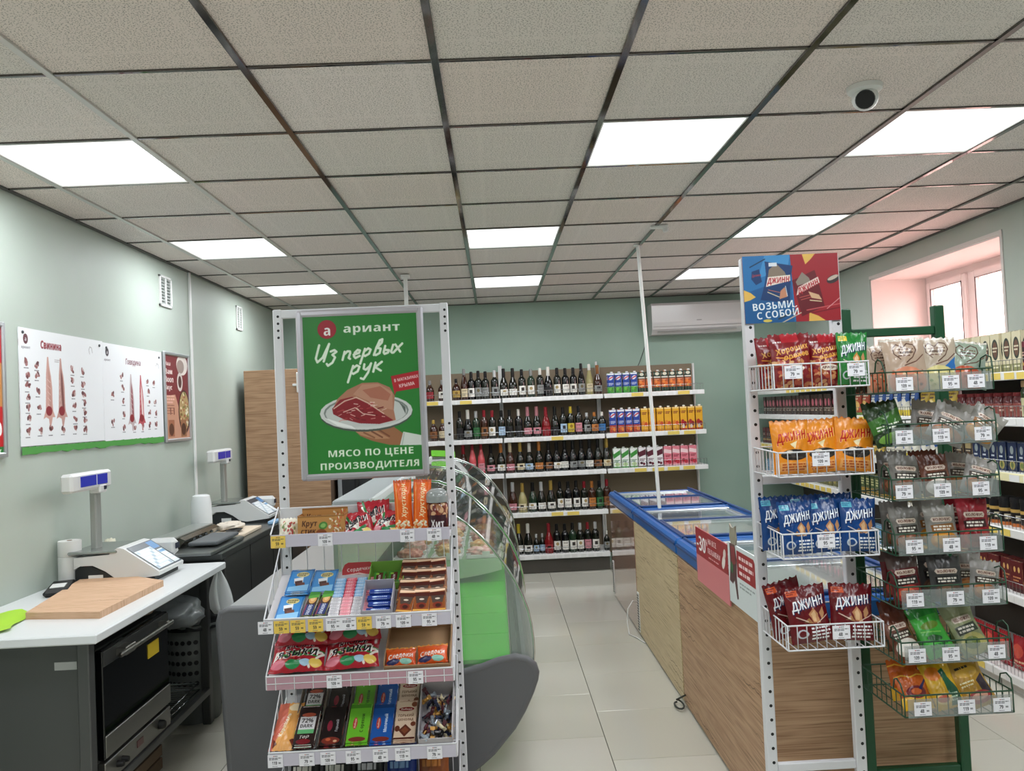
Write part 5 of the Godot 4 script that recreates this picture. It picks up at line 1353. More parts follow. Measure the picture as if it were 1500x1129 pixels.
const BRUSH := {"и": [[0, 0, 0, 0.8, 0.15, 1, 0.35, 0.8, 0.5, 0], [0.5, 0, 0.48, 0.8, 0.62, 1]], "п": [[0, 0, 0, 1], [0, 0.4, 0.2, 0, 0.4, 0.05, 0.45, 0.3, 0.42, 0.85, 0.55, 1]], "е": [[0, 0.55, 0.38, 0.4, 0.4, 0.12, 0.22, 0, 0.05, 0.3, 0.05, 0.75, 0.2, 1, 0.48, 0.8]], "р": [[0, 0, -0.08, 1.8], [0, 0.3, 0.25, 0, 0.45, 0.2, 0.4, 0.7, 0.15, 0.92, 0, 0.75]], "в": [[0.05, 0.95, 0.1, 0.1, 0.22, -0.8, 0.4, -0.9, 0.42, -0.5, 0.15, 0.1, 0.45, 0.25, 0.45, 0.8, 0.2, 1, 0.05, 0.8]], "ы": [[0, 0, 0, 0.8, 0.1, 1, 0.33, 0.9, 0.36, 0.6, 0.05, 0.5], [0.58, 0, 0.55, 0.85, 0.66, 1]], "х": [[0, 0, 0.5, 1], [0.5, 0, 0, 1]], "у": [[0, 0, 0.03, 0.5, 0.2, 0.65, 0.4, 0.3, 0.45, 0], [0.45, 0, 0.4, 1, 0.2, 1.7, 0, 1.55]], "к": [[0, 0, 0, 1], [0.42, 0, 0.05, 0.5, 0.5, 1]], "И": [[0, -0.7, 0, 0.6, 0.15, 1, 0.4, 0.6, 0.58, -0.7], [0.58, -0.7, 0.52, 1]], "з": [[0.05, 0.1, 0.25, 0, 0.4, 0.2, 0.2, 0.45, 0.4, 0.75, 0.32, 1.25, 0.1, 1.5, 0, 1.3]]}

func brush(p: PT, s: String, x: float, y: float, size: float, c: String, w: float) -> void:
	for ch in s:
		for st in BRUSH[ch]:
			var q := []
			for i in range(0, st.size(), 2):
				var dx: float = (st[i] * 1.75 - (st[i + 1] - 0.5) * 0.3) * size
				q.append(x + dx); q.append(y + st[i + 1] * size - dx * 0.1)
			p.line(q, w, c)
		x += size * 1.3; y -= size * 0.13

func promo_print() -> Dictionary:
	var p := PT.new(self, 300, 408, "2c8033")
	p.ell(66, 38, 24, 24, "a02231").text("а", 66, 41, 26, "f4f1ee").text("ариант", 180, 38, 21, "e8f1e4", 144)
	brush(p, "Из", 36, 96, 25, "e6f2e0", 6.0)
	brush(p, "первых", 106, 97, 20, "e6f2e0", 6.0)
	brush(p, "рук", 126, 134, 22, "e6f2e0", 6.0)
	p.pl([224, 164, 298, 152, 298, 196, 236, 204, 232, 214], "b3242e").text("В МАГАЗИНАХ", 263, 171, 8, "f2dede", 62, -0.16).text("КРЫМА", 264, 187, 9, "f2dede", 40, -0.16)
	p.pl([126, 298, 168, 296, 220, 288, 252, 312, 246, 340, 214, 338, 170, 326, 140, 312], "9c6a4a").pl([128, 300, 180, 300, 216, 322, 180, 322, 142, 310], "b98a68").line([170, 302, 196, 318], 4, "7a4a34").line([190, 300, 214, 316], 4, "7a4a34").line([150, 304, 176, 318], 4, "8a5a40")
	p.pl([250, 306, 300, 318, 300, 342, 240, 340], "d6dcd6").line([252, 310, 246, 338], 3, "b6c0b8")
	p.ell(158, 256, 118, 46, "4a544c").ell(158, 252, 118, 45, "d3d6d4").ell(158, 251, 108, 39, "7f8884").ell(158, 253, 104, 37, "c9cdcb").pl([52, 262, 84, 284, 130, 294, 120, 286, 84, 274], "eef0ef").pl([240, 228, 258, 244, 258, 262, 248, 240], "5f6864")
	p.pl([72, 244, 86, 216, 112, 194, 150, 178, 190, 178, 220, 192, 232, 214, 228, 250, 232, 276, 190, 284, 140, 280, 100, 268, 74, 254], "b07a62").pl([72, 240, 92, 218, 124, 212, 160, 228, 200, 258, 226, 276, 190, 284, 140, 280, 100, 268, 74, 254], "8a2029")
	p.pl([126, 206, 150, 182, 192, 182, 226, 204, 226, 250, 190, 240, 160, 222], "c08e76").pl([150, 196, 196, 188, 222, 210, 214, 226, 170, 216], "b06f5a")
	var r := RandomNumberGenerator.new(); r.seed = 3
	for i in 46:
		var x := r.randf_range(84, 206); var y := r.randf_range(224, 276)
		if y > 214 + absf(x - 130) * 0.35 and y < 274: p.line([x, y, x + r.randf_range(5, 16), y + r.randf_range(-5, 6)], r.randf_range(1.2, 2.6), ["d9a39a", "b5484a", "6a141c", "e6c8bd"][i % 4])
	p.line([76, 240, 104, 222, 134, 214, 164, 230, 202, 258], 3, "dab8a6").line([100, 250, 130, 240, 150, 256, 180, 262], 2.5, "dfb8ac")
	p.text("МЯСО ПО ЦЕНЕ", 166, 354, 17, "e6f2e0", 216).text("ПРОИЗВОДИТЕЛЯ", 162, 386, 17, "e6f2e0", 250)
	return p.fin()

func candy_stand() -> void:
	price_print()
	var b := V(-0.56, 0, -3.48)
	var wm: Material = mats["white metal"]
	var t := thing("candy_stand", "white perforated rack of sloping candy trays in front of the meat counter", "display rack", b)
	var ys := []
	for i in 4: ys.append(2.045 - i * 0.03)
	for i in 32: ys.append(1.56 - i * 0.048)
	var pm := post(2.075, ys)
	for x in [-0.908, -0.2]:
		var po := obj("post", pm[0], wm, t, V(x, 0, -3.5) - b)
		tag(obj("post_holes", pm[1], mats["black"], po), "", "", "", "stuff")
		obj("foot", from(b).box(V(x, 0.015, -3.36), V(0.05, 0.03, 0.42), 0.006), wm, t)
	obj("top_bar", from(b).box(V(-0.554, 2.055, -3.5), V(0.68, 0.035, 0.026), 0.003), wm, t)
	obj("lower_bar", from(b).box(V(-0.554, 0.05, -3.5), V(0.68, 0.035, 0.026), 0.003), wm, t)
	# trays: front z, front Y, back Y, label strips
	var strip := mat("strip plastic", "c9c4d2", 0.25)
	var spec := [[-3.33, 1.105, 1.112, 1.142, [-0.894, -0.705, -0.375, -0.267], [0]], [-3.2, 0.813, 0.955, 0.835, [-0.919, -0.858, -0.795, -0.727, -0.658, -0.6, -0.54, -0.466, -0.389, -0.289], [1, 2, 3, 6]], [-3.2, 0.598, 0.73, 0.617, [-0.664, -0.351], []], [-3.2, 0.306, 0.455, 0.327, [-0.9, -0.78, -0.699, -0.602, -0.498, -0.413, -0.29], []], [-3.2, 0.05, 0.1, 0.1, [-0.8, -0.6, -0.35], []]]
	var x0 := -0.925; var x1 := -0.205; var xc := (x0 + x1) * 0.5
	for k in 5:
		var s: Array = spec[k]
		var zf: float = s[0]; var yf: float = s[1]; var yb: float = s[2]
		var m := from(b)
		# sloping floor with thickness and a back lip
		for q in [0.0, -0.006]:
			m.out_quad(V(xc, yf - 0.003 - 1.0 * (1.0 if q == 0.0 else -1.0), zf), V(x0, yf + q, zf), V(x1, yf + q, zf), V(x1, yb + q, -3.485), V(x0, yb + q, -3.485))
		if k == 0: m.box(V(xc, 1.17, -3.486), V(x1 - x0, 0.13, 0.006), 0.002)
		var tray := obj("tray", m, wm if k == 0 else mats["clear plastic"] if k == 3 else mat("tray grey", "c6c2c6", 0.4), t)
		obj("price_strip", from(b).box(V(xc, s[3] - 0.023, zf + 0.002), V(x1 - x0, 0.05, 0.004), 0.001), strip if k != 2 else mat("pink strip", "b9909c", 0.25), tray)
		if k > 0:
			var fw := MB.new()
			fw.x = Transform3D(Basis(), -b)
			fw.rod(V(x0, s[3] + 0.004, zf + 0.003), V(x1, s[3] + 0.004, zf + 0.003), 0.0035, 6)
			for e in [x0, x1]:
				var a := 0.006 if e == x0 else -0.006
				fw.tube([V(e, s[3] + 0.004, zf + 0.003), V(e, s[3] - 0.045, zf + 0.003), V(e, s[3] - 0.052, zf - 0.02), V(e, yb - 0.01, -3.48)], 0.003, 6)
				fw.tube([V(e, s[3] + 0.004, zf + 0.003), V(e, yb + 0.13, -3.48), V(e, yb - 0.01, -3.48)], 0.003, 6)
				for q in 3: fw.rod(V(e, lerpf(yf, yb, 0.25 + q * 0.25), lerpf(zf, -3.48, 0.25 + q * 0.25)), V(e, lerpf(s[3], yb + 0.13, 0.25 + q * 0.25), lerpf(zf, -3.48, 0.25 + q * 0.25)), 0.0022, 5)
			fw.rod(V(x0, yb + 0.13, -3.482), V(x1, yb + 0.13, -3.482), 0.003, 6)
			for q in 10: fw.rod(V(x0 + 0.036 + q * 0.072, yb, -3.482), V(x0 + 0.036 + q * 0.072, yb + 0.13, -3.482), 0.002, 5)
			if k in [2, 4]:
				for q in 10: fw.rod(V(x0 + 0.036 + q * 0.072, s[3] - 0.048, zf + 0.005), V(x0 + 0.036 + q * 0.072, s[3], zf + 0.005), 0.002, 5)
				fw.rod(V(x0, s[3] - 0.024, zf + 0.005), V(x1, s[3] - 0.024, zf + 0.005), 0.002, 5)
			tag(obj("wire_frame", fw, wm, tray), "", "", "", "stuff")
		else:
			var fw := MB.new()
			fw.x = Transform3D(Basis(), -b)
			for e in [x0, x1]: fw.tube([V(e, 1.145, zf), V(e, 1.24, -3.46), V(e, 1.11, -3.48)], 0.003, 6)
			tag(obj("wire_frame", fw, wm, tray), "", "", "", "stuff")
		for i in s[4].size(): obj("price_tag", from(b).box(V(s[4][i], s[3] - 0.026, zf + 0.0065), V(0.058, 0.048, 0.002)), mats["yellow tag"] if i in s[5] else tag_mat(k * 3 + i), tray)
	# the poster in its snap frame
	var pb := V(-0.555, 1.35, -3.465)
	var po := thing("promo_poster", "green meat advertising poster in a silver frame hung on the candy stand", "poster", pb)
	var px0 := -0.823; var px1 := -0.288; var py0 := 1.345; var py1 := 2.062
	obj("print", from(pb).box(V((px0 + px1) * 0.5, (py0 + py1) * 0.5, -3.468), V(px1 - px0 - 0.04, py1 - py0 - 0.04, 0.006)), printed("promo", promo_print(), 0.35), po)
	for s in [-1.0, 1.0]:
		obj("frame_rail", from(pb).box(V((px0 + px1) * 0.5 + s * ((px1 - px0) * 0.5 - 0.013), (py0 + py1) * 0.5, -3.466), V(0.028, py1 - py0, 0.022), 0.008), mat("frame silver", "c6c3ca", 0.3, 0.55), po)
		obj("frame_rail", from(pb).box(V((px0 + px1) * 0.5, (py0 + py1) * 0.5 + s * ((py1 - py0) * 0.5 - 0.013), -3.4662), V(px1 - px0 - 0.03, 0.028, 0.0216), 0.008), mats["frame silver"], po)
	candy_goods(spec)

func slope(k: int, spec: Array, x: float, s: float, lift := 0.0) -> Transform3D:  # a thing lying on tray k: local +y up the slope, print (+z) facing up; origin at its lower edge
	var zf: float = spec[k][0]; var yf: float = spec[k][1]; var yb: float = spec[k][2]
	var a := atan2(yb - yf, 3.485 + zf)
	var up := V(0, sin(a), -cos(a)); var nn := V(0, cos(a), sin(a))
	return Transform3D(Basis(Vector3(1, 0, 0), up, nn), V(x, lerpf(yf, yb, s), lerpf(zf, -3.485, s)) + nn * (lift + 0.001))

func place(o: Node3D, tf: Transform3D, lean := 0.0, spin := 0.0) -> Node3D:
	o.transform = tf
	if lean != 0.0: o.rotate_object_local(Vector3(1, 0, 0), lean)
	if spin != 0.0: o.rotate_object_local(Vector3(0, 0, 1), spin)
	return o

func bar(w: float, h: float, d: float) -> MB:  # a flat wrapped bar: lower edge at the origin, print on +z, crimped ends
	return MB.new().box(V(0, h * 0.5, d * 0.5), V(w, h - 0.016, d), 0.003).box(V(0, 0.004, d * 0.45), V(w * 0.98, 0.012, 0.0015), 0.0, Rect2(0, 0, 0.02, 0.02)).box(V(0, h - 0.004, d * 0.45), V(w * 0.98, 0.012, 0.0015))

func candy_goods(spec: Array) -> void:
	var p: PT
	var r := RandomNumberGenerator.new(); r.seed = 17
	# --- top shelf
	p = PT.new(self, 72, 56, "e4ddcc")
	for i in 26: p.ell(r.randf_range(8, 64), r.randf_range(12, 46), 4, 3, ["b5524c", "8a9a6a", "d9c9a8", "a8403c"][i % 4], r.randf() * 3)
	var o := thing("candy_bag", "clear bag of small red and green sweets, left end of the top tray", "candy bag", V(-0.868, 1.108, -3.39))
	obj("bag", pouch(0.09, 0.1, 0.06, 21), printed("clear sweets", p.fin(), 0.25), o)
	o.rotation.x = -0.5
	p = PT.new(self, 140, 56, "c08a4e")
	p.rect(0, 0, 140, 4, "9a6a34").text("Крут", 36, 18, 13, "4a2416", 44, 0.0, 0.2).text("стик", 32, 36, 13, "4a2416", 44, 0.0, 0.2).ell(76, 24, 13, 9, "4f8a3c", -0.2).ell(76, 24, 8, 5, "8fc06a", -0.2).ell(70, 42, 16, 10, "8a4a24")
	for i in 40: p.ell(r.randf_range(92, 134), r.randf_range(6, 52), 4, 2, ["e6d8c0", "c9603c", "f0e8d8", "a8743c"][i % 4], r.randf() * 3)
	o = thing("display_box", "tan cardboard display box of corn sticks on the top tray", "box", V(-0.728, 1.112, -3.4))
	var bm := MB.new().box(V(0, 0.05, 0.035), V(0.19, 0.095, 0.004))
	bm.box(V(0, 0.06, -0.05), V(0.19, 0.12, 0.004)).box(V(-0.094, 0.05, -0.008), V(0.003, 0.1, 0.085)).box(V(0.094, 0.05, -0.008), V(0.003, 0.1, 0.085)).box(V(0, 0.003, -0.008), V(0.19, 0.004, 0.085))
	obj("box", bm, printed("corn box", p.fin()), o)
	p = PT.new(self, 96, 72, "a8202e")
	for i in 8: p.line([r.randf_range(0, 90), r.randf_range(0, 72), r.randf_range(0, 90), r.randf_range(0, 72)], 7, ["f0ede6", "1c1a22", "2f7a44", "d9d2c8"][i % 4])
	p.text("ЯЗЫКИ", 46, 34, 18, "f4f2ee", 76, -0.3, 0.2).text("ЯЗЫКИ", 46, 33, 15, "17151c", 70, -0.3, 0.2).ell(20, 60, 12, 7, "d98a96").ell(48, 62, 13, 7, "2f8a4c").ell(74, 60, 12, 7, "e6cf7a")
	var tongues := printed("tongues", p.fin(), 0.25)
	var proto := thing("candy_bag", "red sour tongues candy bag lying on the top tray beside the tan box", "candy bag", V(-0.575, 1.112, -3.36), 0.0, "sour tongues candy bags")
	obj("bag", pouch(0.135, 0.125, 0.045, 22), tongues, proto)
	proto.rotation = V(-0.7, 0.1, 0.15)
	copy_of(proto, "red sour tongues candy bag on the top tray, against the orange packs", V(-0.47, 1.115, -3.37), V(-0.75, -0.1, -0.2))
	copy_of(proto, "red sour tongues candy bag at the back of the top tray, topmost of three", V(-0.52, 1.13, -3.43), V(-0.3, 0.05, 0.06))
	p = PT.new(self, 56, 160, "e2621c")
	p.rect(0, 0, 56, 8, "c94f12").text("Хрусткорн", 30, 60, 15, "f8e2b4", 96, -PI / 2, 0.2).line([8, 10, 10, 120], 2, "f0a04a")
	for i in 50: p.ell(r.randf_range(4, 52), r.randf_range(118, 158), 4.5, 3, ["f4e6c8", "e8c89a", "fbf3e2", "e2a860"][i % 4], r.randf() * 3)
	proto = thing("snack_pack", "tall orange snack pack standing on the top tray, left of the pair", "snack pack", V(-0.39, 1.112, -3.37), 0.0, "tall orange snack packs")
	obj("pack", pouch(0.074, 0.225, 0.045, 23), printed("orange pack", p.fin(), 0.25), proto)
	proto.rotation = V(-0.12, 0.05, 0.02)
	copy_of(proto, "tall orange snack pack on the top tray, right of the pair, beside the nut jar", V(-0.322, 1.112, -3.365), V(-0.12, -0.05, -0.04))
	p = PT.new(self, 128, 72, "5a2420")
	for i in 60: p.ell(r.randf_range(0, 128), r.randf_range(0, 26), 6, 5, ["9a6a4a", "7a4030", "c9a07a", "6a2a24"][i % 4], r.randf() * 3)
	for q in 3: p.rect(q * 43 + 3, 22, 36, 44, "3a1c24").text("Хит", q * 43 + 20, 36, 13, "f4f2f4", 26).scrawl(q * 43 + 5, 48, 32, 2, 8, 5, "c03a44")
	o = thing("nut_jar", "clear plastic jar of nuts with dark label and domed lid on the top tray", "jar", V(-0.253, 1.112, -3.375))
	obj("jar", MB.new().lathe([P(0, 0), P(0.04, 0), P(0.044, 0.006), P(0.044, 0.12), P(0.036, 0.13)], 24), printed("nut jar", p.fin(), 0.12), o)
	o.rotation.y = -0.95
	obj("lid", MB.new().lathe([P(0.037, 0.128), P(0.045, 0.13), P(0.046, 0.15), P(0.042, 0.168), P(0.028, 0.182), P(0, 0.186)], 24), mat("jar lid grey", "8f9493", 0.12), o)
	# --- second tray
	var choc := ["6aa8dc", "3f8cd0"]
	p = PT.new(self, 64, 104, "1f6fb8")
	p.rect(4, 4, 56, 96, "3a8cd0").ell(36, 22, 18, 13, "d8c98a").scrawl(22, 16, 28, 2, 8, 5, "6a5a2a").pl([14, 40, 40, 34, 42, 66, 18, 64], "f0f0f2").pl([18, 54, 38, 50, 44, 76, 26, 84], "4a2018").pl([26, 64, 46, 60, 50, 78, 32, 86], "6a3424").pl([4, 80, 60, 70, 60, 100, 4, 100], "8cc4ec").rect(0, 0, 64, 4, "1f5fa0")
	var cm := printed("blue chocolate", p.fin(), 0.3)
	proto = thing("chocolate_bar", "light blue chocolate bar at the front left corner of the second tray", "chocolate", Vector3.ZERO, 0.0, "light blue chocolate bars")
	obj("wrapper", bar(0.098, 0.16, 0.012), cm, proto)
	place(proto, slope(1, spec, -0.845, 0.02))
	place(copy_of(proto, "light blue chocolate bar at the back left corner of the second tray", Vector3.ZERO), slope(1, spec, -0.832, 0.5, 0.012))
	place(copy_of(proto, "light blue chocolate bar at the back of the second tray, behind the nut bars", Vector3.ZERO), slope(1, spec, -0.732, 0.48, 0.01))
	p = PT.new(self, 40, 112, "3a2014")
	p.rect(0, 0, 40, 22, "3f8a2a").ell(20, 36, 15, 20, "d9a05a").ell(20, 34, 9, 12, "e8c08a").pl([0, 20, 40, 12, 40, 26, 0, 34], "5aa83a").rect(4, 60, 32, 48, "20306a").text("SNEKERS", 20, 84, 13, "f2f4f8", 46, -PI / 2 + 0.05).line([3, 60, 3, 110], 2, "c03040")
	proto = thing("nut_bar", "brown and green peanut bar with white lettering on the second tray, left one", "candy bar", Vector3.ZERO, 0.0, "peanut bars")
	obj("wrapper", bar(0.045, 0.165, 0.02), printed("nut bar", p.fin(), 0.3), proto)
	place(proto, slope(1, spec, -0.765, 0.03, 0.004), 0.0, -0.08)
	place(copy_of(proto, "brown and green peanut bar with white lettering on the second tray, right one", Vector3.ZERO), slope(1, spec, -0.714, 0.04, 0.004), 0.0, -0.1)
	var wm := []
	for i in 4:
		p = PT.new(self, 40, 16, ["7fb2e0", "d8405a", "e6e2e6", "f0b8c0"][i])
		p.scrawl(4, 4, 32, 2, 5, 3, ["f0f6fb", "fbe6ea", "6a6a74", "d8405a"][i])
		wm.append(printed("wafer %d" % i, p.fin(), 0.35))
	var wproto: Node3D = null
	for c in 4:
		for q in 12:
			var kind: int = [[0, 1, 0, 1], [2, 3, 2, 3]][0 if q > 5 else 1][c]
			var w: Node3D
			var lab := "%s wafer stick in column %s from the left, %s row up, second tray" % [["blue", "raspberry red", "white", "pale pink"][kind], ["one", "two", "three", "four"][c], nth(q)]
			w = thing("wafer_stick", lab, "wafer", Vector3.ZERO, 0.0, "small wafer sticks")
			if wproto == null: obj("wrapper", MB.new().box(V(0, 0.009, 0.012), V(0.042, 0.018, 0.024), 0.003), wm[kind], w)
			else: obj("wrapper", wproto.get_child(0).mesh, wm[kind], w)
			if wproto == null: wproto = w
			place(w, slope(1, spec, -0.662 + c * 0.0435 + r.randf_range(-0.001, 0.001), 0.02 + q * 0.063))
	p = PT.new(self, 80, 40, "c4262c")
	p.text("Сердечки", 40, 16, 8, "f4e8e2", 56, -0.08).line([10, 30, 40, 26, 70, 32], 3, "f0d8d0")
	o = thing("display_card", "red rounded card with white script behind the wafers on the second tray", "card", V(-0.6, 0.925, -3.462))
	var card := MB.new().extrude([P(-0.07, 0), P(0.07, 0), P(0.07, 0.04), P(0.06, 0.062), P(0.045, 0.07), P(-0.045, 0.07), P(-0.06, 0.062), P(-0.07, 0.04)], -0.003, 0.003)
	for i in card.t.size(): card.t[i] = Vector2(card.v[i].x / 0.14 + 0.5, 1.0 - card.v[i].y / 0.07)
	obj("card", card, printed("red card", p.fin(), 0.4), o)
	o.rotation.x = -0.25
	var open_box := func(w: float, h: float, d: float, m: Material, called: String, label: String, tf: Transform3D) -> Node3D:
		var q := thing(called, label, "box", Vector3.ZERO)
		var g := MB.new()
		g.box(V(0, d * 0.5, 0.0015), V(w, d, 0.003)).box(V(-w * 0.5, d * 0.5, h * 0.5), V(0.003, d, h)).box(V(w * 0.5, d * 0.5, h * 0.5), V(0.003, d, h)).box(V(0, 0.0015, h * 0.35), V(w, 0.003, h * 0.7)).box(V(0, d, h * 0.6), V(w, 0.003, h * 1.2))
		obj("box", g, m, q)
		q.transform = tf
		return q
	open_box.call(0.14, 0.05, 0.11, mat("green card", "7fae4a", 0.6), "display_box", "green cardboard box of small bars at the back of the second tray", slope(1, spec, -0.472, 0.58))
	open_box.call(0.115, 0.06, 0.15, mat("grey card", "a9a6b2", 0.6), "display_box", "grey cardboard box of navy bars at the front of the second tray", slope(1, spec, -0.492, 0.03))
	p = PT.new(self, 64, 24, "1c3a8c")
	p.ell(20, 12, 8, 5, "cfe0f4").text("МИЛК", 42, 12, 8, "e8f0fa", 28, 0.0, 0.2)
	var nm := printed("navy bar", p.fin(), 0.3)
	for i in 4:
		o = thing("candy_bar", "small navy blue bar in the grey box on the second tray, %s from the bottom" % nth(i), "candy bar", Vector3.ZERO, 0.0, "navy bars in the grey box")
		obj("wrapper", MB.new().box(V(0, 0.014, 0.012), V(0.095, 0.026, 0.02), 0.004), nm, o)
		place(o, slope(1, spec, -0.49 + 0.006 * (i % 2), 0.06 + i * 0.095, 0.006 + 0.006 * i))
	p = PT.new(self, 48, 64, "3f8a34")
	p.rect(10, 6, 28, 52, "5a1a1c").text("SNIK", 24, 40, 9, "f2f2f2", 40, -PI / 2).ell(14, 14, 8, 6, "8fc04a")
	for i in 2:
		o = thing("candy_bar", "small green and brown bar in the green box on the second tray, %s one" % ["left", "right"][i], "candy bar", Vector3.ZERO, 0.0, "bars in the green box")
		obj("wrapper", bar(0.05, 0.085, 0.02), printed("green bar", p.fin() if i == 0 else null, 0.3) if i == 0 else mats["green bar"], o)
		place(o, slope(1, spec, -0.505 + i * 0.06, 0.62, 0.005))
	p = PT.new(self, 56, 96, "8a4a20")
	p.pl([0, 0, 56, 0, 56, 9, 0, 14], "f0cdb0").rect(0, 14, 56, 18, "4a1812").pl([4, 30, 52, 30, 46, 62, 10, 62], "4a3a34").ell(28, 44, 9, 4, "d8c8b8").ell(28, 72, 18, 14, "7a2a1a").ell(30, 74, 10, 8, "3a1410").rect(0, 88, 56, 8, "d9a04a")
	var gm := printed("glaze bar", p.fin(), 0.28)
	var gb := bar(0.066, 0.125, 0.018).mesh()
	for i in 12:
		var c := i % 3; var l := i / 3
		o = thing("glazed_curd_bar", "brown wafer pack with pale stripes on the second tray's right side, %s column, %s layer" % [["left", "middle", "right"][c], ["front", "second", "third", "back"][l]], "candy bar", Vector3.ZERO, 0.0, "brown striped packs")
		obj("wrapper", gb, gm, o)
		place(o, slope(1, spec, -0.39 + c * 0.067, 0.02 + l * 0.19, 0.006 + l * 0.004), 0.22, 0.08 * (c - 1) - 0.05 + 0.04 * (l % 2))
	# --- third tray: sour tongues and orange packs
	proto = thing("candy_bag", "large red sour tongues bag at the front left of the third tray", "candy bag", Vector3.ZERO, 0.0, "large sour tongues bags")
	p = PT.new(self, 128, 96, "a81e2c")
	for i in 14: p.line([r.randf_range(0, 128), r.randf_range(40, 90), r.randf_range(0, 128), r.randf_range(30, 80)], 6, ["8a1420", "e8e2da", "3a7a3c", "c94a3a"][i % 4])
	p.text("КИСЛЫЕ", 66, 26, 15, "f6f4f0", 70, -0.1, 0.2).text("КИСЛЫЕ", 66, 26, 12, "141218", 64, -0.1, 0.2).text("ЯЗЫКИ", 62, 50, 22, "f6f4f0", 104, -0.06, 0.2).text("ЯЗЫКИ", 62, 50, 18, "141218", 96, -0.06, 0.2)
	p.ell(20, 78, 18, 12, "d9788a").ell(56, 80, 18, 11, "2a8a50").ell(84, 78, 13, 9, "a8c8e0").ell(108, 78, 15, 12, "ecc860").line([110, 66, 126, 50], 6, "e8e2da")
	obj("bag", pouch(0.215, 0.155, 0.055, 24), printed("big tongues", p.fin(), 0.22), proto)
	place(proto, slope(2, spec, -0.812, 0.06, 0.026), 0.12, 0.03)
	place(copy_of(proto, "large red sour tongues bag at the front of the third tray, middle", Vector3.ZERO), slope(2, spec, -0.6, 0.07, 0.028), 0.1, 0.05)
	place(copy_of(proto, "large red sour tongues bag at the back left of the third tray", Vector3.ZERO), slope(2, spec, -0.805, 0.42, 0.06), 0.3, -0.02)
	place(copy_of(proto, "large red sour tongues bag at the back of the third tray, middle", Vector3.ZERO), slope(2, spec, -0.6, 0.44, 0.062), 0.32, 0.06)
	open_box.call(0.255, 0.045, 0.25, mat("tan card", "b38e6a", 0.7), "display_box", "open tan cardboard box of orange packs on the third tray", slope(2, spec, -0.345, 0.06))
	p = PT.new(self, 80, 56, "d9541c")
	p.text("Следоки", 40, 30, 13, "f4f0ee", 66, -0.08, 0.2).ell(20, 46, 18, 7, "2a2a5a").ell(54, 46, 16, 7, "8ac0b0").rect(0, 0, 80, 5, "f0a04a")
	proto = thing("snack_pack", "orange biscuit pack in the tan box on the third tray, left one", "snack pack", Vector3.ZERO, 0.0, "orange biscuit packs")
	obj("pack", pouch(0.12, 0.085, 0.035, 25), printed("biscuit pack", p.fin(), 0.25), proto)
	place(proto, slope(2, spec, -0.41, 0.08, 0.022), 0.25, 0.02)
	place(copy_of(proto, "orange biscuit pack in the tan box on the third tray, right one", Vector3.ZERO), slope(2, spec, -0.285, 0.1, 0.024), 0.25, 0.04)
	# --- fourth tray: chocolate bars in boxes
	var names := ["orange caramel chocolate pack at the left end of the fourth tray", "dark seventy-two percent chocolate bar on the fourth tray", "near-black chocolate bar in a grey box on the fourth tray", "bright green chocolate bar on the fourth tray", "bright blue chocolate bar on the fourth tray", "beige chocolate bar with brown squares on the fourth tray"]
	var at := [-0.882, -0.797, -0.695, -0.592, -0.5, -0.408]
	for i in 6:
		p = PT.new(self, 64, 128, ["e09a4a", "2a1614", "1a0e0e", "6ab82a", "1c56a8", "d3b8a0"][i])
		if i == 0: p.pl([0, 0, 40, 0, 64, 40, 64, 128, 0, 128], "e8a456").pl([0, 0, 24, 0, 34, 60, 10, 128, 0, 128], "d9705a").ell(44, 16, 16, 14, "f0d8b0").text("Карамель", 30, 70, 11, "f8ead0", 60, -PI / 2 + 0.2).pl([8, 104, 20, 116, 10, 124], "6a2a1c").pl([50, 108, 62, 100, 62, 124], "6a2a1c")
		elif i == 1: p.rect(6, 34, 50, 52, "e2dfe2").rect(6, 78, 50, 14, "6ab87a").text("72%", 30, 48, 14, "3a3236", 36).text("DARK", 30, 66, 11, "3a3236", 38).ell(31, 28, 22, 7, "b8543a").text("Top", 30, 102, 10, "d8d4d0", 30, -0.1, 0.3).ell(30, 118, 22, 9, "7a1c24")
		elif i == 2: p.ell(22, 66, 8, 18, "8a2438").text("Горький", 44, 66, 8, "b8b8c0", 40, -PI / 2).ell(32, 116, 28, 12, "7a2c20").ell(24, 112, 8, 5, "c9603c").ell(46, 118, 6, 4, "e0b08a")
		elif i < 5: p.rect(0, 0, 64, 14, ["4a8a1c", "123e80"][i - 3]).ell(20, 66, 7, 20, "b83a34").text("Победа", 20, 66, 5, "f4e8d8", 30, -PI / 2).text(["С орехом", "Молочный"][i - 3], 42, 66, 10, ["2a4a14", "eaf0fa"][i - 3], 62, -PI / 2).ell(32, 120, 26, 8, "7a2c24")
		else: p.ell(32, 26, 24, 7, "7a1c20").text("Победа", 32, 26, 6, "f2e6da", 34).text("ГОРЬКИЙ", 32, 48, 9, "6a4a3a", 48).text("ШОКОЛАД", 32, 62, 8, "6a4a3a", 48).pl([32, 78, 52, 98, 32, 120, 12, 98], "5a2a1c").pl([32, 86, 44, 98, 32, 110, 20, 98], "7a4028").ell(56, 10, 9, 9, "7a4028").ell(8, 92, 8, 10, "5a2a1c").ell(56, 78, 8, 8, "6a3422").rect(0, 122, 64, 6, "4a1c14")
		o = thing("chocolate_bar", names[i], "chocolate", Vector3.ZERO, 0.0, "large chocolate bars on the fourth tray")
		obj("wrapper", bar(0.086, 0.205, 0.014) if i > 0 else pouch(0.098, 0.235, 0.045, 26), printed("bar %d" % i, p.fin(), 0.25), o)
		place(o, slope(3, spec, at[i], 0.06, 0.02 if i == 0 else 0.016 + 0.006 * (i % 2)), 0.0, 0.0)
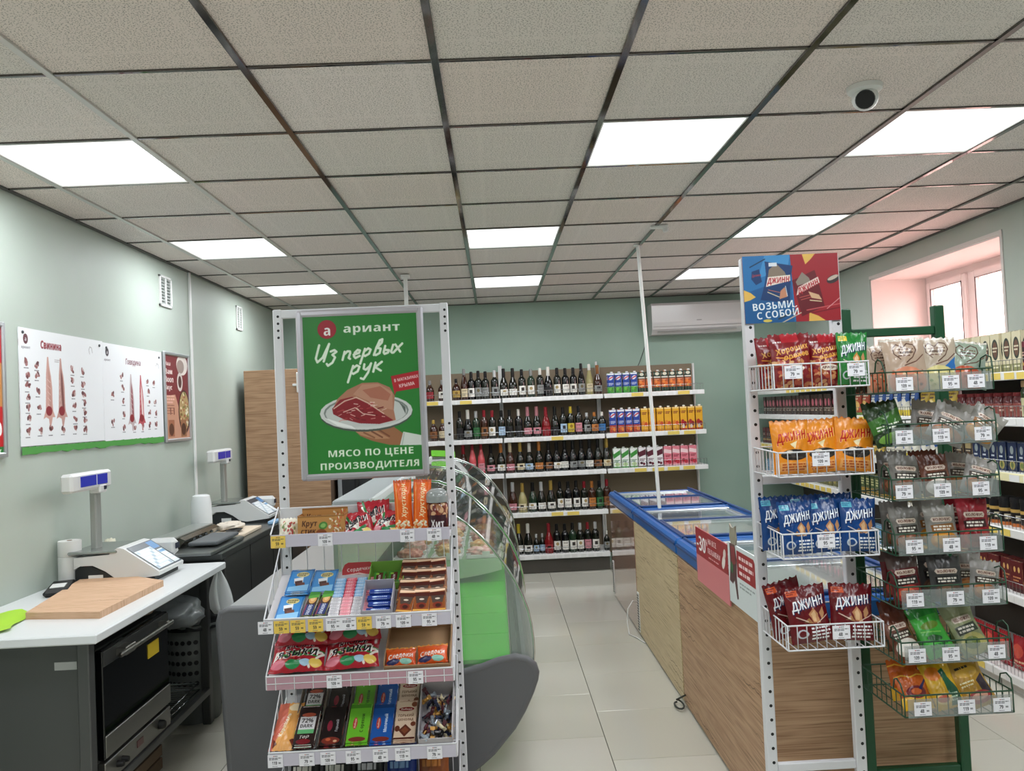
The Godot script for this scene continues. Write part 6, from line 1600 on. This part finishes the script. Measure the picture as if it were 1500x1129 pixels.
		if i > 0:
			var o2 := copy_of(o, names[i].replace(" on the fourth tray", " behind the front one, fourth tray").replace("in a grey box ", ""), Vector3.ZERO)
			place(o2, slope(3, spec, at[i] + 0.002, 0.5, 0.002), 0.0)
	var wall_m := mat("divider card", "6e6258", 0.7)
	for i in 5: obj("card_divider", from(V(-0.56, 0, -3.48)).extrude([P(3.215, 0.31), P(3.48, 0.457), P(3.48, 0.487), P(3.215, 0.33)], -0.0015, 0.0015), wall_m, get_node("candy_stand"))
	var k := 0
	for c in get_node("candy_stand").get_children():
		if str(c.name).begins_with("card_divider"):
			# outline drawn in (depth, height); turn it to face along x
			var g := MB.new()
			var x: float = [-0.85, -0.745, -0.643, -0.545, -0.36][k]
			g.out_quad(V(x - 1, 0.4, -3.3), V(x, 0.309, -3.215), V(x, 0.455, -3.48), V(x, 0.5, -3.48), V(x, 0.34, -3.215))
			g.out_quad(V(x + 1, 0.4, -3.3), V(x + 0.003, 0.309, -3.215), V(x + 0.003, 0.455, -3.48), V(x + 0.003, 0.5, -3.48), V(x + 0.003, 0.34, -3.215))
			g.out_quad(V(x, 0.3, -3.3), V(x, 0.34, -3.215), V(x, 0.5, -3.48), V(x + 0.003, 0.5, -3.48), V(x + 0.003, 0.34, -3.215))
			for i in g.v.size(): g.v[i] -= V(-0.56, 0, -3.48)
			c.mesh = g.mesh(); k += 1
	var bx: Node3D = open_box.call(0.13, 0.07, 0.26, mat("lilac card", "b5b0b4", 0.6), "display_box", "pale box full of wrapped sweets at the right end of the fourth tray", slope(3, spec, -0.285, 0.04))
	var sweet := []
	for i in 3: sweet.append(MB.new().box(Vector3.ZERO, V(0.024, 0.012, 0.014), 0.004).box(V(0.017, 0, 0), V(0.012, 0.002, 0.018)).box(V(-0.017, 0, 0), V(0.012, 0.002, 0.018)).mesh())
	var sc := [mat("sweet navy", "232a44", 0.25), mat("sweet cream", "e2d3b0", 0.3), mat("sweet gold", "d09a4c", 0.3, 0.3), mat("sweet black", "1a1819", 0.25), mat("sweet plum", "5a2c34", 0.25), mat("sweet silver", "aeb8c4", 0.25, 0.5)]
	for i in 66:
		o = thing("wrapped_sweet", "small %s wrapped sweet in the pale box of the fourth tray" % ["navy", "cream", "gold", "black", "plum", "silver"][i % 6], "sweet", Vector3.ZERO, 0.0, "%s wrapped sweets in the pale box" % ["navy", "cream", "gold", "black", "plum", "silver"][i % 6])
		obj("wrapper", sweet[0], sc[i % 6], o)
		o.transform = slope(3, spec, -0.285 + r.randf_range(-0.048, 0.048), 0.08 + r.randf_range(0, 0.68), 0.012 + r.randf_range(0, 0.042))
		o.transform.basis = o.transform.basis * Basis.from_euler(V(r.randf() * 3, r.randf() * 6, r.randf() * 3))
	# --- lowest tray, mostly out of the picture
	for i in 5:
		p = PT.new(self, 56, 72, ["1c1a1c", "17181c", "1a1a20", "1c3a8c", "8a4a24"][i])
		p.scrawl(6, 10, 44, 2, 14, 9, ["e8e6e0", "e8e6e0", "d8d8e0", "8ab0e0", "c9803c"][i]).ell(28, 52, 18, 12, ["5a2a1c", "7a1c20", "6a5a2a", "3f7ac0", "a8642e"][i])
		o = thing("snack_pack", ["black snack pack at the left of the lowest tray", "black snack pack with dark red print on the lowest tray", "black snack pack with olive print on the lowest tray", "blue snack pack on the lowest tray", "brown snack box at the right end of the lowest tray"][i], "snack pack", V(-0.83 + i * 0.13, 0.075, -3.33), 0.0, "packs on the lowest tray")
		obj("pack", pouch(0.125, 0.2, 0.05, 27), printed("low pack %d" % i, p.fin(), 0.3), o)
		o.rotation.x = -0.35

# ---------------------------------------------------------------- the two snack racks on the right
func wire_basket(w: float, d: float, hh: float, back: float, r: float, step: float) -> MB:  # front at z = 0, floor at y = 0, centred in x; the sides rise to the back
	var m := MB.new()
	var x := w * 0.5
	m.tube([V(-x, hh, 0), V(x, hh, 0)], r * 1.5, 6)
	m.tube([V(-x, 0, 0), V(x, 0, 0)], r * 1.5, 6)
	for s in [-x, x]:
		m.tube([V(s, 0, 0), V(s, hh, 0), V(s, back, -d)], r * 1.5, 6)
		m.tube([V(s, 0, 0), V(s, 0, -d), V(s, back, -d)], r * 1.5, 6)
		var k := int(d / step)
		for i in k: m.rod(V(s, 0, -d * (i + 0.6) / k), V(s, lerpf(hh, back, (i + 0.6) / k), -d * (i + 0.6) / k), r, 5)
	var n := int(w / step)
	for i in range(1, n):
		var px := -x + w * i / n
		m.tube([V(px, hh, 0), V(px, 0, 0), V(px, 0, -d), V(px, back, -d)], r, 5)
	m.rod(V(-x, back, -d), V(x, back, -d), r * 1.5, 6)
	m.rod(V(-x, 0, -d), V(x, 0, -d), r * 1.5, 6)
	return m

func genie_print(bg: String, patch: String, ink: String, seed_col: String, word := "ДЖИНН") -> Dictionary:
	var p := PT.new(self, 96, 148, bg)
	p.rect(6, 10, 26, 15, patch).scrawl(8, 13, 20, 2, 5, 2, bg)
	p.text(word, 51, 47, 25, {"f4f6fa": "16204a"}.get(ink, "f0c070") if ink != "c4251e" else "e9a23c", 80, -0.16, 0.2).text(word, 48, 45, 24, ink, 76, -0.16, 0.2)
	p.pl([52, 96, 44, 74, 56, 58, 66, 74, 68, 98], seed_col).pl([52, 92, 50, 74, 57, 64, 61, 76, 60, 94], "e0b88a").pl([74, 92, 70, 72, 80, 58, 84, 76], "c08a5e").pl([30, 94, 42, 82, 52, 98], "a8764c")
	p.line([16, 78, 40, 92], 2.5, "d8c8b8").line([20, 86, 44, 98], 2, "3a2a20").line([60, 98, 92, 80], 2, "d8c8b8")
	p.ell(24, 122, 12, 12, "c9cfd8").ell(24, 122, 8, 8, bg).scrawl(44, 108, 46, 4, 9, 5, ink if ink != "c4251e" else "b8321e")
	p.rect(0, 0, 96, 4, bg).rect(0, 144, 96, 4, bg)
	return p.fin()

func snack(called: String, label: String, key: String, w: float, h: float, th: float, at: Vector3, rot: Vector3, group := "", sd := 40) -> Node3D:
	var o := thing(called, label, "snack bag" if called == "snack_bag" else "packet", at, 0.0, group)
	o.rotation = rot
	obj("bag", pouch(w, h, th, sd), mats[key], o)
	return o

func white_rack() -> void:
	var b := V(1.062, 0, -2.86)
	var wm: Material = mats["white metal"]
	var t := thing("snack_rack", "narrow white perforated rack of four wire baskets before the nearest freezer", "display rack", b)
	var ys := []
	for i in 42: ys.append(2.05 - i * 0.0487)
	var pm := post(2.1, ys)
	for x in [0.906, 1.218]:
		var po := obj("post", pm[0], wm, t, V(x, 0, -2.86) - b)
		tag(obj("post_holes", pm[1], mats["black"], po), "", "", "", "stuff")
		obj("foot", from(b).box(V(x, 0.012, -2.83), V(0.04, 0.024, 0.2), 0.006), wm, t)
	for y in [2.06, 1.318, 0.322]: obj("cross_bar", from(b).box(V(1.062, y, -2.862), V(0.276, 0.03, 0.022), 0.003), wm, t)
	var fy := [1.632, 1.35, 1.09, 0.8]
	var bm := wire_basket(0.308, 0.25, 0.078, 0.085, 0.0018, 0.03).mesh()
	var tags := [[0.96, 1.164], [1.034], [1.036], [1.068]]
	for k in 4:
		var bk := obj("basket", bm, wm, t, V(1.052, fy[k], -2.6) - b)
		bk.set_meta("kind", "stuff")
		for x in tags[k]: obj("price_tag", MB.new().box(V(x - 1.052, 0.052, 0.004), V(0.056, 0.042, 0.002)), tag_mat(k), bk)
	# sign board on top
	var p := PT.new(self, 256, 180, "2472b0")
	p.pl([128, 0, 256, 0, 256, 180, 136, 180, 132, 90], "a01e2a").pl([0, 100, 128, 60, 132, 180, 0, 180], "175a94").pl([60, 0, 128, 0, 120, 40, 40, 60], "3f8fca")
	p.pl([160, 0, 196, 0, 182, 16, 168, 28], "e6b95a").pl([0, 90, 18, 98, 32, 110, 16, 118, 0, 122], "e6b95a").pl([170, 180, 172, 156, 196, 166, 216, 180], "e6b95a").ell(60, 174, 12, 4, "d9c25a")
	p.pl([60, 16, 134, 30, 128, 60, 124, 90, 122, 130, 44, 118, 56, 80, 62, 50], "123a6e").pl([70, 38, 90, 22, 112, 46, 116, 56, 66, 60], "8a7a6a").pl([60, 84, 66, 58, 126, 54, 126, 70], "f0e2d8").text("ДЖИНН", 94, 67, 15, "b3202a", 58, -0.06, 0.2)
	p.pl([94, 118, 98, 96, 110, 86, 116, 112], "c98a6a").line([66, 92, 96, 100], 2, "c06a5a").line([64, 98, 94, 112], 2.5, "d8c8a0").line([112, 84, 116, 110], 2, "d8dce0")
	p.pl([130, 70, 192, 44, 200, 74, 208, 110, 214, 142, 152, 166, 142, 120], "6a1420").pl([140, 74, 158, 48, 176, 64, 180, 76, 144, 84], "8f8478").pl([140, 110, 146, 88, 200, 62, 204, 78], "e6d0c8").text("ДЖИНН", 172, 87, 15, "b3202a", 60, -0.42, 0.2)
	p.pl([180, 118, 172, 100, 200, 110, 208, 124], "d8b08a").line([148, 116, 176, 110], 2, "c05a50").line([152, 122, 178, 116], 2, "c05a50").line([176, 124, 206, 128], 3, "d8c8a0")
	p.line([166, 150, 256, 136], 3, "c9585a").line([180, 158, 256, 146], 3, "7a1420").line([220, 148, 256, 120], 2, "e0a0a0").ell(240, 70, 18, 10, "3a2c30", -0.4).ell(240, 66, 16, 5, "c9b8a8", -0.4)
	p.pl([24, 42, 44, 36, 50, 70, 34, 78, 22, 62], "123a6e").text("Джинн", 36, 52, 7, "c03a4a", 24, -0.1).line([20, 30, 60, 10], 3, "123a5a").line([90, 170, 140, 150], 4, "2c3a44").line([100, 180, 150, 156], 3, "c9b8a0").rect(70, 20, 22, 10, "dfe6ee")
	p.text("ВОЗЬМИ", 76, 134, 19, "eef2f6", 108, -0.06).text("С СОБОЙ", 88, 156, 19, "eef2f6", 112, -0.08)
	var sb := V(1.06, 1.868, -2.84)
	var sg := thing("advert_board", "blue and red snack advert board on top of the white rack", "sign", sb)
	obj("board", MB.new().box(V(0, 0.1185, 0), V(0.338, 0.237, 0.006)), printed("genie board", p.fin(), 0.35), sg)
	for x in [-0.155, 0.155]: obj("clip", MB.new().box(V(x, 0.16, -0.006), V(0.02, 0.03, 0.008), 0.001), wm, sg)
	# prints
	printed("genie blue", genie_print("12407e", "58b4cc", "f4f6fa", "c0885e"), 0.22)
	printed("genie red", genie_print("641018", "d8582c", "f4f6fa", "c0885e"), 0.22)
	printed("genie green", genie_print("1c7a30", "e2c23c", "f4f6fa", "c07a2c"), 0.25)
	p = PT.new(self, 96, 148, "e28a1e")
	p.text("ДЖИНН", 49, 46, 25, "f4c070", 80, -0.16, 0.2).text("ДЖИНН", 48, 45, 24, "b8241c", 76, -0.16, 0.2).pl([40, 66, 60, 58, 52, 80], "f4e2b4").ell(50, 96, 34, 15, "2a2420").line([22, 92, 78, 88], 3, "6a625c").line([26, 100, 72, 104], 2.5, "4a423c").ell(38, 88, 9, 5, "d8c8b0").rect(12, 116, 72, 24, "e8a45a").scrawl(18, 120, 60, 3, 7, 4, "b8541e").rect(0, 0, 96, 5, "c9741a")
	printed("genie orange", p.fin(), 0.25)
	p = PT.new(self, 96, 148, "7a141c")
	p.rect(28, 0, 40, 26, "a81e2a").scrawl(8, 22, 28, 1, 4, 4, "d8d0cc")
	p.text("Хороших", 50, 44, 16, "e8b45a", 82, -0.22, 0.15).text("орехов", 58, 62, 15, "e8b45a", 66, -0.22, 0.15).line([10, 66, 40, 72, 80, 58], 3, "e8a43c")
	var r := RandomNumberGenerator.new(); r.seed = 8
	for i in 46: p.ell(r.randf_range(2, 94), r.randf_range(78, 146), 7, 5, ["a8643c", "c98a5a", "8a3424", "d9a878", "b04a34"][i % 5], r.randf() * 3)
	p.ell(50, 98, 24, 9, "e8d8c8").text("АРАХИС", 50, 98, 7, "4a2420", 40)
	printed("nut bag", p.fin(), 0.25)
	# bags in the baskets: label, print, x, z, y, turn, tilt
	var g1 := "red nut bags in the top white basket"
	snack("snack_bag", "red nut bag in the top white basket, left one in front", "nut bag", 0.138, 0.18, 0.05, V(0.985, 1.636, -2.66), V(-0.14, 0.03, 0.02), g1, 41)
	snack("snack_bag", "red nut bag in the top white basket, right of the other red bag", "nut bag", 0.124, 0.175, 0.05, V(1.102, 1.636, -2.675), V(-0.12, -0.08, -0.03), g1, 42)
	snack("snack_bag", "green corn snack bag at the right end of the top white basket", "genie green", 0.1, 0.172, 0.045, V(1.172, 1.636, -2.64), V(-0.1, -0.1, -0.04), "", 43)
	snack("snack_bag", "red nut bag at the back of the top white basket, seen past the left edge", "nut bag", 0.138, 0.175, 0.05, V(0.965, 1.636, -2.755), V(-0.05, 0.1, 0.03), g1, 44)
	snack("snack_bag", "red nut bag at the back of the top white basket, right half", "nut bag", 0.138, 0.172, 0.05, V(1.11, 1.636, -2.76), V(-0.05, -0.1, 0.0), g1, 41)
	var g2 := "orange seed bags in the second white basket"
	var g3 := "blue seed bags in the third white basket"
	var g4 := "dark red seed bags in the lowest white basket"
	var xs := [0.958, 1.06, 1.158]
	for i in 3:
		var side: String = ["left", "middle", "right"][i]
		snack("snack_bag", "orange seed bag in the second white basket, %s one in front" % side, "genie orange", 0.13, 0.175, 0.045, V(xs[i] + 0.006, 1.354, -2.655 - 0.012 * (i % 2)), V(-0.12, 0.06 - 0.06 * i, [0.0, 0.05, -0.1][i]), g2, 41 + i)
		snack("snack_bag", "blue seed bag in the third white basket, %s one in front" % side, "genie blue", 0.118, 0.17, 0.045, V(xs[i] + 0.008, 1.094, -2.652 - 0.014 * (i % 2)), V(-0.12, 0.05 - 0.05 * i, [0.0, 0.02, -0.04][i]), g3, 42 + i)
		if i < 2:
			snack("snack_bag", "orange seed bag in the second white basket, behind the front row, %s" % side, "genie orange", 0.122, 0.172, 0.045, V(xs[i] + 0.03, 1.354, -2.74), V(-0.06, 0.04, 0.03 * i), g2, 43)
			snack("snack_bag", "dark red seed bag in the lowest white basket, %s one in front" % ["left", "right"][i], "genie red", 0.142, 0.18, 0.05, V(1.0 + i * 0.13, 0.806, -2.66), V(-0.18, 0.05 - 0.1 * i, [0.08, -0.06][i]), g4, 44 + i)
		snack("snack_bag", "blue seed bag in the third white basket, behind the front row, %s" % side, "genie blue", 0.118, 0.178, 0.045, V(xs[i] - 0.02, 1.094, -2.75), V(-0.05, 0.04, 0.02), g3, 44)
	snack("snack_bag", "dark red seed bag leaning at the back left of the lowest white basket", "genie red", 0.14, 0.185, 0.05, V(0.965, 0.806, -2.745), V(-0.1, 0.25, 0.16), g4, 42)

func green_rack() -> void:
	var b := V(1.43, 0, -2.9)
	var gm := mat("rack green", "0f4a2a", 0.4)
	var gw := mat("wire green", "17422a", 0.4)
	var t := thing("snack_rack", "dark green metal rack with seven wire baskets of packets, beside the white rack", "display rack", b)
	for x in [1.268, 1.605]:
		obj("post", from(b).box(V(x, 0.955, -2.9), V(0.036, 1.91, 0.036), 0.004), gm, t)
		obj("foot", from(b).box(V(x, 0.015, -2.75), V(0.04, 0.03, 0.4), 0.004), gm, t)
	for y in [1.822, 0.268]: obj("cross_bar", from(b).box(V(1.436, y, -2.902), V(0.302, 0.03, 0.03), 0.003), gm, t)
	var fy := [1.603, 1.436, 1.264, 1.092, 0.926, 0.753, 0.588]
	var tags := [[1.295, 1.443, 1.524], [1.284, 1.402, 1.536], [1.274, 1.396, 1.518], [1.296, 1.414, 1.531], [1.288, 1.416, 1.529], [1.284, 1.391, 1.536], [1.292, 1.43, 1.542]]
	var bm := wire_basket(0.345, 0.3, 0.066, 0.07, 0.0017, 0.032)
	for s in [-0.1725, 0.1725]: bm.tube([V(s, 0.066, 0), V(s + signf(s) * 0.004, 0.1, -0.012), V(s + signf(s) * 0.004, 0.11, -0.035), V(s, 0.1, -0.06), V(s, 0.066, -0.07)], 0.0025, 6)
	var bmm := bm.mesh()
	for k in 7:
		var bk := obj("basket", bmm, gw, t, V(1.412, fy[k], -2.56) - b)
		bk.set_meta("kind", "stuff")
		obj("price_strip", MB.new().box(V(0, 0.028, 0.006), V(0.33, 0.058, 0.003)), mat("smoke plastic", "ffffff", 0.08, 0.0, {"transparency": BaseMaterial3D.TRANSPARENCY_ALPHA, "albedo_color": Color(0.6, 0.63, 0.62, 0.34)}), bk)
		for x in tags[k]: obj("price_tag", MB.new().box(V(x - 1.412, 0.027, 0.009), V(0.054, 0.042, 0.002)), tag_mat(k * 2 + int(x * 9.0)), bk)
	# prints for the packets: a pill with the maker's word, a dark title, a picture
	var pill := func(key: String, bg: String, top: String, food: String, food2: String, title: String) -> void:
		var p := PT.new(self, 80, 124, bg)
		p.rect(0, 0, 80, 30, top).ell(40, 98, 34, 24, food).ell(34, 96, 20, 14, food2)
		p.pl([16, 34, 64, 34, 68, 40, 64, 48, 16, 48, 12, 40], "dcc8b8").text("КОЛОВУС", 40, 41, 7, "5a2a20", 44)
		p.pl([10, 56, 68, 52, 70, 72, 12, 76], title).scrawl(16, 58, 46, 2, 8, 5, "e8e0d4")
		printed(key, p.fin(), 0.25)
	pill.call("grey brown pack", "6e6a64", "7f7b76", "7a4a34", "a86a48", "2e2622")
	pill.call("grey gold pack", "8a8680", "97938c", "c9822c", "e0a850", "8a5a2c")
	pill.call("red pack", "8a1a24", "9a2430", "a83a34", "7a141c", "3a1416")
	pill.call("dark pack", "3c3a3a", "454342", "5a4034", "7a5a44", "1c1a1a")
	pill.call("maroon pack", "5a141a", "4a3a36", "a8342c", "c96a4a", "241414")
	pill.call("brown pack", "6a3a28", "5a3022", "e6dcd2", "f2ece4", "3a2018")
	pill.call("olive pack", "8f946a", "a3a880", "b8b06a", "6a7a3a", "2e3424")
	pill.call("silver pack", "8f8a86", "a39e9a", "a8643c", "c98a54", "3a2c24")
	var p := PT.new(self, 80, 124, "3fae3a")
	p.rect(0, 0, 80, 26, "2c8a34").ell(40, 50, 26, 9, "6a8a2c").ell(36, 80, 20, 7, "1c5a24", 0.2).scrawl(14, 94, 50, 2, 8, 5, "1c6a2a").line([10, 60, 60, 70], 3, "7fd05a")
	printed("green pack", p.fin(), 0.25)
	p = PT.new(self, 80, 124, "203518")
	p.pl([0, 40, 80, 20, 80, 60, 0, 84], "3a6a28").scrawl(10, 62, 56, 2, 9, 5, "e0e4d4").ell(40, 104, 34, 16, "7aa84a")
	printed("leaf pack", p.fin(), 0.25)
	p = PT.new(self, 80, 124, "d9a81c")
	p.ell(26, 34, 20, 18, "e07a1c").pl([42, 30, 56, 24, 60, 50, 74, 80, 70, 118, 40, 118, 44, 70], "1c5a3a").ell(26, 98, 22, 14, "e8c87a").ell(24, 98, 15, 9, "c05a3c").scrawl(44, 88, 24, 3, 8, 4, "d8e8d0").rect(0, 0, 80, 8, "b8861a")
	printed("yellow bottle pack", p.fin(), 0.25)
	p = PT.new(self, 80, 124, "b98a2a")
	p.ell(40, 34, 28, 14, "d9a83c").scrawl(18, 18, 44, 1, 6, 6, "2a2420").pl([50, 60, 72, 46, 76, 96, 54, 100], "3a2a34").ell(40, 100, 30, 16, "a83a3a").ell(40, 98, 20, 9, "d8a08a").scrawl(10, 56, 34, 2, 8, 4, "f0e4b8")
	printed("amber pack", p.fin(), 0.25)
	p = PT.new(self, 80, 124, "c05a1c")
	p.rect(0, 84, 80, 40, "e2b02c").ell(42, 70, 26, 20, "7a1c24").ell(42, 68, 14, 10, "e06a2a").line([0, 20, 20, 14, 40, 22, 60, 14, 80, 20], 4, "e8b43c").pl([50, 60, 76, 30, 78, 36, 56, 66], "2a2454")
	printed("orange noodle pack", p.fin(), 0.25)
	for i in 3:
		p = PT.new(self, 96, 110, ["b8a08c", "b9a996", "93a08f"][i])
		p.rect(0, 0, 96, 5, "d8d0c4").line([34, 44, 22, 32, 22, 20, 32, 12, 44, 20, 56, 11, 70, 14, 74, 26, 64, 40, 46, 52], 2, "4a2a20").line([40, 58, 70, 50, 90, 36], 2, "5a342a").scrawl(30, 22, 38, 3, 7, 2.5, "6a4a3c").text(["Хлеб", "ЧИАБАТТА", "Злаки"][i], 48, 30, 6, "3a2a24", 30)
		p.pl([56, 66, 94, 40, 94, 76], ["b8a08c", "2c6ab0", "8a968a"][i]).ell(46, 90, 42, 30, ["d98a6a", "d8cc8a", "b8543a"][i])
		for q in 26: p.ell(14 + (q * 37) % 68, 70 + (q * 23) % 36, 4, 3, [["c9502c", "e8c8a0", "7a3a24"], ["8a9a4a", "e8e0b0", "c0b060"], ["7a2a1c", "d88a5a", "a84a34"]][i][q % 3])
		printed("flatbread %d" % i, p.fin(), 0.2)
	p = PT.new(self, 80, 124, "4a3428")
	for i in 90: p.ell((i * 31) % 80, (i * 53) % 124, 5, 4, ["8a5a3c", "b88a62", "5a3a2a", "d0a880"][i % 4], i * 0.7)
	printed("loose nuts", p.fin(), 0.2)
	var z := -2.64
	# top basket: flatbread bags
	var fb := "flatbread bags in the top green basket"
	snack("snack_bag", "tan flatbread bag with a heart outline in the top green basket, second from left", "flatbread 0", 0.145, 0.172, 0.03, V(1.345, 1.608, z + 0.02), V(-0.15, 0.05, 0.02), fb, 51)
	snack("snack_bag", "beige flatbread bag with blue corner and heart outline in the top green basket", "flatbread 1", 0.14, 0.172, 0.03, V(1.455, 1.608, z + 0.006), V(-0.15, 0.0, 0.0), fb, 52)
	snack("snack_bag", "grey green flatbread bag leaning right in the top green basket", "flatbread 2", 0.13, 0.16, 0.03, V(1.535, 1.608, z + 0.01), V(-0.22, -0.1, -0.16), fb, 53)
	snack("snack_bag", "tan flatbread bag at the left end of the top green basket", "flatbread 0", 0.12, 0.155, 0.03, V(1.288, 1.608, z - 0.03), V(-0.1, 0.1, 0.05), fb, 52)
	snack("snack_bag", "pale flatbread bag behind the others in the top green basket", "flatbread 1", 0.15, 0.176, 0.03, V(1.38, 1.608, z - 0.09), V(-0.08, 0.05, -0.02), fb, 51)
	snack("nut_bag", "clear bag of brown nuts hanging low behind the white rack's top basket", "loose nuts", 0.11, 0.14, 0.05, V(1.292, 1.608, z - 0.14), V(-0.06, 0.2, 0.0), "", 54)
	var rows := [
		[["dark green leaf packet at the left of the second green basket", "leaf pack", 1.285, 0.12, 0.13, 0.25], ["silver packet with brown picture in the middle of the second green basket", "silver pack", 1.42, 0.12, 0.125, -0.5], ["grey and gold packet at the right of the second green basket", "grey gold pack", 1.515, 0.11, 0.12, -0.7]],
		[["grey packet with brown picture at the left of the third green basket", "grey brown pack", 1.302, 0.105, 0.135, -0.1], ["brown packet in the middle of the third green basket", "brown pack", 1.415, 0.1, 0.132, 0.05], ["dark packet bent over at the right of the third green basket", "silver pack", 1.52, 0.1, 0.12, -0.35]],
		[["grey and brown packet at the left of the fourth green basket", "grey brown pack", 1.305, 0.1, 0.14, 0.0], ["grey and gold packet in the middle of the fourth green basket", "grey gold pack", 1.42, 0.105, 0.14, 0.0], ["red packet at the right of the fourth green basket", "red pack", 1.525, 0.1, 0.155, -0.02]],
		[["maroon packet with striped top at the left of the fifth green basket", "maroon pack", 1.3, 0.105, 0.145, 0.06], ["black packet in the middle of the fifth green basket", "dark pack", 1.425, 0.11, 0.14, 0.0], ["dark brown packet at the right of the fifth green basket", "silver pack", 1.53, 0.095, 0.125, -0.2]],
		[["brown packet with white picture leaning left in the sixth green basket", "brown pack", 1.3, 0.095, 0.15, 0.22], ["bright green packet leaning left in the sixth green basket", "green pack", 1.405, 0.1, 0.165, 0.24], ["olive packet leaning left at the right of the sixth green basket", "olive pack", 1.52, 0.1, 0.17, 0.26]],
		[["orange and yellow noodle packet at the left of the lowest green basket", "orange noodle pack", 1.31, 0.105, 0.12, 0.04], ["yellow packet with a green bottle print in the lowest green basket", "yellow bottle pack", 1.42, 0.1, 0.15, 0.18], ["amber packet at the right of the lowest green basket", "amber pack", 1.525, 0.11, 0.15, 0.28]]]
	for k in rows.size():
		for i in rows[k].size():
			var q: Array = rows[k][i]
			var lean: float = -0.2 if k < 4 else -0.5
			var o := snack("snack_packet", "front " + q[0], q[1], q[3], q[4], 0.032, V(q[2] - q[5] * 0.03, fy[k + 1] + 0.004, z + 0.035), V(lean, 0.05 - 0.05 * i, q[5]), "packets in the green baskets", 51 + i)
			var c := copy_of(o, "rear " + q[0], V(q[2] + 0.008, fy[k + 1] + 0.004, z - 0.055), V(lean * 0.5, 0.05, q[5] * 0.4))
			c.scale = Vector3(1, 1.06, 1)
	# detector and camera on the ceiling
	var cam := thing("security_camera", "small white dome security camera on the ceiling near the right light panel", "camera", V(1.39, CEIL, -2.9))
	cam.rotation = V(PI, 0, 0)
	obj("base", MB.new().lathe([P(0, 0), P(0.062, 0), P(0.06, 0.016), P(0.05, 0.024), P(0, 0.026)], 24), mats["shelf white"], cam)
	var bl := MB.new()
	for i in 1: bl.lathe([P(0.0, -0.046), P(0.022, -0.041), P(0.038, -0.026), P(0.046, 0.0), P(0.04, 0.022), P(0.028, 0.034), P(0.0, 0.034)], 20)
	var ball := obj("ball", bl, mats["shelf white"], cam, V(0, 0.042, 0))
	ball.basis = Basis(Quaternion(Vector3.UP, V(-1.2, 1.5, -2.6).normalized()))
	obj("lens", MB.new().lathe([P(0.034, 0.03), P(0.031, 0.038), P(0.0, 0.038)], 20), mats["black"], ball)
	var dt := thing("ceiling_bracket", "small white bracket on the ceiling grid near the freezers' pole", "bracket", V(1.078, CEIL - 0.045, -5.06))
	obj("plate", MB.new().box(V(0, 0.034, 0), V(0.11, 0.02, 0.05), 0.006).box(V(0.04, 0.02, 0), V(0.03, 0.04, 0.04), 0.006), mats["shelf white"], dt)
	var pp := thing("power_pole", "thin white pole leaning from the ceiling down between the freezers", "pole", V(1.117, 0.874, -5.7))
	obj("pole", MB.new().tube([V(0, 0, 0), V(-0.035, 1.0, 0.03), V(-0.07, 1.84, 0.05)], 0.013, 8), mats["shelf white"], pp)
	obj("flange", MB.new().lathe([P(0, 0), P(0.03, 0), P(0.03, 0.012), P(0, 0.012)], 14, Rect2(0, 0, 1, 1), V(-0.07, 1.828, 0.05)), mats["shelf white"], pp)
